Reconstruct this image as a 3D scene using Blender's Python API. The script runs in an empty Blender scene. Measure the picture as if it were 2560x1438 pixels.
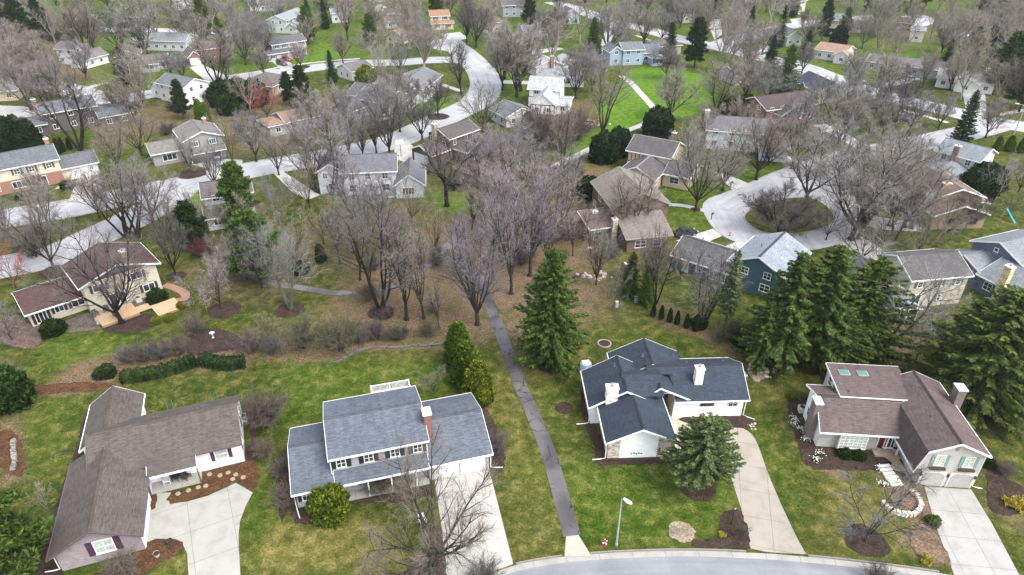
import bpy, bmesh, math, random
import numpy as np
from mathutils import Vector, Matrix
random.seed(7)
R = math.radians
S = bpy.context.scene
COL = S.collection

# ------------------------------------------------------------------ camera
H, F, PITCH, CX, CY = 56.0, 1707.0, R(31.2), 1280, 719
sp, cp = math.sin(PITCH), math.cos(PITCH)
def G(px, py, z=0.0):
    "point of the photograph (2560 px wide) -> where that ray meets the level z"
    u = (px-CX)/F; v = (CY-py)/F
    d = (u, cp+v*sp, -sp+v*cp); t = (z-H)/d[2]
    return (d[0]*t, d[1]*t)
def PX(x, y, z=0.0):
    dz = z-H; dep = y*cp-dz*sp; up = y*sp+dz*cp
    return (CX+F*x/dep, CY-F*up/dep)
def height_to(bx, by, ty):
    x, y = G(bx, by); lo, hi = 0, 60
    for _ in range(40):
        m = (lo+hi)/2
        if PX(x, y, m)[1] > ty: lo = m
        else: hi = m
    return lo
cam = bpy.data.cameras.new('camera'); cam.lens = 24.0; cam.sensor_width = 36.0
cam.clip_start = 0.5; cam.clip_end = 8000
co = bpy.data.objects.new('camera', cam); COL.objects.link(co)
co.location = (0, 0, H); co.rotation_euler = (R(90)-PITCH, 0, 0); S.camera = co

# ------------------------------------------------------------------ light
SUN_EL, SUN_AZ = 54, 128          # azimuth measured from +y towards +x
w = bpy.data.worlds.new('World'); S.world = w; w.use_nodes = True
nt = w.node_tree; bg = nt.nodes['Background']
sky = nt.nodes.new('ShaderNodeTexSky'); sky.sky_type = 'NISHITA'; sky.sun_disc = False
sky.sun_elevation = R(SUN_EL); sky.sun_rotation = R(SUN_AZ)
sky.air_density = 1.0; sky.dust_density = 3.0
hs = nt.nodes.new('ShaderNodeHueSaturation'); hs.inputs['Saturation'].default_value = .42     # thin overcast: a paler sky
nt.links.new(sky.outputs[0], hs.inputs['Color']); nt.links.new(hs.outputs[0], bg.inputs[0]); bg.inputs[1].default_value = 0.15
sl = bpy.data.lights.new('sun', 'SUN'); sl.energy = 0.6; sl.angle = R(30); sl.color = (1, .98, .95)
so = bpy.data.objects.new('sun', sl); COL.objects.link(so)
dv = Vector((math.sin(R(SUN_AZ))*math.cos(R(SUN_EL)), math.cos(R(SUN_AZ))*math.cos(R(SUN_EL)), math.sin(R(SUN_EL))))
so.rotation_euler = dv.to_track_quat('Z', 'Y').to_euler(); so.location = (0, 60, 120)
S.view_settings.view_transform = 'Standard'; S.view_settings.look = 'None'
S.view_settings.exposure = 1.82; S.view_settings.gamma = 1
S.render.engine = 'CYCLES'
S.cycles.max_bounces = 6; S.cycles.diffuse_bounces = 3; S.cycles.glossy_bounces = 2; S.cycles.transmission_bounces = 2

# ------------------------------------------------------------------ node helpers
class NT:
    def __init__(s, name):
        s.m = bpy.data.materials.new(name); s.m.use_nodes = True
        s.t = s.m.node_tree; s.b = s.t.nodes['Principled BSDF']
        s.tc = None
    def n(s, typ, **kw):
        nd = s.t.nodes.new(typ)
        for k, v in kw.items():
            if k in nd.inputs: nd.inputs[k].default_value = v
            else: setattr(nd, k, v)
        return nd
    def l(s, a, b): s.t.links.new(a, b)
    def coord(s, which='Object'):
        if not s.tc: s.tc = s.n('ShaderNodeTexCoord')
        return s.tc.outputs[which]
    def noise(s, scale, detail=3, rough=.6, vec=None, dist=0.0):
        nd = s.n('ShaderNodeTexNoise'); nd.inputs['Scale'].default_value = scale
        nd.inputs['Detail'].default_value = detail; nd.inputs['Roughness'].default_value = rough
        nd.inputs['Distortion'].default_value = dist
        s.l(vec if vec is not None else s.coord(), nd.inputs['Vector']); return nd.outputs['Fac']
    def ramp(s, fac, stops):
        nd = s.n('ShaderNodeValToRGB'); e = nd.color_ramp.elements
        while len(e) < len(stops): e.new(.5)
        for el, (p, c) in zip(e, stops):
            el.position = p; el.color = (*c, 1) if len(c) == 3 else c
        s.l(fac, nd.inputs[0]); return nd.outputs[0]
    def mix(s, fac, a, b, mode='MIX'):
        nd = s.n('ShaderNodeMix', data_type='RGBA', blend_type=mode)
        if isinstance(fac, (int, float)): nd.inputs[0].default_value = fac
        else: s.l(fac, nd.inputs[0])
        for k, v in ((6, a), (7, b)):
            if isinstance(v, tuple): nd.inputs[k].default_value = (*v, 1)
            else: s.l(v, nd.inputs[k])
        return nd.outputs[2]
    def math(s, op, a, b=0.0, clamp=False):
        nd = s.n('ShaderNodeMath', operation=op, use_clamp=clamp)
        for k, v in ((0, a), (1, b)):
            if isinstance(v, (int, float)): nd.inputs[k].default_value = v
            else: s.l(v, nd.inputs[k])
        return nd.outputs[0]
    def bump(s, hgt, strength=.3, dist=.05):
        nd = s.n('ShaderNodeBump'); nd.inputs['Strength'].default_value = strength; nd.inputs['Distance'].default_value = dist
        s.l(hgt, nd.inputs['Height']); s.l(nd.outputs[0], s.b.inputs['Normal'])
    def done(s, col, rough=.8, spec=.3):
        if isinstance(col, tuple): s.b.inputs['Base Color'].default_value = (*col, 1)
        else: s.l(col, s.b.inputs['Base Color'])
        s.b.inputs['Roughness'].default_value = rough
        s.b.inputs['Specular IOR Level'].default_value = spec
        return s.m
def sc(c, k): return tuple(min(1, v*k) for v in c)
_mc = {}
def cached(fn):
    def g(*a):
        key = (fn.__name__,)+a
        if key not in _mc: _mc[key] = fn(*a)
        return _mc[key]
    return g
@cached
def shingle(c):
    c = sc(c, .74)
    m = NT('shingle'); uv = m.coord('UV')
    br = m.n('ShaderNodeTexBrick'); br.offset = .5; m.l(uv, br.inputs['Vector'])
    br.inputs['Color1'].default_value = (*sc(c, .72), 1); br.inputs['Color2'].default_value = (*sc(c, 1.35), 1)
    br.inputs['Mortar'].default_value = (*sc(c, .45), 1)
    br.inputs['Scale'].default_value = 1; br.inputs['Mortar Size'].default_value = .018
    br.inputs['Brick Width'].default_value = .34; br.inputs['Row Height'].default_value = .17
    n1 = m.noise(.9, 4, .6, uv); n2 = m.noise(14, 2, .6, uv)
    st = m.ramp(m.noise(.35, 3, .6, uv, .4), [(.35, sc((1, 1, 1), .82)), (.65, (1.0, 1.0, 1.0))])
    c1 = m.mix(.55, br.outputs[0], m.ramp(n2, [(.3, sc(c, .6)), (.7, sc(c, 1.4))]))
    c2 = m.mix(1.0, c1, m.ramp(n1, [(.3, (.84, .83, .82)), (.7, (1, 1, 1))]), 'MULTIPLY')
    mp = m.n('ShaderNodeMapping'); mp.inputs['Scale'].default_value = (1.1, 5.5, 1); m.l(uv, mp.inputs[0])
    c2 = m.mix(1.0, c2, m.ramp(m.noise(1.0, 3, .75, mp.outputs[0]), [(.32, (.66, .66, .66)), (.5, (1, 1, 1)), (.68, (1.3, 1.29, 1.28))]), 'MULTIPLY')
    mq = m.n('ShaderNodeMapping'); mq.inputs['Scale'].default_value = (2.2, .16, 1); m.l(uv, mq.inputs[0])
    c2 = m.mix(1.0, c2, m.ramp(m.noise(1.0, 3, .6, mq.outputs[0]), [(.35, (.86, .86, .87)), (.6, (1.04, 1.04, 1.04))]), 'MULTIPLY')
    c3 = m.mix(1.0, c2, st, 'MULTIPLY')
    m.bump(br.outputs['Fac'], .3, .02)
    return m.done(c3, .8, .3)
@cached
def siding(c):
    m = NT('siding'); uv = m.coord('UV')
    wv = m.n('ShaderNodeTexWave', wave_type='BANDS', bands_direction='Y', wave_profile='SAW'); m.l(uv, wv.inputs['Vector'])
    wv.inputs['Scale'].default_value = 1.6
    a = m.ramp(wv.outputs[1], [(0, sc(c, .72)), (.12, c), (1, sc(c, 1.03))])
    b = m.mix(1.0, a, m.ramp(m.noise(1.3, 4, .6, uv), [(.3, (.88, .88, .87)), (.65, (1, 1, 1))]), 'MULTIPLY')
    m.bump(wv.outputs[1], .25, .02)
    return m.done(b, .6, .3)
@cached
def brick(c):
    m = NT('brick'); uv = m.coord('UV')
    br = m.n('ShaderNodeTexBrick'); m.l(uv, br.inputs['Vector'])
    br.inputs['Color1'].default_value = (*sc(c, .7), 1); br.inputs['Color2'].default_value = (*sc(c, 1.3), 1)
    br.inputs['Mortar'].default_value = (.34, .31, .28, 1); br.inputs['Scale'].default_value = 1
    br.inputs['Mortar Size'].default_value = .012; br.inputs['Brick Width'].default_value = .24; br.inputs['Row Height'].default_value = .08
    b = m.mix(.5, br.outputs[0], m.ramp(m.noise(1.6, 4, .7, uv), [(.3, sc(c, .6)), (.7, sc(c, 1.35))]))
    return m.done(b, .85, .2)
@cached
def stone(c):
    m = NT('stone'); uv = m.coord('UV')
    mp = m.n('ShaderNodeMapping'); mp.inputs['Scale'].default_value = (1.3, 3.6, 1); m.l(uv, mp.inputs[0])
    vo = m.n('ShaderNodeTexVoronoi'); vo.inputs['Scale'].default_value = 1.6; m.l(mp.outputs[0], vo.inputs['Vector'])
    g = m.n('ShaderNodeSeparateColor'); m.l(vo.outputs['Color'], g.inputs[0])
    b = m.ramp(g.outputs[0], [(0, sc(c, .5)), (.35, c), (.65, sc(c, 1.25)), (1, sc((c[0]*.95, c[1]*1.0, c[2]*1.15), 1.5))])
    return m.done(b, .85, .2)
@cached
def plain(name, c, rough=.5, metal=0.0, var=.12):
    m = NT(name); f = m.noise(3.5, 3)
    b = m.ramp(f, [(.3, sc(c, 1-var)), (.7, sc(c, 1+var))])
    m.b.inputs['Metallic'].default_value = metal
    return m.done(b, rough, .4)
@cached
def glass():
    m = NT('window_glass')
    b = m.ramp(m.noise(1.1, 2), [(.4, (.012, .015, .018)), (.6, (.05, .06, .065))])
    return m.done(b, .08, .6)
@cached
def concrete(c, jx, jy):
    m = NT('concrete'); uv = m.coord('UV')
    br = m.n('ShaderNodeTexBrick'); br.offset = 0; br.squash = 1; m.l(uv, br.inputs['Vector'])
    br.inputs['Color1'].default_value = (*sc(c, .97), 1); br.inputs['Color2'].default_value = (*sc(c, 1.03), 1)
    br.inputs['Mortar'].default_value = (*sc(c, .55), 1); br.inputs['Scale'].default_value = 1
    br.inputs['Mortar Size'].default_value = .028; br.inputs['Brick Width'].default_value = jx; br.inputs['Row Height'].default_value = jy
    a = m.mix(1.0, br.outputs[0], m.ramp(m.noise(.55, 5, .65, uv, .5), [(.3, (.74, .73, .7)), (.5, (.93, .93, .92)), (.7, (1, 1, 1))]), 'MULTIPLY')
    b = m.mix(1.0, a, m.ramp(m.noise(9, 3, .7, uv), [(.35, (.88, .88, .87)), (.6, (1, 1, 1))]), 'MULTIPLY')
    return m.done(b, .7, .35)
@cached
def asphalt(c, cracks):
    m = NT('asphalt'); o = m.coord('Object'); uv = m.coord('UV')
    a = m.ramp(m.noise(.35, 5, .6, o, .6), [(.3, sc(c, .82)), (.55, c), (.75, sc(c, 1.15))])
    b = m.mix(1.0, a, m.ramp(m.noise(7, 3, .7, o), [(.3, (.85, .85, .85)), (.6, (1, 1, 1))]), 'MULTIPLY')
    mw = m.n('ShaderNodeMapping'); mw.inputs['Scale'].default_value = (.9, .035, 1); m.l(uv, mw.inputs[0])
    b = m.mix(1.0, b, m.ramp(m.noise(1.0, 3, .6, mw.outputs[0]), [(.35, (.84, .84, .85)), (.55, (1, 1, 1)), (.7, (1.06, 1.06, 1.06))]), 'MULTIPLY')
    if cracks:
        vo = m.n('ShaderNodeTexVoronoi', feature='DISTANCE_TO_EDGE'); vo.inputs['Scale'].default_value = cracks
        mp = m.n('ShaderNodeMapping'); m.l(o, mp.inputs[0])
        wob = m.n('ShaderNodeTexNoise'); wob.inputs['Scale'].default_value = 1.2; m.l(o, wob.inputs['Vector'])
        ad = m.n('ShaderNodeVectorMath', operation='ADD'); m.l(mp.outputs[0], ad.inputs[0]); m.l(wob.outputs['Color'], ad.inputs[1])
        m.l(ad.outputs[0], vo.inputs['Vector'])
        k = m.ramp(vo.outputs['Distance'], [(.012, (0.25, .25, .25)), (.03, (1, 1, 1))])
        gate = m.math('GREATER_THAN', m.noise(.3, 2, .5, o), .43)
        b = m.mix(1.0, b, m.ramp(m.noise(.16, 2, .5, o), [(.42, (.62, .6, .6)), (.56, (1.15, 1.15, 1.15))]), 'MULTIPLY')
        b = m.mix(gate, b, m.mix(1.0, b, k, 'MULTIPLY'))
    return m.done(b, .62, .4)
@cached
def mulch(c):
    m = NT('mulch'); o = m.coord('Object')
    a = m.ramp(m.noise(5, 6, .8, o), [(.3, sc(c, .3)), (.45, sc(c, .75)), (.56, sc(c, 1.15)), (.7, sc(c, 2.6))])
    b = m.mix(m.ramp(m.noise(.8, 3, .6, o), [(.45, (0, 0, 0)), (.65, (1, 1, 1))]), a, m.mix(1.0, a, (.62, .66, .68), 'MULTIPLY'))
    m.bump(m.noise(9, 4, .7, o), .8, .08)
    return m.done(b, .95, .1)
@cached
def bark(c):
    c = sc(c, .5)
    m = NT('bark'); o = m.coord('Object')
    oi = m.n('ShaderNodeObjectInfo')
    mp = m.n('ShaderNodeMapping'); mp.inputs['Scale'].default_value = (6, 6, 1.2); m.l(o, mp.inputs[0])
    a = m.ramp(m.noise(1.0, 4, .7, mp.outputs[0]), [(.3, sc(c, .5)), (.6, c), (.8, sc(c, 1.5))])
    b = m.mix(1.0, a, m.ramp(oi.outputs['Random'], [(0, (.72, .74, .78)), (.5, (1, 1, 1)), (1, (1.0, .92, .84))]), 'MULTIPLY')
    return m.done(b, .9, .15)
@cached
def twig(c):
    g_ = (c[0]+c[1]+c[2])/3; c = tuple((v*.75+g_*.25)*.88 for v in c)
    m = NT('twig'); oi = m.n('ShaderNodeObjectInfo'); ge = m.n('ShaderNodeNewGeometry')
    a = m.ramp(ge.outputs['Random Per Island'], [(0, sc(c, .6)), (.5, c), (1, sc(c, 1.45))])
    b = m.mix(1.0, a, m.ramp(oi.outputs['Random'], [(0, (.74, .76, .82)), (.5, (1, 1, 1)), (1, (1.0, .92, .82))]), 'MULTIPLY')
    return m.done(b, .9, .1)
@cached
def leaf(c):
    m = NT('foliage'); oi = m.n('ShaderNodeObjectInfo'); ge = m.n('ShaderNodeNewGeometry')
    a = m.ramp(ge.outputs['Random Per Island'], [(0, sc(c, .45)), (.45, c), (.8, sc(c, 1.5)), (1, (c[0]*2.4, c[1]*2.0, c[2]*1.6))])
    b = m.mix(1.0, a, m.ramp(m.noise(.55, 3), [(.3, (.62, .66, .7)), (.55, (1, 1, 1)), (.75, (1.0, .95, .75))]), 'MULTIPLY')
    d = m.mix(1.0, b, m.ramp(oi.outputs['Random'], [(0, (.8, .86, .9)), (.5, (1, 1, 1)), (1, (1, .96, .8))]), 'MULTIPLY')
    return m.done(d, .75, .06)

# ------------------------------------------------------------------ mesh builder
class MB:
    def __init__(s): s.v = []; s.f = []; s.u = []
    def face(s, pts, uv=None):
        b = len(s.v); s.v += [tuple(p) for p in pts]; s.f.append(tuple(range(b, b+len(pts))))
        if uv is None:
            p = [Vector(q) for q in pts]; nrm = Vector((0, 0, 0))
            for i in range(len(p)): nrm += (p[i]-p[0]).cross(p[(i+1) % len(p)]-p[0])
            if abs(nrm.z) > .9*nrm.length: uv = [(q.x, q.y) for q in p]
            else:
                h = Vector((-nrm.y, nrm.x, 0)); h = h.normalized() if h.length > 1e-6 else Vector((1, 0, 0))
                uv = [(q.dot(h), q.z) for q in p]
        s.u += uv
    def box(s, x0, x1, y0, y1, z0, z1):
        a = [(x0, y0), (x1, y0), (x1, y1), (x0, y1)]
        for i in range(4):
            p, q = a[i], a[(i+1) % 4]
            s.face([(*p, z0), (*q, z0), (*q, z1), (*p, z1)])
        s.face([(*p, z1) for p in a]); s.face([(*p, z0) for p in reversed(a)])
    def prism(s, poly, z0, z1):
        n = len(poly)
        for i in range(n):
            p, q = poly[i], poly[(i+1) % n]; s.face([(*p, z0), (*q, z0), (*q, z1), (*p, z1)])
        s.face([(*p, z1) for p in poly]); s.face([(*p, z0) for p in reversed(poly)])
    def cyl(s, x, y, z0, z1, r0, r1=None, n=10, cap=True):
        r1 = r0 if r1 is None else r1
        c = [(math.cos(2*math.pi*i/n), math.sin(2*math.pi*i/n)) for i in range(n)]
        for i in range(n):
            a, b = c[i], c[(i+1) % n]
            s.face([(x+a[0]*r0, y+a[1]*r0, z0), (x+b[0]*r0, y+b[1]*r0, z0), (x+b[0]*r1, y+b[1]*r1, z1), (x+a[0]*r1, y+a[1]*r1, z1)])
        if cap and r1 > 0: s.face([(x+a[0]*r1, y+a[1]*r1, z1) for a in c])
    def tube(s, pts, rad, n=6):
        pts = [Vector(p) for p in pts]; rings = []
        for i, p in enumerate(pts):
            d = (pts[min(i+1, len(pts)-1)]-pts[max(i-1, 0)])
            d = d.normalized() if d.length > 1e-9 else Vector((0, 0, 1))
            a = d.orthogonal().normalized(); b = d.cross(a)
            r = rad[i] if isinstance(rad, (list, tuple)) else rad
            base = len(s.v)
            for k in range(n):
                t = 2*math.pi*k/n; s.v.append(tuple(p+(a*math.cos(t)+b*math.sin(t))*r))
            rings.append(base)
        for i in range(len(rings)-1):
            for k in range(n):
                k2 = (k+1) % n
                s.f.append((rings[i]+k, rings[i]+k2, rings[i+1]+k2, rings[i+1]+k)); s.u += [(0, 0)]*4
    def mesh(s, name, mat, smooth=False):
        me = bpy.data.meshes.new(name); me.from_pydata(s.v, [], s.f)
        ul = me.uv_layers.new(name='UVMap')
        ul.data.foreach_set('uv', np.array(s.u, dtype=np.float32).ravel())
        if mat: me.materials.append(mat)
        if smooth: me.polygons.foreach_set('use_smooth', [True]*len(me.polygons))
        me.update(); return me
    def build(s, name, mat, parent=None, loc=None, rz=0, smooth=False):
        return put(name, s.mesh(name, mat, smooth), parent, loc, rz)
def put(name, me, parent=None, loc=None, rz=0):
    o = bpy.data.objects.new(name, me); COL.objects.link(o)
    if loc: o.location = loc
    if rz: o.rotation_euler = (0, 0, rz)
    if parent: o.parent = parent
    return o
THINGS = []
def tag(o, label, cat, group=None):
    o['label'] = label; o['category'] = cat
    if group: o['group'] = group
    THINGS.append(o); return o
def struct(o): o['kind'] = 'structure'; return o
def thing(name, label, cat, loc, rz=0, group=None):
    o = bpy.data.objects.new(name, None); COL.objects.link(o); o.empty_display_size = .5
    o.location = loc if len(loc) == 3 else (*loc, 0); o.rotation_euler = (0, 0, rz)
    return tag(o, label, cat, group)

# ------------------------------------------------------------------ curves on the ground
def smooth(pts, n=6, closed=False):
    out = []; N = len(pts)
    rng = range(N if closed else N-1)
    for i in rng:
        if closed: p = [pts[(i+k) % N] for k in (-1, 0, 1, 2)]
        else: p = [pts[max(0, i-1)], pts[i], pts[i+1], pts[min(N-1, i+2)]]
        for k in range(n):
            t = k/n; t2, t3 = t*t, t*t*t
            out.append(tuple(.5*(2*p[1][j]+(p[2][j]-p[0][j])*t+(2*p[0][j]-5*p[1][j]+4*p[2][j]-p[3][j])*t2+(3*p[1][j]-p[0][j]-3*p[2][j]+p[3][j])*t3) for j in (0, 1)))
    if not closed: out.append(tuple(pts[-1]))
    return out
ZL = {'road': .010, 'drive': .022, 'path': .034, 'bed': .046, 'gut': .004}
ZC = {}
def zlev(k):
    ZC[k] = ZC.get(k, 0)+1; return ZL[k]+(ZC[k] % 7)*.0016
BLOCK = []          # ribbons and polygons where no filler tree may stand
def offs(line, d):
    out = []
    for i, p in enumerate(line):
        a = line[max(0, i-1)]; b = line[min(len(line)-1, i+1)]
        tx, ty = b[0]-a[0], b[1]-a[1]; L = math.hypot(tx, ty) or 1
        out.append((p[0]-ty/L*d, p[1]+tx/L*d))
    return out
def ribbon(name, px, width, mat, lev='road', world=False, sm=6, z=None, block=True):
    wl = px if world else [G(*p) for p in px]
    wl = smooth(wl, sm) if sm else wl
    l, r = offs(wl, width/2), offs(wl, -width/2); z = z if z is not None else zlev(lev)
    m = MB(); L = 0
    for i in range(len(wl)-1):
        d = math.dist(wl[i], wl[i+1])
        m.face([(*r[i], z), (*r[i+1], z), (*l[i+1], z), (*l[i], z)], [(0, L), (0, L+d), (width, L+d), (width, L)]); L += d
    if block: BLOCK.append(('line', np.array(wl), width/2))
    return struct(m.build(name, mat))
RJ = random.Random(3)
def sheet(name, px, mat, lev='drive', rot=0.0, world=False, sm=0, z=None, uvo=(0, 0), thick=0, block=True):
    wl = px if world else [G(*p) for p in px]
    if sm: wl = smooth(wl, sm, True)
    if name.startswith('mulch'):
        w2 = []
        for i in range(len(wl)):
            a_, b_ = wl[i], wl[(i+1) % len(wl)]; n_ = max(1, int(math.dist(a_, b_)/.35))
            w2 += [(a_[0]+(b_[0]-a_[0])*k/n_, a_[1]+(b_[1]-a_[1])*k/n_) for k in range(n_)]
        wl = [(p_[0]+RJ.gauss(0, .07), p_[1]+RJ.gauss(0, .07)) for p_ in w2]
    z = z if z is not None else zlev(lev); m = MB(); c, s_ = math.cos(rot), math.sin(rot)
    uv = [((p[0]-uvo[0])*c+(p[1]-uvo[1])*s_, -(p[0]-uvo[0])*s_+(p[1]-uvo[1])*c) for p in wl]
    if thick: m.prism(wl, 0, z+thick)
    else: m.face([(*p, z) for p in wl], uv)
    if block: BLOCK.append(('poly', np.array(wl), 0))
    return struct(m.build(name, mat))

def inside(P, poly):
    x, y = P[:, 0], P[:, 1]; c = np.zeros(len(P), bool); n = len(poly); j = n-1
    for i in range(n):
        xi, yi = poly[i]; xj, yj = poly[j]
        if yi != yj:
            c ^= ((yi > y) != (yj > y)) & (x < (xj-xi)*(y-yi)/(yj-yi)+xi)
        j = i
    return c
def segdist(P, line, closed):
    d = np.full(len(P), 1e9); n = len(line)
    for i in range(n if closed else n-1):
        a = np.array(line[i]); b = np.array(line[(i+1) % n]); ab = b-a
        t = np.clip(((P-a)@ab)/max(1e-9, ab@ab), 0, 1)
        d = np.minimum(d, np.hypot(*(P-a-t[:, None]*ab).T))
    return d
# ------------------------------------------------------------------ ground sheet
def zf(ox, oy, s): return lambda *a: [(ox+a[i]/s, oy+a[i+1]/s) for i in range(0, len(a), 2)]
Z1, Z2, Z3, Z4 = zf(0, 900, 2.672), zf(660, 900, 2.672), zf(1300, 800, 2.254), zf(1880, 850, 2.446)
A1, A2, A3, A4 = zf(0, 540, 3.424), zf(600, 540, 3.424), zf(1260, 500, 3.424), zf(1840, 500, 3.424)
B1, B2, B3, B4 = zf(0, 250, 3.785), zf(620, 250, 3.785), zf(1240, 220, 3.785), zf(1900, 220, 3.785)
T1, T2, T3, T4, T5 = zf(0, 0, 4.7407), zf(500, 0, 4.7407), zf(1000, 0, 4.7407), zf(1500, 0, 4.7407), zf(2020, 0, 4.7407)
FL = lambda s: [(s[i], s[i+1]) for i in range(0, len(s), 2)]

# soft edged patches of ground cover (px outline, channel, strength, soft edge m)
COVER = [
 (FL((-400,-40,2960,-40,2900,150,2560,200,1800,190,1200,140,800,170,400,230,-300,230)), 1, .3, 10),
 (FL((200,300,640,380,560,430,200,420)), 1, .25, 6), (FL((1640,440,2160,380,2250,560,1700,600)), 1, .3, 5), (FL((1300,1150,1860,1150,1880,1340,1440,1370)), 1, .2, 3), (FL((700,900,1120,900,1130,1010,720,1080)), 1, .2, 3),
 # leaf litter in the wood and under shrubs
 (FL((850,735,880,650,1000,610,1090,560,1200,520,1330,500,1450,470,1490,600,1500,690,1545,775,1440,815,1330,900,1250,850,1120,862,900,852,800,800)), 0, .86, 5),
 (FL((560,600,800,560,1000,480,1240,400,1420,420,1450,480,1200,520,1000,610,850,660,700,640)), 0, .38, 5),
 (FL((440,680,560,620,760,700,700,760,520,740)), 0, .5, 4),
 (FL((90,990,190,905,420,850,600,840,640,890,600,930,480,925,300,962,200,985)), 0, .85, 1.2),
 (FL((620,880,720,820,900,850,1115,855,1112,872,1000,876,905,876,835,908,700,910)), 0, .75, 1.2),
 (FL((0,980,40,960,45,1060,60,1200,0,1230)), 0, .9, 1),
 (FL((1640,740,1760,800,1850,860,1920,900,1900,950,1840,900,1760,850,1620,800)), 0, .7, 1.5),
 (FL((1880,880,2060,890,2200,880,2300,950,2260,1000,2060,910,1900,930)), 0, .9, 2),
 (FL((2180,820,2330,760,2330,880,2250,960,2190,900)), 0, .6, 3),
 (FL((1965,1010,2010,1060,2035,1120,2060,1180,2120,1200,2230,1170,2290,1210,2380,1420,2300,1400,2250,1340,2280,1300,2180,1180,2040,1170,1990,1080)), 0, .9, 1.0),
 (FL((2440,1150,2560,1220,2560,1330,2480,1280)), 0, .6, 1.5),
 (FL((1350,400,1460,410,1560,430,1480,480,1430,470)), 0, .75, 3),
 (FL((1290,270,1480,250,1500,310,1440,340,1330,340)), 0, .6, 3),
 (FL((0,60,160,80,260,200,120,200,0,190)), 0, .85, 6),
 (FL((590,230,760,240,980,260,940,330,700,360,560,420,380,330,300,380,260,300,420,250)), 0, .6, 4),
 (FL((400,340,640,330,620,420,520,430,360,420)), 0, .5, 3),
 (FL((1880,300,2060,330,2050,300,1960,270)), 0, .5, 3),
 (FL((2160,40,2560,20,2560,140,2340,110,2200,120)), 0, .45, 8),
 (FL((2280,290,2560,260,2560,285,2420,280)), 0, .6, 4),
 # vivid lawns
 (FL((1540,215,1580,172,1660,168,1780,190,1790,240,1730,290,1640,300,1560,330,1500,325,1490,270)), 1, 1.0, 2),
 (FL((1400,410,1480,370,1590,320,1500,315,1450,350)), 1, .7, 2),
 (FL((1040,510,1060,470,1170,470,1260,500,1230,530,1120,540)), 1, .85, 2),
 (FL((530,185,600,150,690,165,760,168,860,150,850,120,790,95,780,140,640,150)), 1, .75, 3),
 (FL((820,95,920,110,880,135)), 1, .6, 3),
 (FL((1090,75,1130,70,1160,90,1110,105,1080,95)), 1, .6, 3),
 (FL((1030,250,1120,240,1140,265,1060,300,1020,285)), 1, .7, 3),
 (FL((1250,180,1320,175,1320,245,1260,250)), 1, .6, 3),
 (FL((440,500,530,470,520,520,470,545)), 1, .9, 2),
 (FL((100,850,300,820,330,870,220,910,110,920)), 1, .22, 2),
 (FL((60,1000,200,985,190,1150,70,1200)), 1, .12, 2),
 (FL((1850,1090,1900,1080,2030,1290,2010,1330,1960,1260)), 1, .15, 1.5),
 (FL((1300,1160,1500,1150,1800,1160,1850,1280,1500,1350,1440,1280)), 1, .08, 2),
 (FL((640,1150,700,1170,660,1400,610,1400,600,1320)), 1, .15, 1.5),
 (FL((1700,470,1780,460,1860,480,1780,520,1800,600,1700,590)), 1, .2, 3),
 (FL((1960,170,2160,210,2240,130,2340,120,2340,150,2200,190)), 1, .5, 4),
 (FL((200,170,420,190,440,215,250,230,210,210)), 1, .55, 3),
 (FL((1600,90,1850,110,1960,130,1850,120,1700,105)), 1, .5, 3),
 # dry straw coloured grass
 (FL((690,1300,900,1290,1010,1360,1030,1438,640,1438,640,1390)), 2, .95, 2),
 (FL((1220,900,1290,890,1400,1300,1420,1390,1290,1412,1250,1150)), 2, .42, 2),
 (FL((2030,1290,2100,1190,2230,1260,2300,1350,2250,1390,2080,1390)), 2, .7, 2),
 (FL((380,1400,470,1385,475,1438,380,1438)), 2, .5, 1),
 (FL((1290,820,1330,800,1440,810,1460,900,1380,980,1310,950)), 2, .35, 2),
 (FL((660,800,860,730,900,780,700,860,600,840)), 2, .35, 3),
 (FL((1480,560,1700,580,1680,660,1500,690)), 2, .4, 3),
 (FL((1400,430,1520,420,1500,470,1430,470)), 2, .8, 2),
 # patches of dark brown soil
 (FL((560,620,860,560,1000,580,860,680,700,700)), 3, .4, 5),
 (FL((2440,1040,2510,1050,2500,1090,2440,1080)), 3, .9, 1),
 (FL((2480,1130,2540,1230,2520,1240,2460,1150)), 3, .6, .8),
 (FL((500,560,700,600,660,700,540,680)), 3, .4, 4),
]
xs = [0.0]
while xs[-1] < 3000: xs.append(xs[-1]+(.7 if xs[-1] < 58 else 1.6 if xs[-1] < 150 else max(4, xs[-1]*.06)))
xs = np.array([-v for v in xs[:0:-1]]+xs)
ys = [-200, -60, 0, 20]
while ys[-1] < 4000:
    y = ys[-1]; ys.append(y+(2 if y < 34 else .7 if y < 110 else 1.5 if y < 250 else 4 if y < 420 else y*.1))
ys = np.array(ys, float)
XX, YY = np.meshgrid(xs, ys); P = np.stack([XX.ravel(), YY.ravel()], 1)
cov = np.zeros((len(P), 4))
for px, ch, st, edge in COVER:
    poly = [G(*p) for p in px]; a = np.array(poly)
    sel = np.where((P[:, 0] > a[:, 0].min()-edge) & (P[:, 0] < a[:, 0].max()+edge) & (P[:, 1] > a[:, 1].min()-edge) & (P[:, 1] < a[:, 1].max()+edge))[0]
    q = P[sel]; d = segdist(q, poly, True)*np.where(inside(q, poly), 1, -1)
    v = np.clip(.5+d/(2*edge), 0, 1); v = v*v*(3-2*v)*st
    cov[sel, ch] = np.maximum(cov[sel, ch], v)
nx = len(xs); idx = np.arange(len(P)).reshape(len(ys), nx)
fq = np.stack([idx[:-1, :-1].ravel(), idx[:-1, 1:].ravel(), idx[1:, 1:].ravel(), idx[1:, :-1].ravel()], 1)
me = bpy.data.meshes.new('ground')
me.vertices.add(len(P)); me.vertices.foreach_set('co', np.column_stack([P, np.zeros(len(P))]).ravel())
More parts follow.
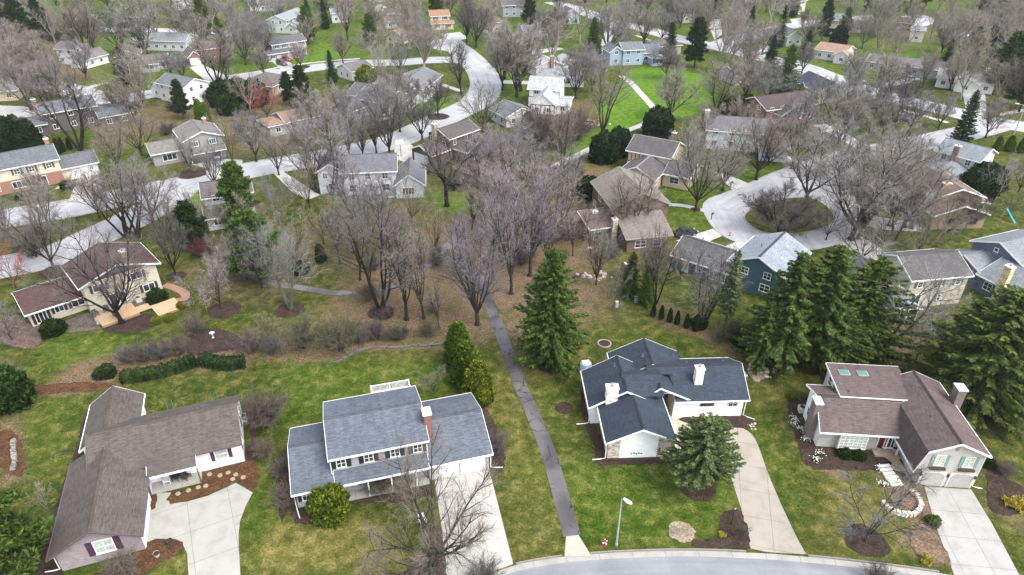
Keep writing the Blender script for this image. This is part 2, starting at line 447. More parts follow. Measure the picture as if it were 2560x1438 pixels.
me.loops.add(fq.size); me.loops.foreach_set('vertex_index', fq.ravel().astype(np.int32))
me.polygons.add(len(fq)); me.polygons.foreach_set('loop_start', np.arange(0, fq.size, 4, dtype=np.int32))
me.update(calc_edges=True)
at = me.color_attributes.new('cover', 'FLOAT_COLOR', 'POINT'); at.data.foreach_set('color', cov.ravel().astype(np.float32))
def ground_mat():
    m = NT('lawn'); o = m.coord('Object')
    at = m.n('ShaderNodeAttribute'); at.attribute_name = 'cover'
    sep = m.n('ShaderNodeSeparateColor'); m.l(at.outputs['Color'], sep.inputs[0])
    big = m.noise(.11, 4, .6, o, .5); mid = m.noise(.75, 4, .65, o, .3); fine = m.noise(4.5, 3, .75, o); vf = m.noise(17, 2, .7, o)
    base = m.ramp(mid, [(.32, (.022, .043, .006)), (.46, (.04, .064, .010)), (.57, (.075, .092, .02)), (.72, (.16, .15, .055))])
    base = m.mix(.75, base, m.ramp(big, [(.36, (.024, .052, .006)), (.5, (.05, .075, .013)), (.64, (.115, .115, .04))]), 'MIX')
    base = m.mix(.5, base, m.ramp(mid, [(.36, (.02, .042, .005)), (.5, (.05, .075, .014)), (.64, (.15, .145, .055))]))
    lush = m.ramp(mid, [(.3, (.045, .115, .010)), (.46, (.085, .20, .016)), (.6, (.15, .25, .035)), (.74, (.29, .29, .11))])
    dry = m.ramp(mid, [(.3, (.075, .085, .022)), (.5, (.16, .15, .058)), (.7, (.30, .26, .13))])
    lit = m.ramp(m.noise(3.4, 6, .85, o), [(.3, (.045, .03, .03)), (.42, (.12, .08, .078)), (.52, (.225, .145, .148)), (.62, (.37, .255, .26)), (.74, (.62, .49, .49))])
    lit = m.mix(m.ramp(m.noise(.4, 3, .6, o), [(.4, (0, 0, 0)), (.7, (.75, .75, .75))]), lit, m.mix(.35, lit, (.11, .10, .06)))
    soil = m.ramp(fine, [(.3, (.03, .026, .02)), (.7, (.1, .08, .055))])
    base = m.mix(m.ramp(m.noise(.42, 5, .75, o, .8), [(.47, (0, 0, 0)), (.64, (.55, .55, .55))]), base, dry)
    base = m.mix(m.ramp(m.noise(1.9, 4, .8, o), [(.56, (0, 0, 0)), (.67, (.42, .42, .42))]), base, dry)
    def msk(src, amt):
        nn = m.math('SUBTRACT', m.noise(.9, 5, .72, o, .4), .5); nn = m.math('MULTIPLY', nn, amt)
        a = m.math('ADD', src, m.math('MULTIPLY', nn, m.math('MULTIPLY', src, m.math('SUBTRACT', 1.6, src))), True)
        return a
    col = m.mix(msk(sep.outputs[1], 1.6), base, lush)
    col = m.mix(msk(sep.outputs[2], 2.2), col, dry)
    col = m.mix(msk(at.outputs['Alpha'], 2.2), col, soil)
    gap = m.ramp(m.noise(.23, 4, .65, o, .6), [(.36, (.35, .35, .35)), (.52, (1, 1, 1))])
    col = m.mix(m.math('MULTIPLY', msk(sep.outputs[0], 4.6), gap), col, lit)
    col = m.mix(1.0, col, m.ramp(fine, [(.3, (.42, .46, .42)), (.5, (.95, .95, .95)), (.7, (1.5, 1.42, 1.3))]), 'MULTIPLY')
    col = m.mix(1.0, col, (.75, .745, .55), 'MULTIPLY')
    col = m.mix(1.0, col, m.ramp(vf, [(.32, (.55, .58, .55)), (.68, (1.4, 1.36, 1.3))]), 'MULTIPLY')
    m.bump(fine, .7, .12)
    return m.done(col, .95, .08)
LAWN = ground_mat(); me.materials.append(LAWN)
struct(put('ground', me))

# ------------------------------------------------------------------ roads, drives, paths
ROAD = asphalt((.36, .36, .37), 0); ROADN = asphalt((.205, .212, .225), 0); TAR = asphalt((.105, .10, .10), .42)
CON = concrete((.32, .31, .28), 3.0, 3.0); CONF = concrete((.43, .42, .40), 3.0, 3.0); GUT = concrete((.32, .31, .285), 9, 3.2)
PATHC = asphalt((.15, .145, .14), .5)
RM = FL((-140,575,0,548,185,518,330,487,449,463,528,445,660,418,831,388,990,350,1122,289,1190,255,1214,222,1212,195,1196,168,1170,142,1140,118,1118,110))
RLOW = FL((-110,690,0,668,125,642,215,602,300,563,360,532,410,503,450,466))
R3 = FL((-60,180,40,197,120,212,190,228,240,244,290,249,370,236,450,222,520,207,620,190,720,178,820,165,900,158,1000,156,1080,150,1170,150))
R4 = FL((2490,312,2440,326,2340,349,2240,370,2150,388,2085,407,2013,431,1950,456,1900,480,1850,500,1812,520))
R5 = FL((1380,5,1440,22,1530,55,1600,70,1700,97,1790,117,1870,135,1960,157,2020,177,2094,203,2170,228,2262,252,2385,280,2470,302,2640,330))
R7 = FL((1790,117,1830,100,1900,84,1960,68,2040,57,2110,48,2200,42))
RTOP = FL((180,70,250,74,330,75,430,77,520,86,570,92))
for nm, ln, wd in (('road', RM, 9), ('road', RLOW, 8), ('road', R3, 8.5), ('road', R4, 7.4), ('road', R5, 9), ('road', R7, 8.5), ('road', RTOP, 8)):
    wl = smooth([G(*p) for p in ln], 6)
    ribbon('road', wl, wd, ROAD, 'road', True, 0)
    for sd in (1, -1):
        g = offs(wl, sd*(wd/2+.28)); ribbon('gutter', g, .56, GUT, 'gut', True, 0, block=False)
sheet('road', FL((1756,520,1775,495,1830,478,1890,455,1960,440,2040,420,2110,400,2150,420,2150,470,2140,500,2165,545,2150,590,2070,618,1990,628,1900,618,1835,603,1785,572)), ROAD, 'road', sm=3)
isl = [G(*p) for p in FL((1861,552,1866,532,1895,513,1945,501,2010,494,2052,505,2084,535,2080,560,2040,577,1985,586,1905,582))]
isl = smooth(isl, 4, True)
k = MB(); k.prism(isl, 0, .13); struct(k.build('kerb', GUT))
g2 = [(p[0]+(sum(q[0] for q in isl)/len(isl)-p[0])*.03, p[1]+(sum(q[1] for q in isl)/len(isl)-p[1])*.03) for p in isl]
gi = sheet('grass_island', g2, LAWN, world=True, z=.145, block=False); ca = gi.data.color_attributes.new('cover', 'FLOAT_COLOR', 'POINT')
ca.data.foreach_set('color', [0.0, 0.0, .35, 0.0]*len(gi.data.vertices))
sheet('road', FL((1080,100,1140,97,1165,112,1150,128,1090,124,1068,112)), ROAD, 'road', sm=3)
sheet('road', FL((2240,44,2290,38,2325,42,2335,58,2285,70,2248,60)), ROAD, 'road', sm=3)
sheet('road', FL((2385,80,2430,74,2445,86,2400,94)), ROAD, 'road', sm=2)
# the street in the foreground with its kerb and gutter
kerb_px = FL((1180,1462,1215,1440,1290,1413,1350,1401,1420,1391,1490,1385,1560,1381,1640,1378,1710,1377,1780,1378,1850,1381,1930,1385,1990,1390,2070,1397,2150,1406,2240,1417,2330,1430,2420,1446,2520,1466,2620,1490))
kw = smooth([G(*p) for p in kerb_px], 5)
a0 = kw[0]; b0 = kw[1]; ang0 = math.atan2(a0[1]-b0[1], a0[0]-b0[0])
ext = []; a = ang0; q = a0
for i in range(14):
    a += .02; q = (q[0]+3*math.cos(a), q[1]+3*math.sin(a)); ext.append(q)
kw = ext[::-1]+kw
gl = offs(kw, -.35); ribbon('gutter', gl, .7, GUT, 'gut', True, 0, z=.006)
ribbon('road', offs(kw, -.7-4.4), 8.8, ROADN, 'road', True, 0, z=.009)
ribbon('gutter', offs(kw, -.7-8.8-.35), .7, GUT, 'gut', True, 0, z=.006)
gaps = [(1108, 1284), (1411, 1475), (1878, 2010), (2352, 2560)]
run = []; KERB = concrete((.22, .2, .175), 50, 2.4)
def flush_kerb(run):
    if len(run) < 2: return
    m = MB(); o = offs(run, .17)
    for i in range(len(run)-1):
        a, b, c, d = run[i], run[i+1], o[i+1], o[i]
        for z0, z1, p, q in ((0, .14, a, b), (0, .14, c, d)): m.face([(*p, z0), (*q, z0), (*q, z1), (*p, z1)])
        L = i*1.2
        m.face([(*a, .14), (*b, .14), (*c, .14), (*d, .14)], [(0, L), (0, L+1.2), (.17, L+1.2), (.17, L)])
    for p, q in ((run[0], o[0]), (run[-1], o[-1])): m.face([(*p, 0), (*q, 0), (*q, .14), (*p, .14)])
    struct(m.build('kerb', KERB))
fine = []
for i in range(len(kw)-1):
    n = max(1, int(math.dist(kw[i], kw[i+1])/.4))
    fine += [(kw[i][0]+(kw[i+1][0]-kw[i][0])*j/n, kw[i][1]+(kw[i+1][1]-kw[i][1])*j/n) for j in range(n)]
for p in fine:
    x = PX(*p)[0]
    if any(a <= x <= b for a, b in gaps): flush_kerb(run); run = []
    else: run.append(p)
flush_kerb(run)
# driveways
sheet('driveway', FL((374,1233,427,1232,427,1260,470,1254,520,1240,560,1222,590,1208,632,1232,614,1266,600,1304,596,1340,597,1368,601,1438,612,1560,480,1560,471,1438,468,1385,456,1360,445,1351,400,1352,366,1356)), concrete((.33, .32, .285), 4.0, 4.0), rot=R(26.6), uvo=G(366,1368))
sheet('driveway', FL((1085,1197,1222,1170,1250,1280,1283,1411,1215,1436,1180,1460,1120,1490,1113,1438,1106,1330,1092,1240)), concrete((.40, .385, .36), 3.3, 60), rot=R(16), uvo=G(1085,1197))
sheet('driveway', smooth(FL((1690,1085,1705,1068,1760,1064,1815,1064,1850,1068,1881,1088,1899,1124,1921,1186,1957,1270,1990,1340,2010,1378,2008,1386,1878,1378)), 3)[:-1]+FL((1876,1372,1855,1279,1828,1195,1795,1145,1740,1130,1690,1128)), concrete((.32, .285, .24), 2.9, 3.6), rot=R(-14), uvo=G(1935,1375))
sheet('walkway', FL((1676,1010,1710,1008,1730,1075,1690,1090,1694,1120,1688,1120,1680,1060)), concrete((.48, .42, .34), 1.6, 1.6), 'path', rot=R(2.4))
sheet('driveway', FL((2311,1217,2428,1224,2480,1310,2545,1432,2600,1520,2400,1480,2378,1418,2336,1306)), concrete((.33, .32, .30), 2.85, 3.3), rot=R(-7), uvo=G(2369,1220))
sheet('path', FL((1411,1392,1415,1342,1446,1338,1476,1386,1474,1392)), concrete((.37, .355, .30), 30, 30), 'path')
ribbon('path', FL((1430,1340,1404,1245,1370,1130,1330,1030,1295,950,1262,860,1240,800,1218,742,1195,700,1160,665,1130,640)), 1.75, TAR, 'path')
ribbon('path', FL((560,672,625,690,690,710,740,718,830,732,900,733,970,725,1030,700,1080,655,1110,625,1140,590,1160,560)), 1.4, PATHC, 'path')
ribbon('path', FL((1380,420,1440,390,1480,370,1560,330,1610,310,1640,285,1630,265,1600,232,1575,205,1553,190)), 2.0, asphalt((.42, .41, .39), 0), 'path')
ribbon('walkway', FL((410,712,440,722,462,735,460,748,440,752)), 1.3, brick((.26, .12, .085)), 'path')
for nm, p in (('driveway', FL((196,440,246,428,254,468,222,506,168,514))), ('driveway', FL((478,412,562,398,606,400,606,424,560,440,520,446,528,424))),
  ('driveway', FL((-60,262,62,266,112,286,64,302,0,312,-60,312))), ('driveway', FL((1787,430,1822,438,1884,464,1838,482))), ('driveway', FL((1690,602,1782,572,1806,590,1744,616))),
  ('driveway', FL((1800,622,1850,600,1890,612,1860,640))), ('driveway', FL((2140,525,2200,543,2322,562,2304,580,2200,574,2130,556))), ('driveway', FL((2100,612,2150,590,2204,622,2236,650,2180,652))),
  ('driveway', FL((985,374,1012,345,1046,380,1030,412,990,398))), ('driveway', FL((1770,66,1804,66,1806,86,1786,100,1780,84))), ('driveway', FL((680,154,716,149,744,172,712,182))),
  ('driveway', FL((472,168,504,160,566,190,520,206))), ('driveway', FL((2405,226,2462,228,2470,300,2420,296))), ('driveway', FL((2216,206,2282,195,2280,206,2190,226))), ('driveway', FL((1866,128,1936,112,1948,120,1884,138))),
  ('driveway', FL((1100,86,1150,80,1170,96,1130,106))), ('driveway', FL((730,480,680,430,700,424,800,488,770,500))), ('patio', FL((950,482,1010,478,1016,492,960,496))), ('driveway', FL((1975,48,2010,44,2020,62,1985,66)))):
    sheet(nm, p, CONF)
for p, wd in ((FL((1257,205,1323,207)), 4), (FL((1103,211,1152,228)), 2), (FL((1900,373,1960,394,2021,416)), 3.2), (FL((2050,312,2105,340,2162,372)), 4), (FL((560,192,640,180,720,165,830,152,900,147)), 1.6),
  (FL((2254,274,2310,290,2370,307)), 1.6), (FL((1990,152,2050,171,2100,190,2165,204)), 1.6), (FL((1588,88,1640,106,1690,122)), 1.6), (FL((2500,288,2560,276,2620,266)), 1.6), (FL((1672,512,1710,515,1762,527)), 1.4),
  (FL((395,200,430,212,455,219)), 1.5), (FL((140,470,175,468,205,460)), 1.4), (FL((1300,137,1345,130,1400,120)), 5), (FL((1500,150,1512,120,1530,60)), 4), (FL((215,222,245,212,275,207)), 2.5)):
    ribbon('walkway', p, wd, CONF, 'path')
# planting beds and other ground covers
MU, MUD, GRV = mulch((.088, .045, .023)), mulch((.05, .034, .026)), mulch((.13, .11, .09))
beds = [(Z1(1150,885,1335,845,1350,748,1640,676,1705,676,1728,775,1692,885,1575,818,1390,903,1140,962), MU), (Z1(982,1222,1090,1200,1190,1203,1226,1252,1150,1320,1050,1372,960,1438,930,1460,700,1460,700,1400), MU),
 (Z1(220,1438,350,1040,450,760,520,540,560,380,600,380,560,800,420,1438), MUD), (Z1(0,480,90,480,150,560,165,700,150,780,60,760,0,700), MU), (Z1(1000,900,1045,900,1040,990,995,1000), MU),
 (Z1(220,180,500,150,770,160,700,210,420,220,230,235), MU), (Z1(1600,640,1680,560,1620,300,1690,330,1720,660,1690,680,1640,680), MUD),
 (Z2(950,1438,990,1320,1060,1280,1100,1150,1180,1130,1222,1438,1222,1500,950,1500), MUD), (Z2(190,910,470,860,930,900,1110,820,1130,900,900,960,560,960,400,1080,200,1090), MUD), (Z2(120,620,165,620,180,900,120,1080,90,900), MUD), (Z2(1470,300,1600,560,1600,740,1520,720,1460,380), MUD),
 (Z3(420,700,480,690,490,785,840,770,840,805,480,820,430,800), MUD), (Z3(350,380,390,480,410,560,350,560), MUD), (Z3(380,570,480,690,430,720,380,640), MUD), (Z3(920,545,1270,545,1320,580,1280,610,1080,600,930,580), MUD),
 (Z3(1120,1110,1190,1070,1250,1090,1300,1285,1180,1285,1010,1290,960,1240,1120,1230), MUD), (Z3(1290,260,1390,220,1395,300,1350,350,1300,330), mulch((.3, .25, .18))),
 (Z4(220,370,330,330,420,640,700,680,820,720,830,790,380,790,300,700,240,500), MUD), (Z4(850,880,960,880,1040,900,1110,1110,1160,1240,1215,1385,1000,1310,980,1200,1050,1060,860,1000), mulch((.16, .11, .075))),
 (Z4(1450,680,1560,850,1663,900,1663,1060,1480,1060,1440,950), MUD),
 (A1(880,960,1030,900,1300,830,1320,920,1290,960,1120,1010,940,1000), MUD), (A1(0,900,150,850,330,940,350,1090,200,1140,60,1100,0,1080), mulch((.12, .085, .07))), (A1(560,900,800,830,860,960,700,990,560,1000), GRV), (A1(1090,750,1240,700,1280,790,1180,830), GRV),
 (A1(1630,1000,1850,960,2060,1040,2050,1130,1800,1180,1600,1180), MUD)]
for px, mt in beds: sheet('mulch_bed', px, mt, 'bed', sm=2, block=False)
def ring(px, rad, mt, sq=1.0):
    c = G(*px); sheet('mulch_ring', [(c[0]+rad*math.cos(a)*(1+.06*math.sin(3*a+px[0])), c[1]+rad*sq*math.sin(a)) for a in [i*math.pi/12 for i in range(24)]], mt, 'bed', world=True, block=False)
ring((1704, 1330), 1.3, mulch((.26, .21, .15)))
for p, r_ in (((1746, 1218), 2.0), ((560, 775), 2.4), ((726, 775), 2.2), ((1410, 1020), 1.1), ((1511, 860), .85), ((1095, 292), 3), ((953, 783), 2.0), ((1377, 908), 2.2), ((135, 680), 2.4), ((440, 692), 1.6), ((2165, 1352), 2.0), ((480, 435), 3), ((1739, 524), 1), ((753, 168), 3)):
    ring(p, r_, MUD)
# ------------------------------------------------------------------ house kit
WHITE, CREAMT, DARKT = plain('trim', (.72, .72, .70)), plain('trim', (.62, .58, .48)), plain('trim', (.07, .055, .05))
_wm = {}
def win_mesh(w, h, trim, mull):
    k = (w, h, trim.name, mull)
    if k not in _wm:
        f = MB(); b = .09
        f.box(-w/2, w/2, -.06, 0, h-b, h); f.box(-w/2-.04, w/2+.04, -.10, 0, -.03, b)
        f.box(-w/2, -w/2+b, -.06, 0, b, h-b); f.box(w/2-b, w/2, -.06, 0, b, h-b)
        nx, nz = mull
        for i in range(1, nx): x = -w/2+w*i/nx; f.box(x-.035, x+.035, -.055, 0, b, h-b)
        for i in range(1, nz):
            z = h*i/nz
            for j in range(nx):
                x0 = -w/2+w*j/nx+(b if j == 0 else .035); x1 = -w/2+w*(j+1)/nx-(b if j == nx-1 else .035)
                f.box(x0, x1, -.05, 0, z-.025, z+.025)
        p = MB(); p.box(-w/2+b, w/2-b, -.02, -.004, b, h-b)
        _wm[k] = (f.mesh('window', trim), p.mesh('pane', glass()))
    return _wm[k]
_sm = {}
def shut_mesh(w, h, c):
    k = (w, h, c)
    if k not in _sm:
        f = MB(); f.box(-w/2, w/2, -.05, 0, 0, h)
        for i in range(6): f.box(-w/2+.05, w/2-.05, -.06, -.05, .08+i*(h-.1)/6, .08+(i+.6)*(h-.1)/6)
        _sm[k] = f.mesh('shutter', plain('shutter', c, .5))
    return _sm[k]
FACE = {'f': 0, 'l': -math.pi/2, 'r': math.pi/2, 'b': math.pi}
class House:
    def __init__(s, name, label, short, o, rot, cat='house'):
        s.root = thing(name, label, cat, o, R(rot)); s.o = o; s.rot = R(rot); s.short = short; s.roof0 = None; s.ex = []
        HOUSES.append(s)
    def wl(s, x, y):
        c, q = math.cos(s.rot), math.sin(s.rot); return (s.o[0]+x*c-y*q, s.o[1]+x*q+y*c)
    def block(s, x0, x1, y0, y1, ez, rise, axis='x', wall=None, roof=None, prof=None, oh=.4, og=.3, zb=0, trim=None, hip=False, rp=.5, cap=True, ends=(1, 1), walls=True, ohb=None, rake=(1, 1), eav=(1, 1)):
        trim = trim or WHITE; wall = wall or s.wall; roof = roof or s.roof; t = .16
        s.ex.append((x0, x1, y0, y1, ez))
        if axis == 'x': a0, a1, l0, l1 = x0, x1, y0, y1; m = lambda a, l, z: (a, l, z)
        else: a0, a1, l0, l1 = y0, y1, x0, x1; m = lambda a, l, z: (l, a, z)
        W = l1-l0; fa = MB(); ro = MB()
        ohb = oh if ohb is None else ohb
        if hip:
            sl = rise/(W/2); L = a1-a0; hr = min(W/2, L/2-.05)
            e = ez-sl*oh; A0, A1, B0, B1 = a0-oh, a1+oh, l0-oh, l1+oh; mid = (l0+l1)/2; z = ez+rise*hr/(W/2)+t
            q = [(A0, B0), (A1, B0), (A1, B1), (A0, B1)]; r0, r1 = (a0+hr, mid), (a1-hr, mid)
            v = math.hypot(W/2+oh, rise)
            ro.face([m(*q[0], e+t), m(*q[1], e+t), m(*r1, z), m(*r0, z)], [(A0, 0), (A1, 0), (r1[0], v), (r0[0], v)])
            ro.face([m(*q[2], e+t), m(*q[3], e+t), m(*r0, z), m(*r1, z)], [(A1, 0), (A0, 0), (r0[0], v), (r1[0], v)])
            ro.face([m(*q[1], e+t), m(*q[2], e+t), m(*r1, z)], [(B0, 0), (B1, 0), (mid, v)])
            ro.face([m(*q[3], e+t), m(*q[0], e+t), m(*r0, z)], [(B1, 0), (B0, 0), (mid, v)])
            ro.face([m(*p, e) for p in q])
            for i in range(4): ro.face([m(*q[i], e), m(*q[(i+1) % 4], e), m(*q[(i+1) % 4], e+t), m(*q[i], e+t)])
            for (p0, p1, d0, d1) in ((A0-.04, A1+.04, B0-.04, B0-.003), (A0-.04, A1+.04, B1+.003, B1+.04)):
                c = [m(p0, d0, 0), m(p1, d1, 0)]; xa, xb = sorted((c[0][0], c[1][0])); ya, yb = sorted((c[0][1], c[1][1])); fa.box(xa, xb, ya, yb, e-.05, e+t-.02)
            for (d0, d1) in ((A0-.04, A0-.003), (A1+.003, A1+.04)):
                c = [m(d0, B0-.002, 0), m(d1, B1+.002, 0)]; xa, xb = sorted((c[0][0], c[1][0])); ya, yb = sorted((c[0][1], c[1][1])); fa.box(xa, xb, ya, yb, e-.05, e+t-.02)
            pr = [(l0, ez), (l1, ez)]; wtop = lambda l: ez
            rz_ = z
        else:
            pr = prof or [(l0, ez), (l0+W*rp, ez+rise), (l1, ez)]
            s0 = (pr[1][1]-pr[0][1])/(pr[1][0]-pr[0][0]) if pr[1][0] != pr[0][0] else 0
            s1 = (pr[-2][1]-pr[-1][1])/(pr[-1][0]-pr[-2][0]) if pr[-1][0] != pr[-2][0] else 0
            e = [(pr[0][0]-oh, pr[0][1]-s0*oh)]+pr[1:-1]+[(pr[-1][0]+ohb, pr[-1][1]-s1*ohb)]
            A0, A1 = a0-og*ends[0], a1+og*ends[1]
            v = 0
            for i in range(len(e)-1):
                (la, za), (lb, zb2) = e[i], e[i+1]; d = math.hypot(lb-la, zb2-za)
                u = [(A0, v), (A1, v), (A1, v+d), (A0, v+d)]; v += d
                ro.face([m(A0, la, za+t), m(A1, la, za+t), m(A1, lb, zb2+t), m(A0, lb, zb2+t)], u)
                ro.face([m(A0, la, za), m(A1, la, za), m(A1, lb, zb2), m(A0, lb, zb2)], u)
                for A, sg in ((A0, -1), (A1, 1)):
                    ro.face([m(A, la, za), m(A, lb, zb2), m(A, lb, zb2+t), m(A, la, za+t)])
                    if not rake[0 if sg < 0 else 1]: continue
                    b, c = A+sg*.003, A+sg*.045; k0, k1 = -.07, t+.012
                    P_ = [(la, za), (lb, zb2)]
                    for q0, q1 in ((b, b), (c, c)): fa.face([m(q0, la, za+k0), m(q1, lb, zb2+k0), m(q1, lb, zb2+k1), m(q0, la, za+k1)])
                    fa.face([m(b, la, za+k1), m(b, lb, zb2+k1), m(c, lb, zb2+k1), m(c, la, za+k1)])
                    fa.face([m(b, la, za+k0), m(b, lb, zb2+k0), m(c, lb, zb2+k0), m(c, la, za+k0)])
            for (l, z), sg in ((e[0], -1), (e[-1], 1)):
                ro.face([m(A0, l, z), m(A1, l, z), m(A1, l, z+t), m(A0, l, z+t)])
                if not eav[0 if sg < 0 else 1]: continue
                c = [m(A0-.045, l+sg*.003, 0), m(A1+.045, l+sg*.09, 0)]; xa, xb = sorted((c[0][0], c[1][0])); ya, yb = sorted((c[0][1], c[1][1]))
                fa.box(xa, xb, ya, yb, z-.06, z+t-.015)
            def wtop(l):
                for i in range(len(pr)-1):
                    (la, za), (lb, zb2) = pr[i], pr[i+1]
                    if la <= l <= lb: return za+(zb2-za)*(l-la)/max(1e-6, lb-la)
                return pr[-1][1]
        r = ro.build('roof', roof, s.root); fa.build('fascia', trim, r)
        if s.roof0 is None: s.roof0 = r
        if cap and not hip and len(pr) > 2:
            i = max(range(len(pr)), key=lambda j: pr[j][1]); c = MB(); l, z = pr[i]; z += t+.03
            ka = (pr[i][1]-pr[i-1][1])/(pr[i][0]-pr[i-1][0]); kb = (pr[i][1]-pr[i+1][1])/(pr[i+1][0]-pr[i][0])
            for sg, k in ((-1, ka), (1, kb)):
                c.face([m(A0, l, z), m(A1, l, z), m(A1, l+sg*.2, z-k*.2), m(A0, l+sg*.2, z-k*.2)], [(A0, 0), (A1, 0), (A1, .2), (A0, .2)])
                c.face([m(A0, l+sg*.2, z-k*.2), m(A1, l+sg*.2, z-k*.2), m(A1, l+sg*.2, z-k*.2-.04), m(A0, l+sg*.2, z-k*.2-.04)])
            c.build('ridge_cap', s.capm, r)
        if walls:
            wm = MB(); k = .012
            za, zb2 = wtop(l0)-k, wtop(l1)-k
            wm.face([m(a0, l0, zb), m(a1, l0, zb), m(a1, l0, za), m(a0, l0, za)], [(a0, zb), (a1, zb), (a1, za), (a0, za)])
            wm.face([m(a0, l1, zb), m(a1, l1, zb), m(a1, l1, zb2), m(a0, l1, zb2)], [(a0, zb), (a1, zb), (a1, zb2), (a0, zb2)])
            for A in (a0, a1):
                pg = [(l0, zb), (l1, zb), (l1, zb2)]+[(l, z-k) for l, z in reversed(pr[1:-1])]+[(l0, za)]
                if hip: pg = [(l0, zb), (l1, zb), (l1, zb2), (l0, za)]
                wm.face([m(A, l, z) for l, z in pg], pg)
            wm.build('wall', wall, s.root)
        return r
    def win(s, x, y, z, face='f', w=1.1, h=1.3, sh=None, trim=None, mull=(2, 2), sw=.38, curt=False):
        f, p = win_mesh(w, h, trim or WHITE, mull)
        o = put('window', f, s.root, (x, y, z), FACE[face]); pn = put('pane', p, o)
        if curt: pn.material_slots[0].link = 'OBJECT'; pn.material_slots[0].material = CURT
        if sh:
            for sx in (-1, 1): put('shutter', shut_mesh(sw, h+.06, sh), o, (sx*(w/2+sw/2+.03), 0, -.03))
        return o
    def gdoor(s, x, y, face='f', w=4.8, h=2.15, c=(.7, .7, .68), trim=None, z=0):
        k = ('g', w, h, c)
        if k not in _wm:
            f = MB()
            for i in range(4):
                z0 = h*i/4
                f.box(-w/2, w/2, -.03, 0, z0+.012, z0+h/4-.012)
                n = max(2, round(w/.65))
                for j in range(n): xx = -w/2+w*j/n; f.box(xx+.07, xx+w/n-.07, -.045, -.03, z0+.09, z0+h/4-.09)
            g = MB(); g.box(-w/2-.14, -w/2, -.06, 0, 0, h+.14); g.box(w/2, w/2+.14, -.06, 0, 0, h+.14); g.box(-w/2, w/2, -.06, 0, h, h+.14)
            _wm[k] = (f.mesh('garage_door', plain('painted_door', c, .45)), g.mesh('frame', trim or WHITE))
        o = put('garage_door', _wm[k][0], s.root, (x, y, z), FACE[face]); put('frame', _wm[k][1], o); return o
    def door(s, x, y, face='f', c=(.12, .05, .04), w=.95, z=.12):
        k = ('d', w, c)
        if k not in _wm:
            f = MB(); f.box(-w/2, w/2, -.04, 0, 0, 2.05)
            for a in (.15, 1.1): f.box(-w/2+.12, w/2-.12, -.055, -.04, a, a+.75)
            g = MB(); g.box(-w/2-.1, -w/2, -.07, 0, 0, 2.15); g.box(w/2, w/2+.1, -.07, 0, 0, 2.15); g.box(-w/2, w/2, -.07, 0, 2.05, 2.15)
            hd = MB(); hd.box(w/2-.14, w/2-.08, -.1, -.04, .95, 1.1)
            _wm[k] = (f.mesh('door', plain('painted_door', c, .45)), g.mesh('frame', WHITE), hd.mesh('handle', plain('metal', (.5, .45, .3), .3, 1)))
        o = put('door', _wm[k][0], s.root, (x, y, z), FACE[face]); put('frame', _wm[k][1], o); put('handle', _wm[k][2], o)
    def chimney(s, x, y, z0, z1, w=1.0, d=.7, mat=None, cap=(.55, .53, .5), flue=True):
        m = MB(); m.box(x-w/2, x+w/2, y-d/2, y+d/2, z0, z1); c = m.build('chimney', mat or brick((.26, .11, .08)), s.root)
        k = MB(); k.box(x-w/2-.08, x+w/2+.08, y-d/2-.08, y+d/2+.08, z1+.002, z1+.14); k.build('chimney_cap', plain('cap_stone', cap, .8), c)
        if flue:
            k = MB(); k.cyl(x, y, z1+.142, z1+.5, .17, .15, 10); k.cyl(x, y, z1+.502, z1+.56, .24, .05, 10); k.build('flue', plain('metal', (.35, .34, .33), .4, .6), c)
    def vent(s, x, y, z):
        m = MB(); m.cyl(x, y, z, z+.4, .07, .07, 8); m.cyl(x, y, z-.05, z+.06, .16, .1, 8); m.build('vent_pipe', plain('vent', (.1, .1, .1), .6), s.roof0)
    def part(s, name, mb, mat, parent=None): return mb.build(name, mat, parent or s.root)
    def box(s, name, x0, x1, y0, y1, z0, z1, mat):
        m = MB(); m.box(x0, x1, y0, y1, z0, z1); return m.build(name, mat, s.root)
    def downspout(s, x, y, z, dx=0, dy=-.6, top=(0, -.3)):
        m = MB(); m.tube([(x+top[0], y+top[1], z), (x, y, z-.4), (x, y, .25), (x+dx, y+dy, .12), (x+dx*2.6, y+dy*2.6, .08)], .055, 6); m.build('downspout', WHITE, s.root)
HOUSES = []
CURT = plain('curtained_glass', (.36, .40, .36), .15, 0, .35)

# ---------------- the four houses along the street
RB, RBL, RDK, RBU = shingle((.135, .112, .098)), shingle((.145, .17, .205)), shingle((.042, .06, .085)), shingle((.158, .118, .112))
PUR = (.06, .025, .055)
h = House('ranch_house', 'brown shingled L-shaped ranch house with purple shutters and whitewashed brick gable', 'brown ranch house', (-35.6, 43.73), 20.3)
h.roof, h.wall, h.capm = RB, siding((.82, .80, .83)), shingle((.12, .09, .075))
wb = brick((.23, .195, .21))
PTR = plain('trim', (.10, .075, .085))
h.block(-5.0, 9.4, 8.6, 16.9, 0, 0, 'x', prof=[(8.6, 3.6), (12.0, 5.55), (16.9, 2.7)], oh=.75, ohb=.45, og=.25, zb=0, trim=PTR)
h.block(.25, 5.0, 6.75, 7.84, 0, 0, 'x', prof=[(6.75, 2.53), (7.84, 3.15)], oh=0.05, ohb=0, og=0, walls=False, cap=False, eav=(1, 0))
h.block(-7.1, 0, -.25, 11.6, 2.75, 1.95, 'y', wall=wb, oh=.4, og=.75, ends=(1, 0), trim=PTR)
h.block(-6.6, -1.6, 13.6, 21.4, 2.6, 1.75, 'y', oh=.4, og=.35, ends=(0, 1))
m = MB(); m.face([(.006, -.24, 0), (.006, 8.6, 0), (.006, 8.6, 2.72), (.006, -.24, 2.72)]); h.part('side_wall', m, h.wall)
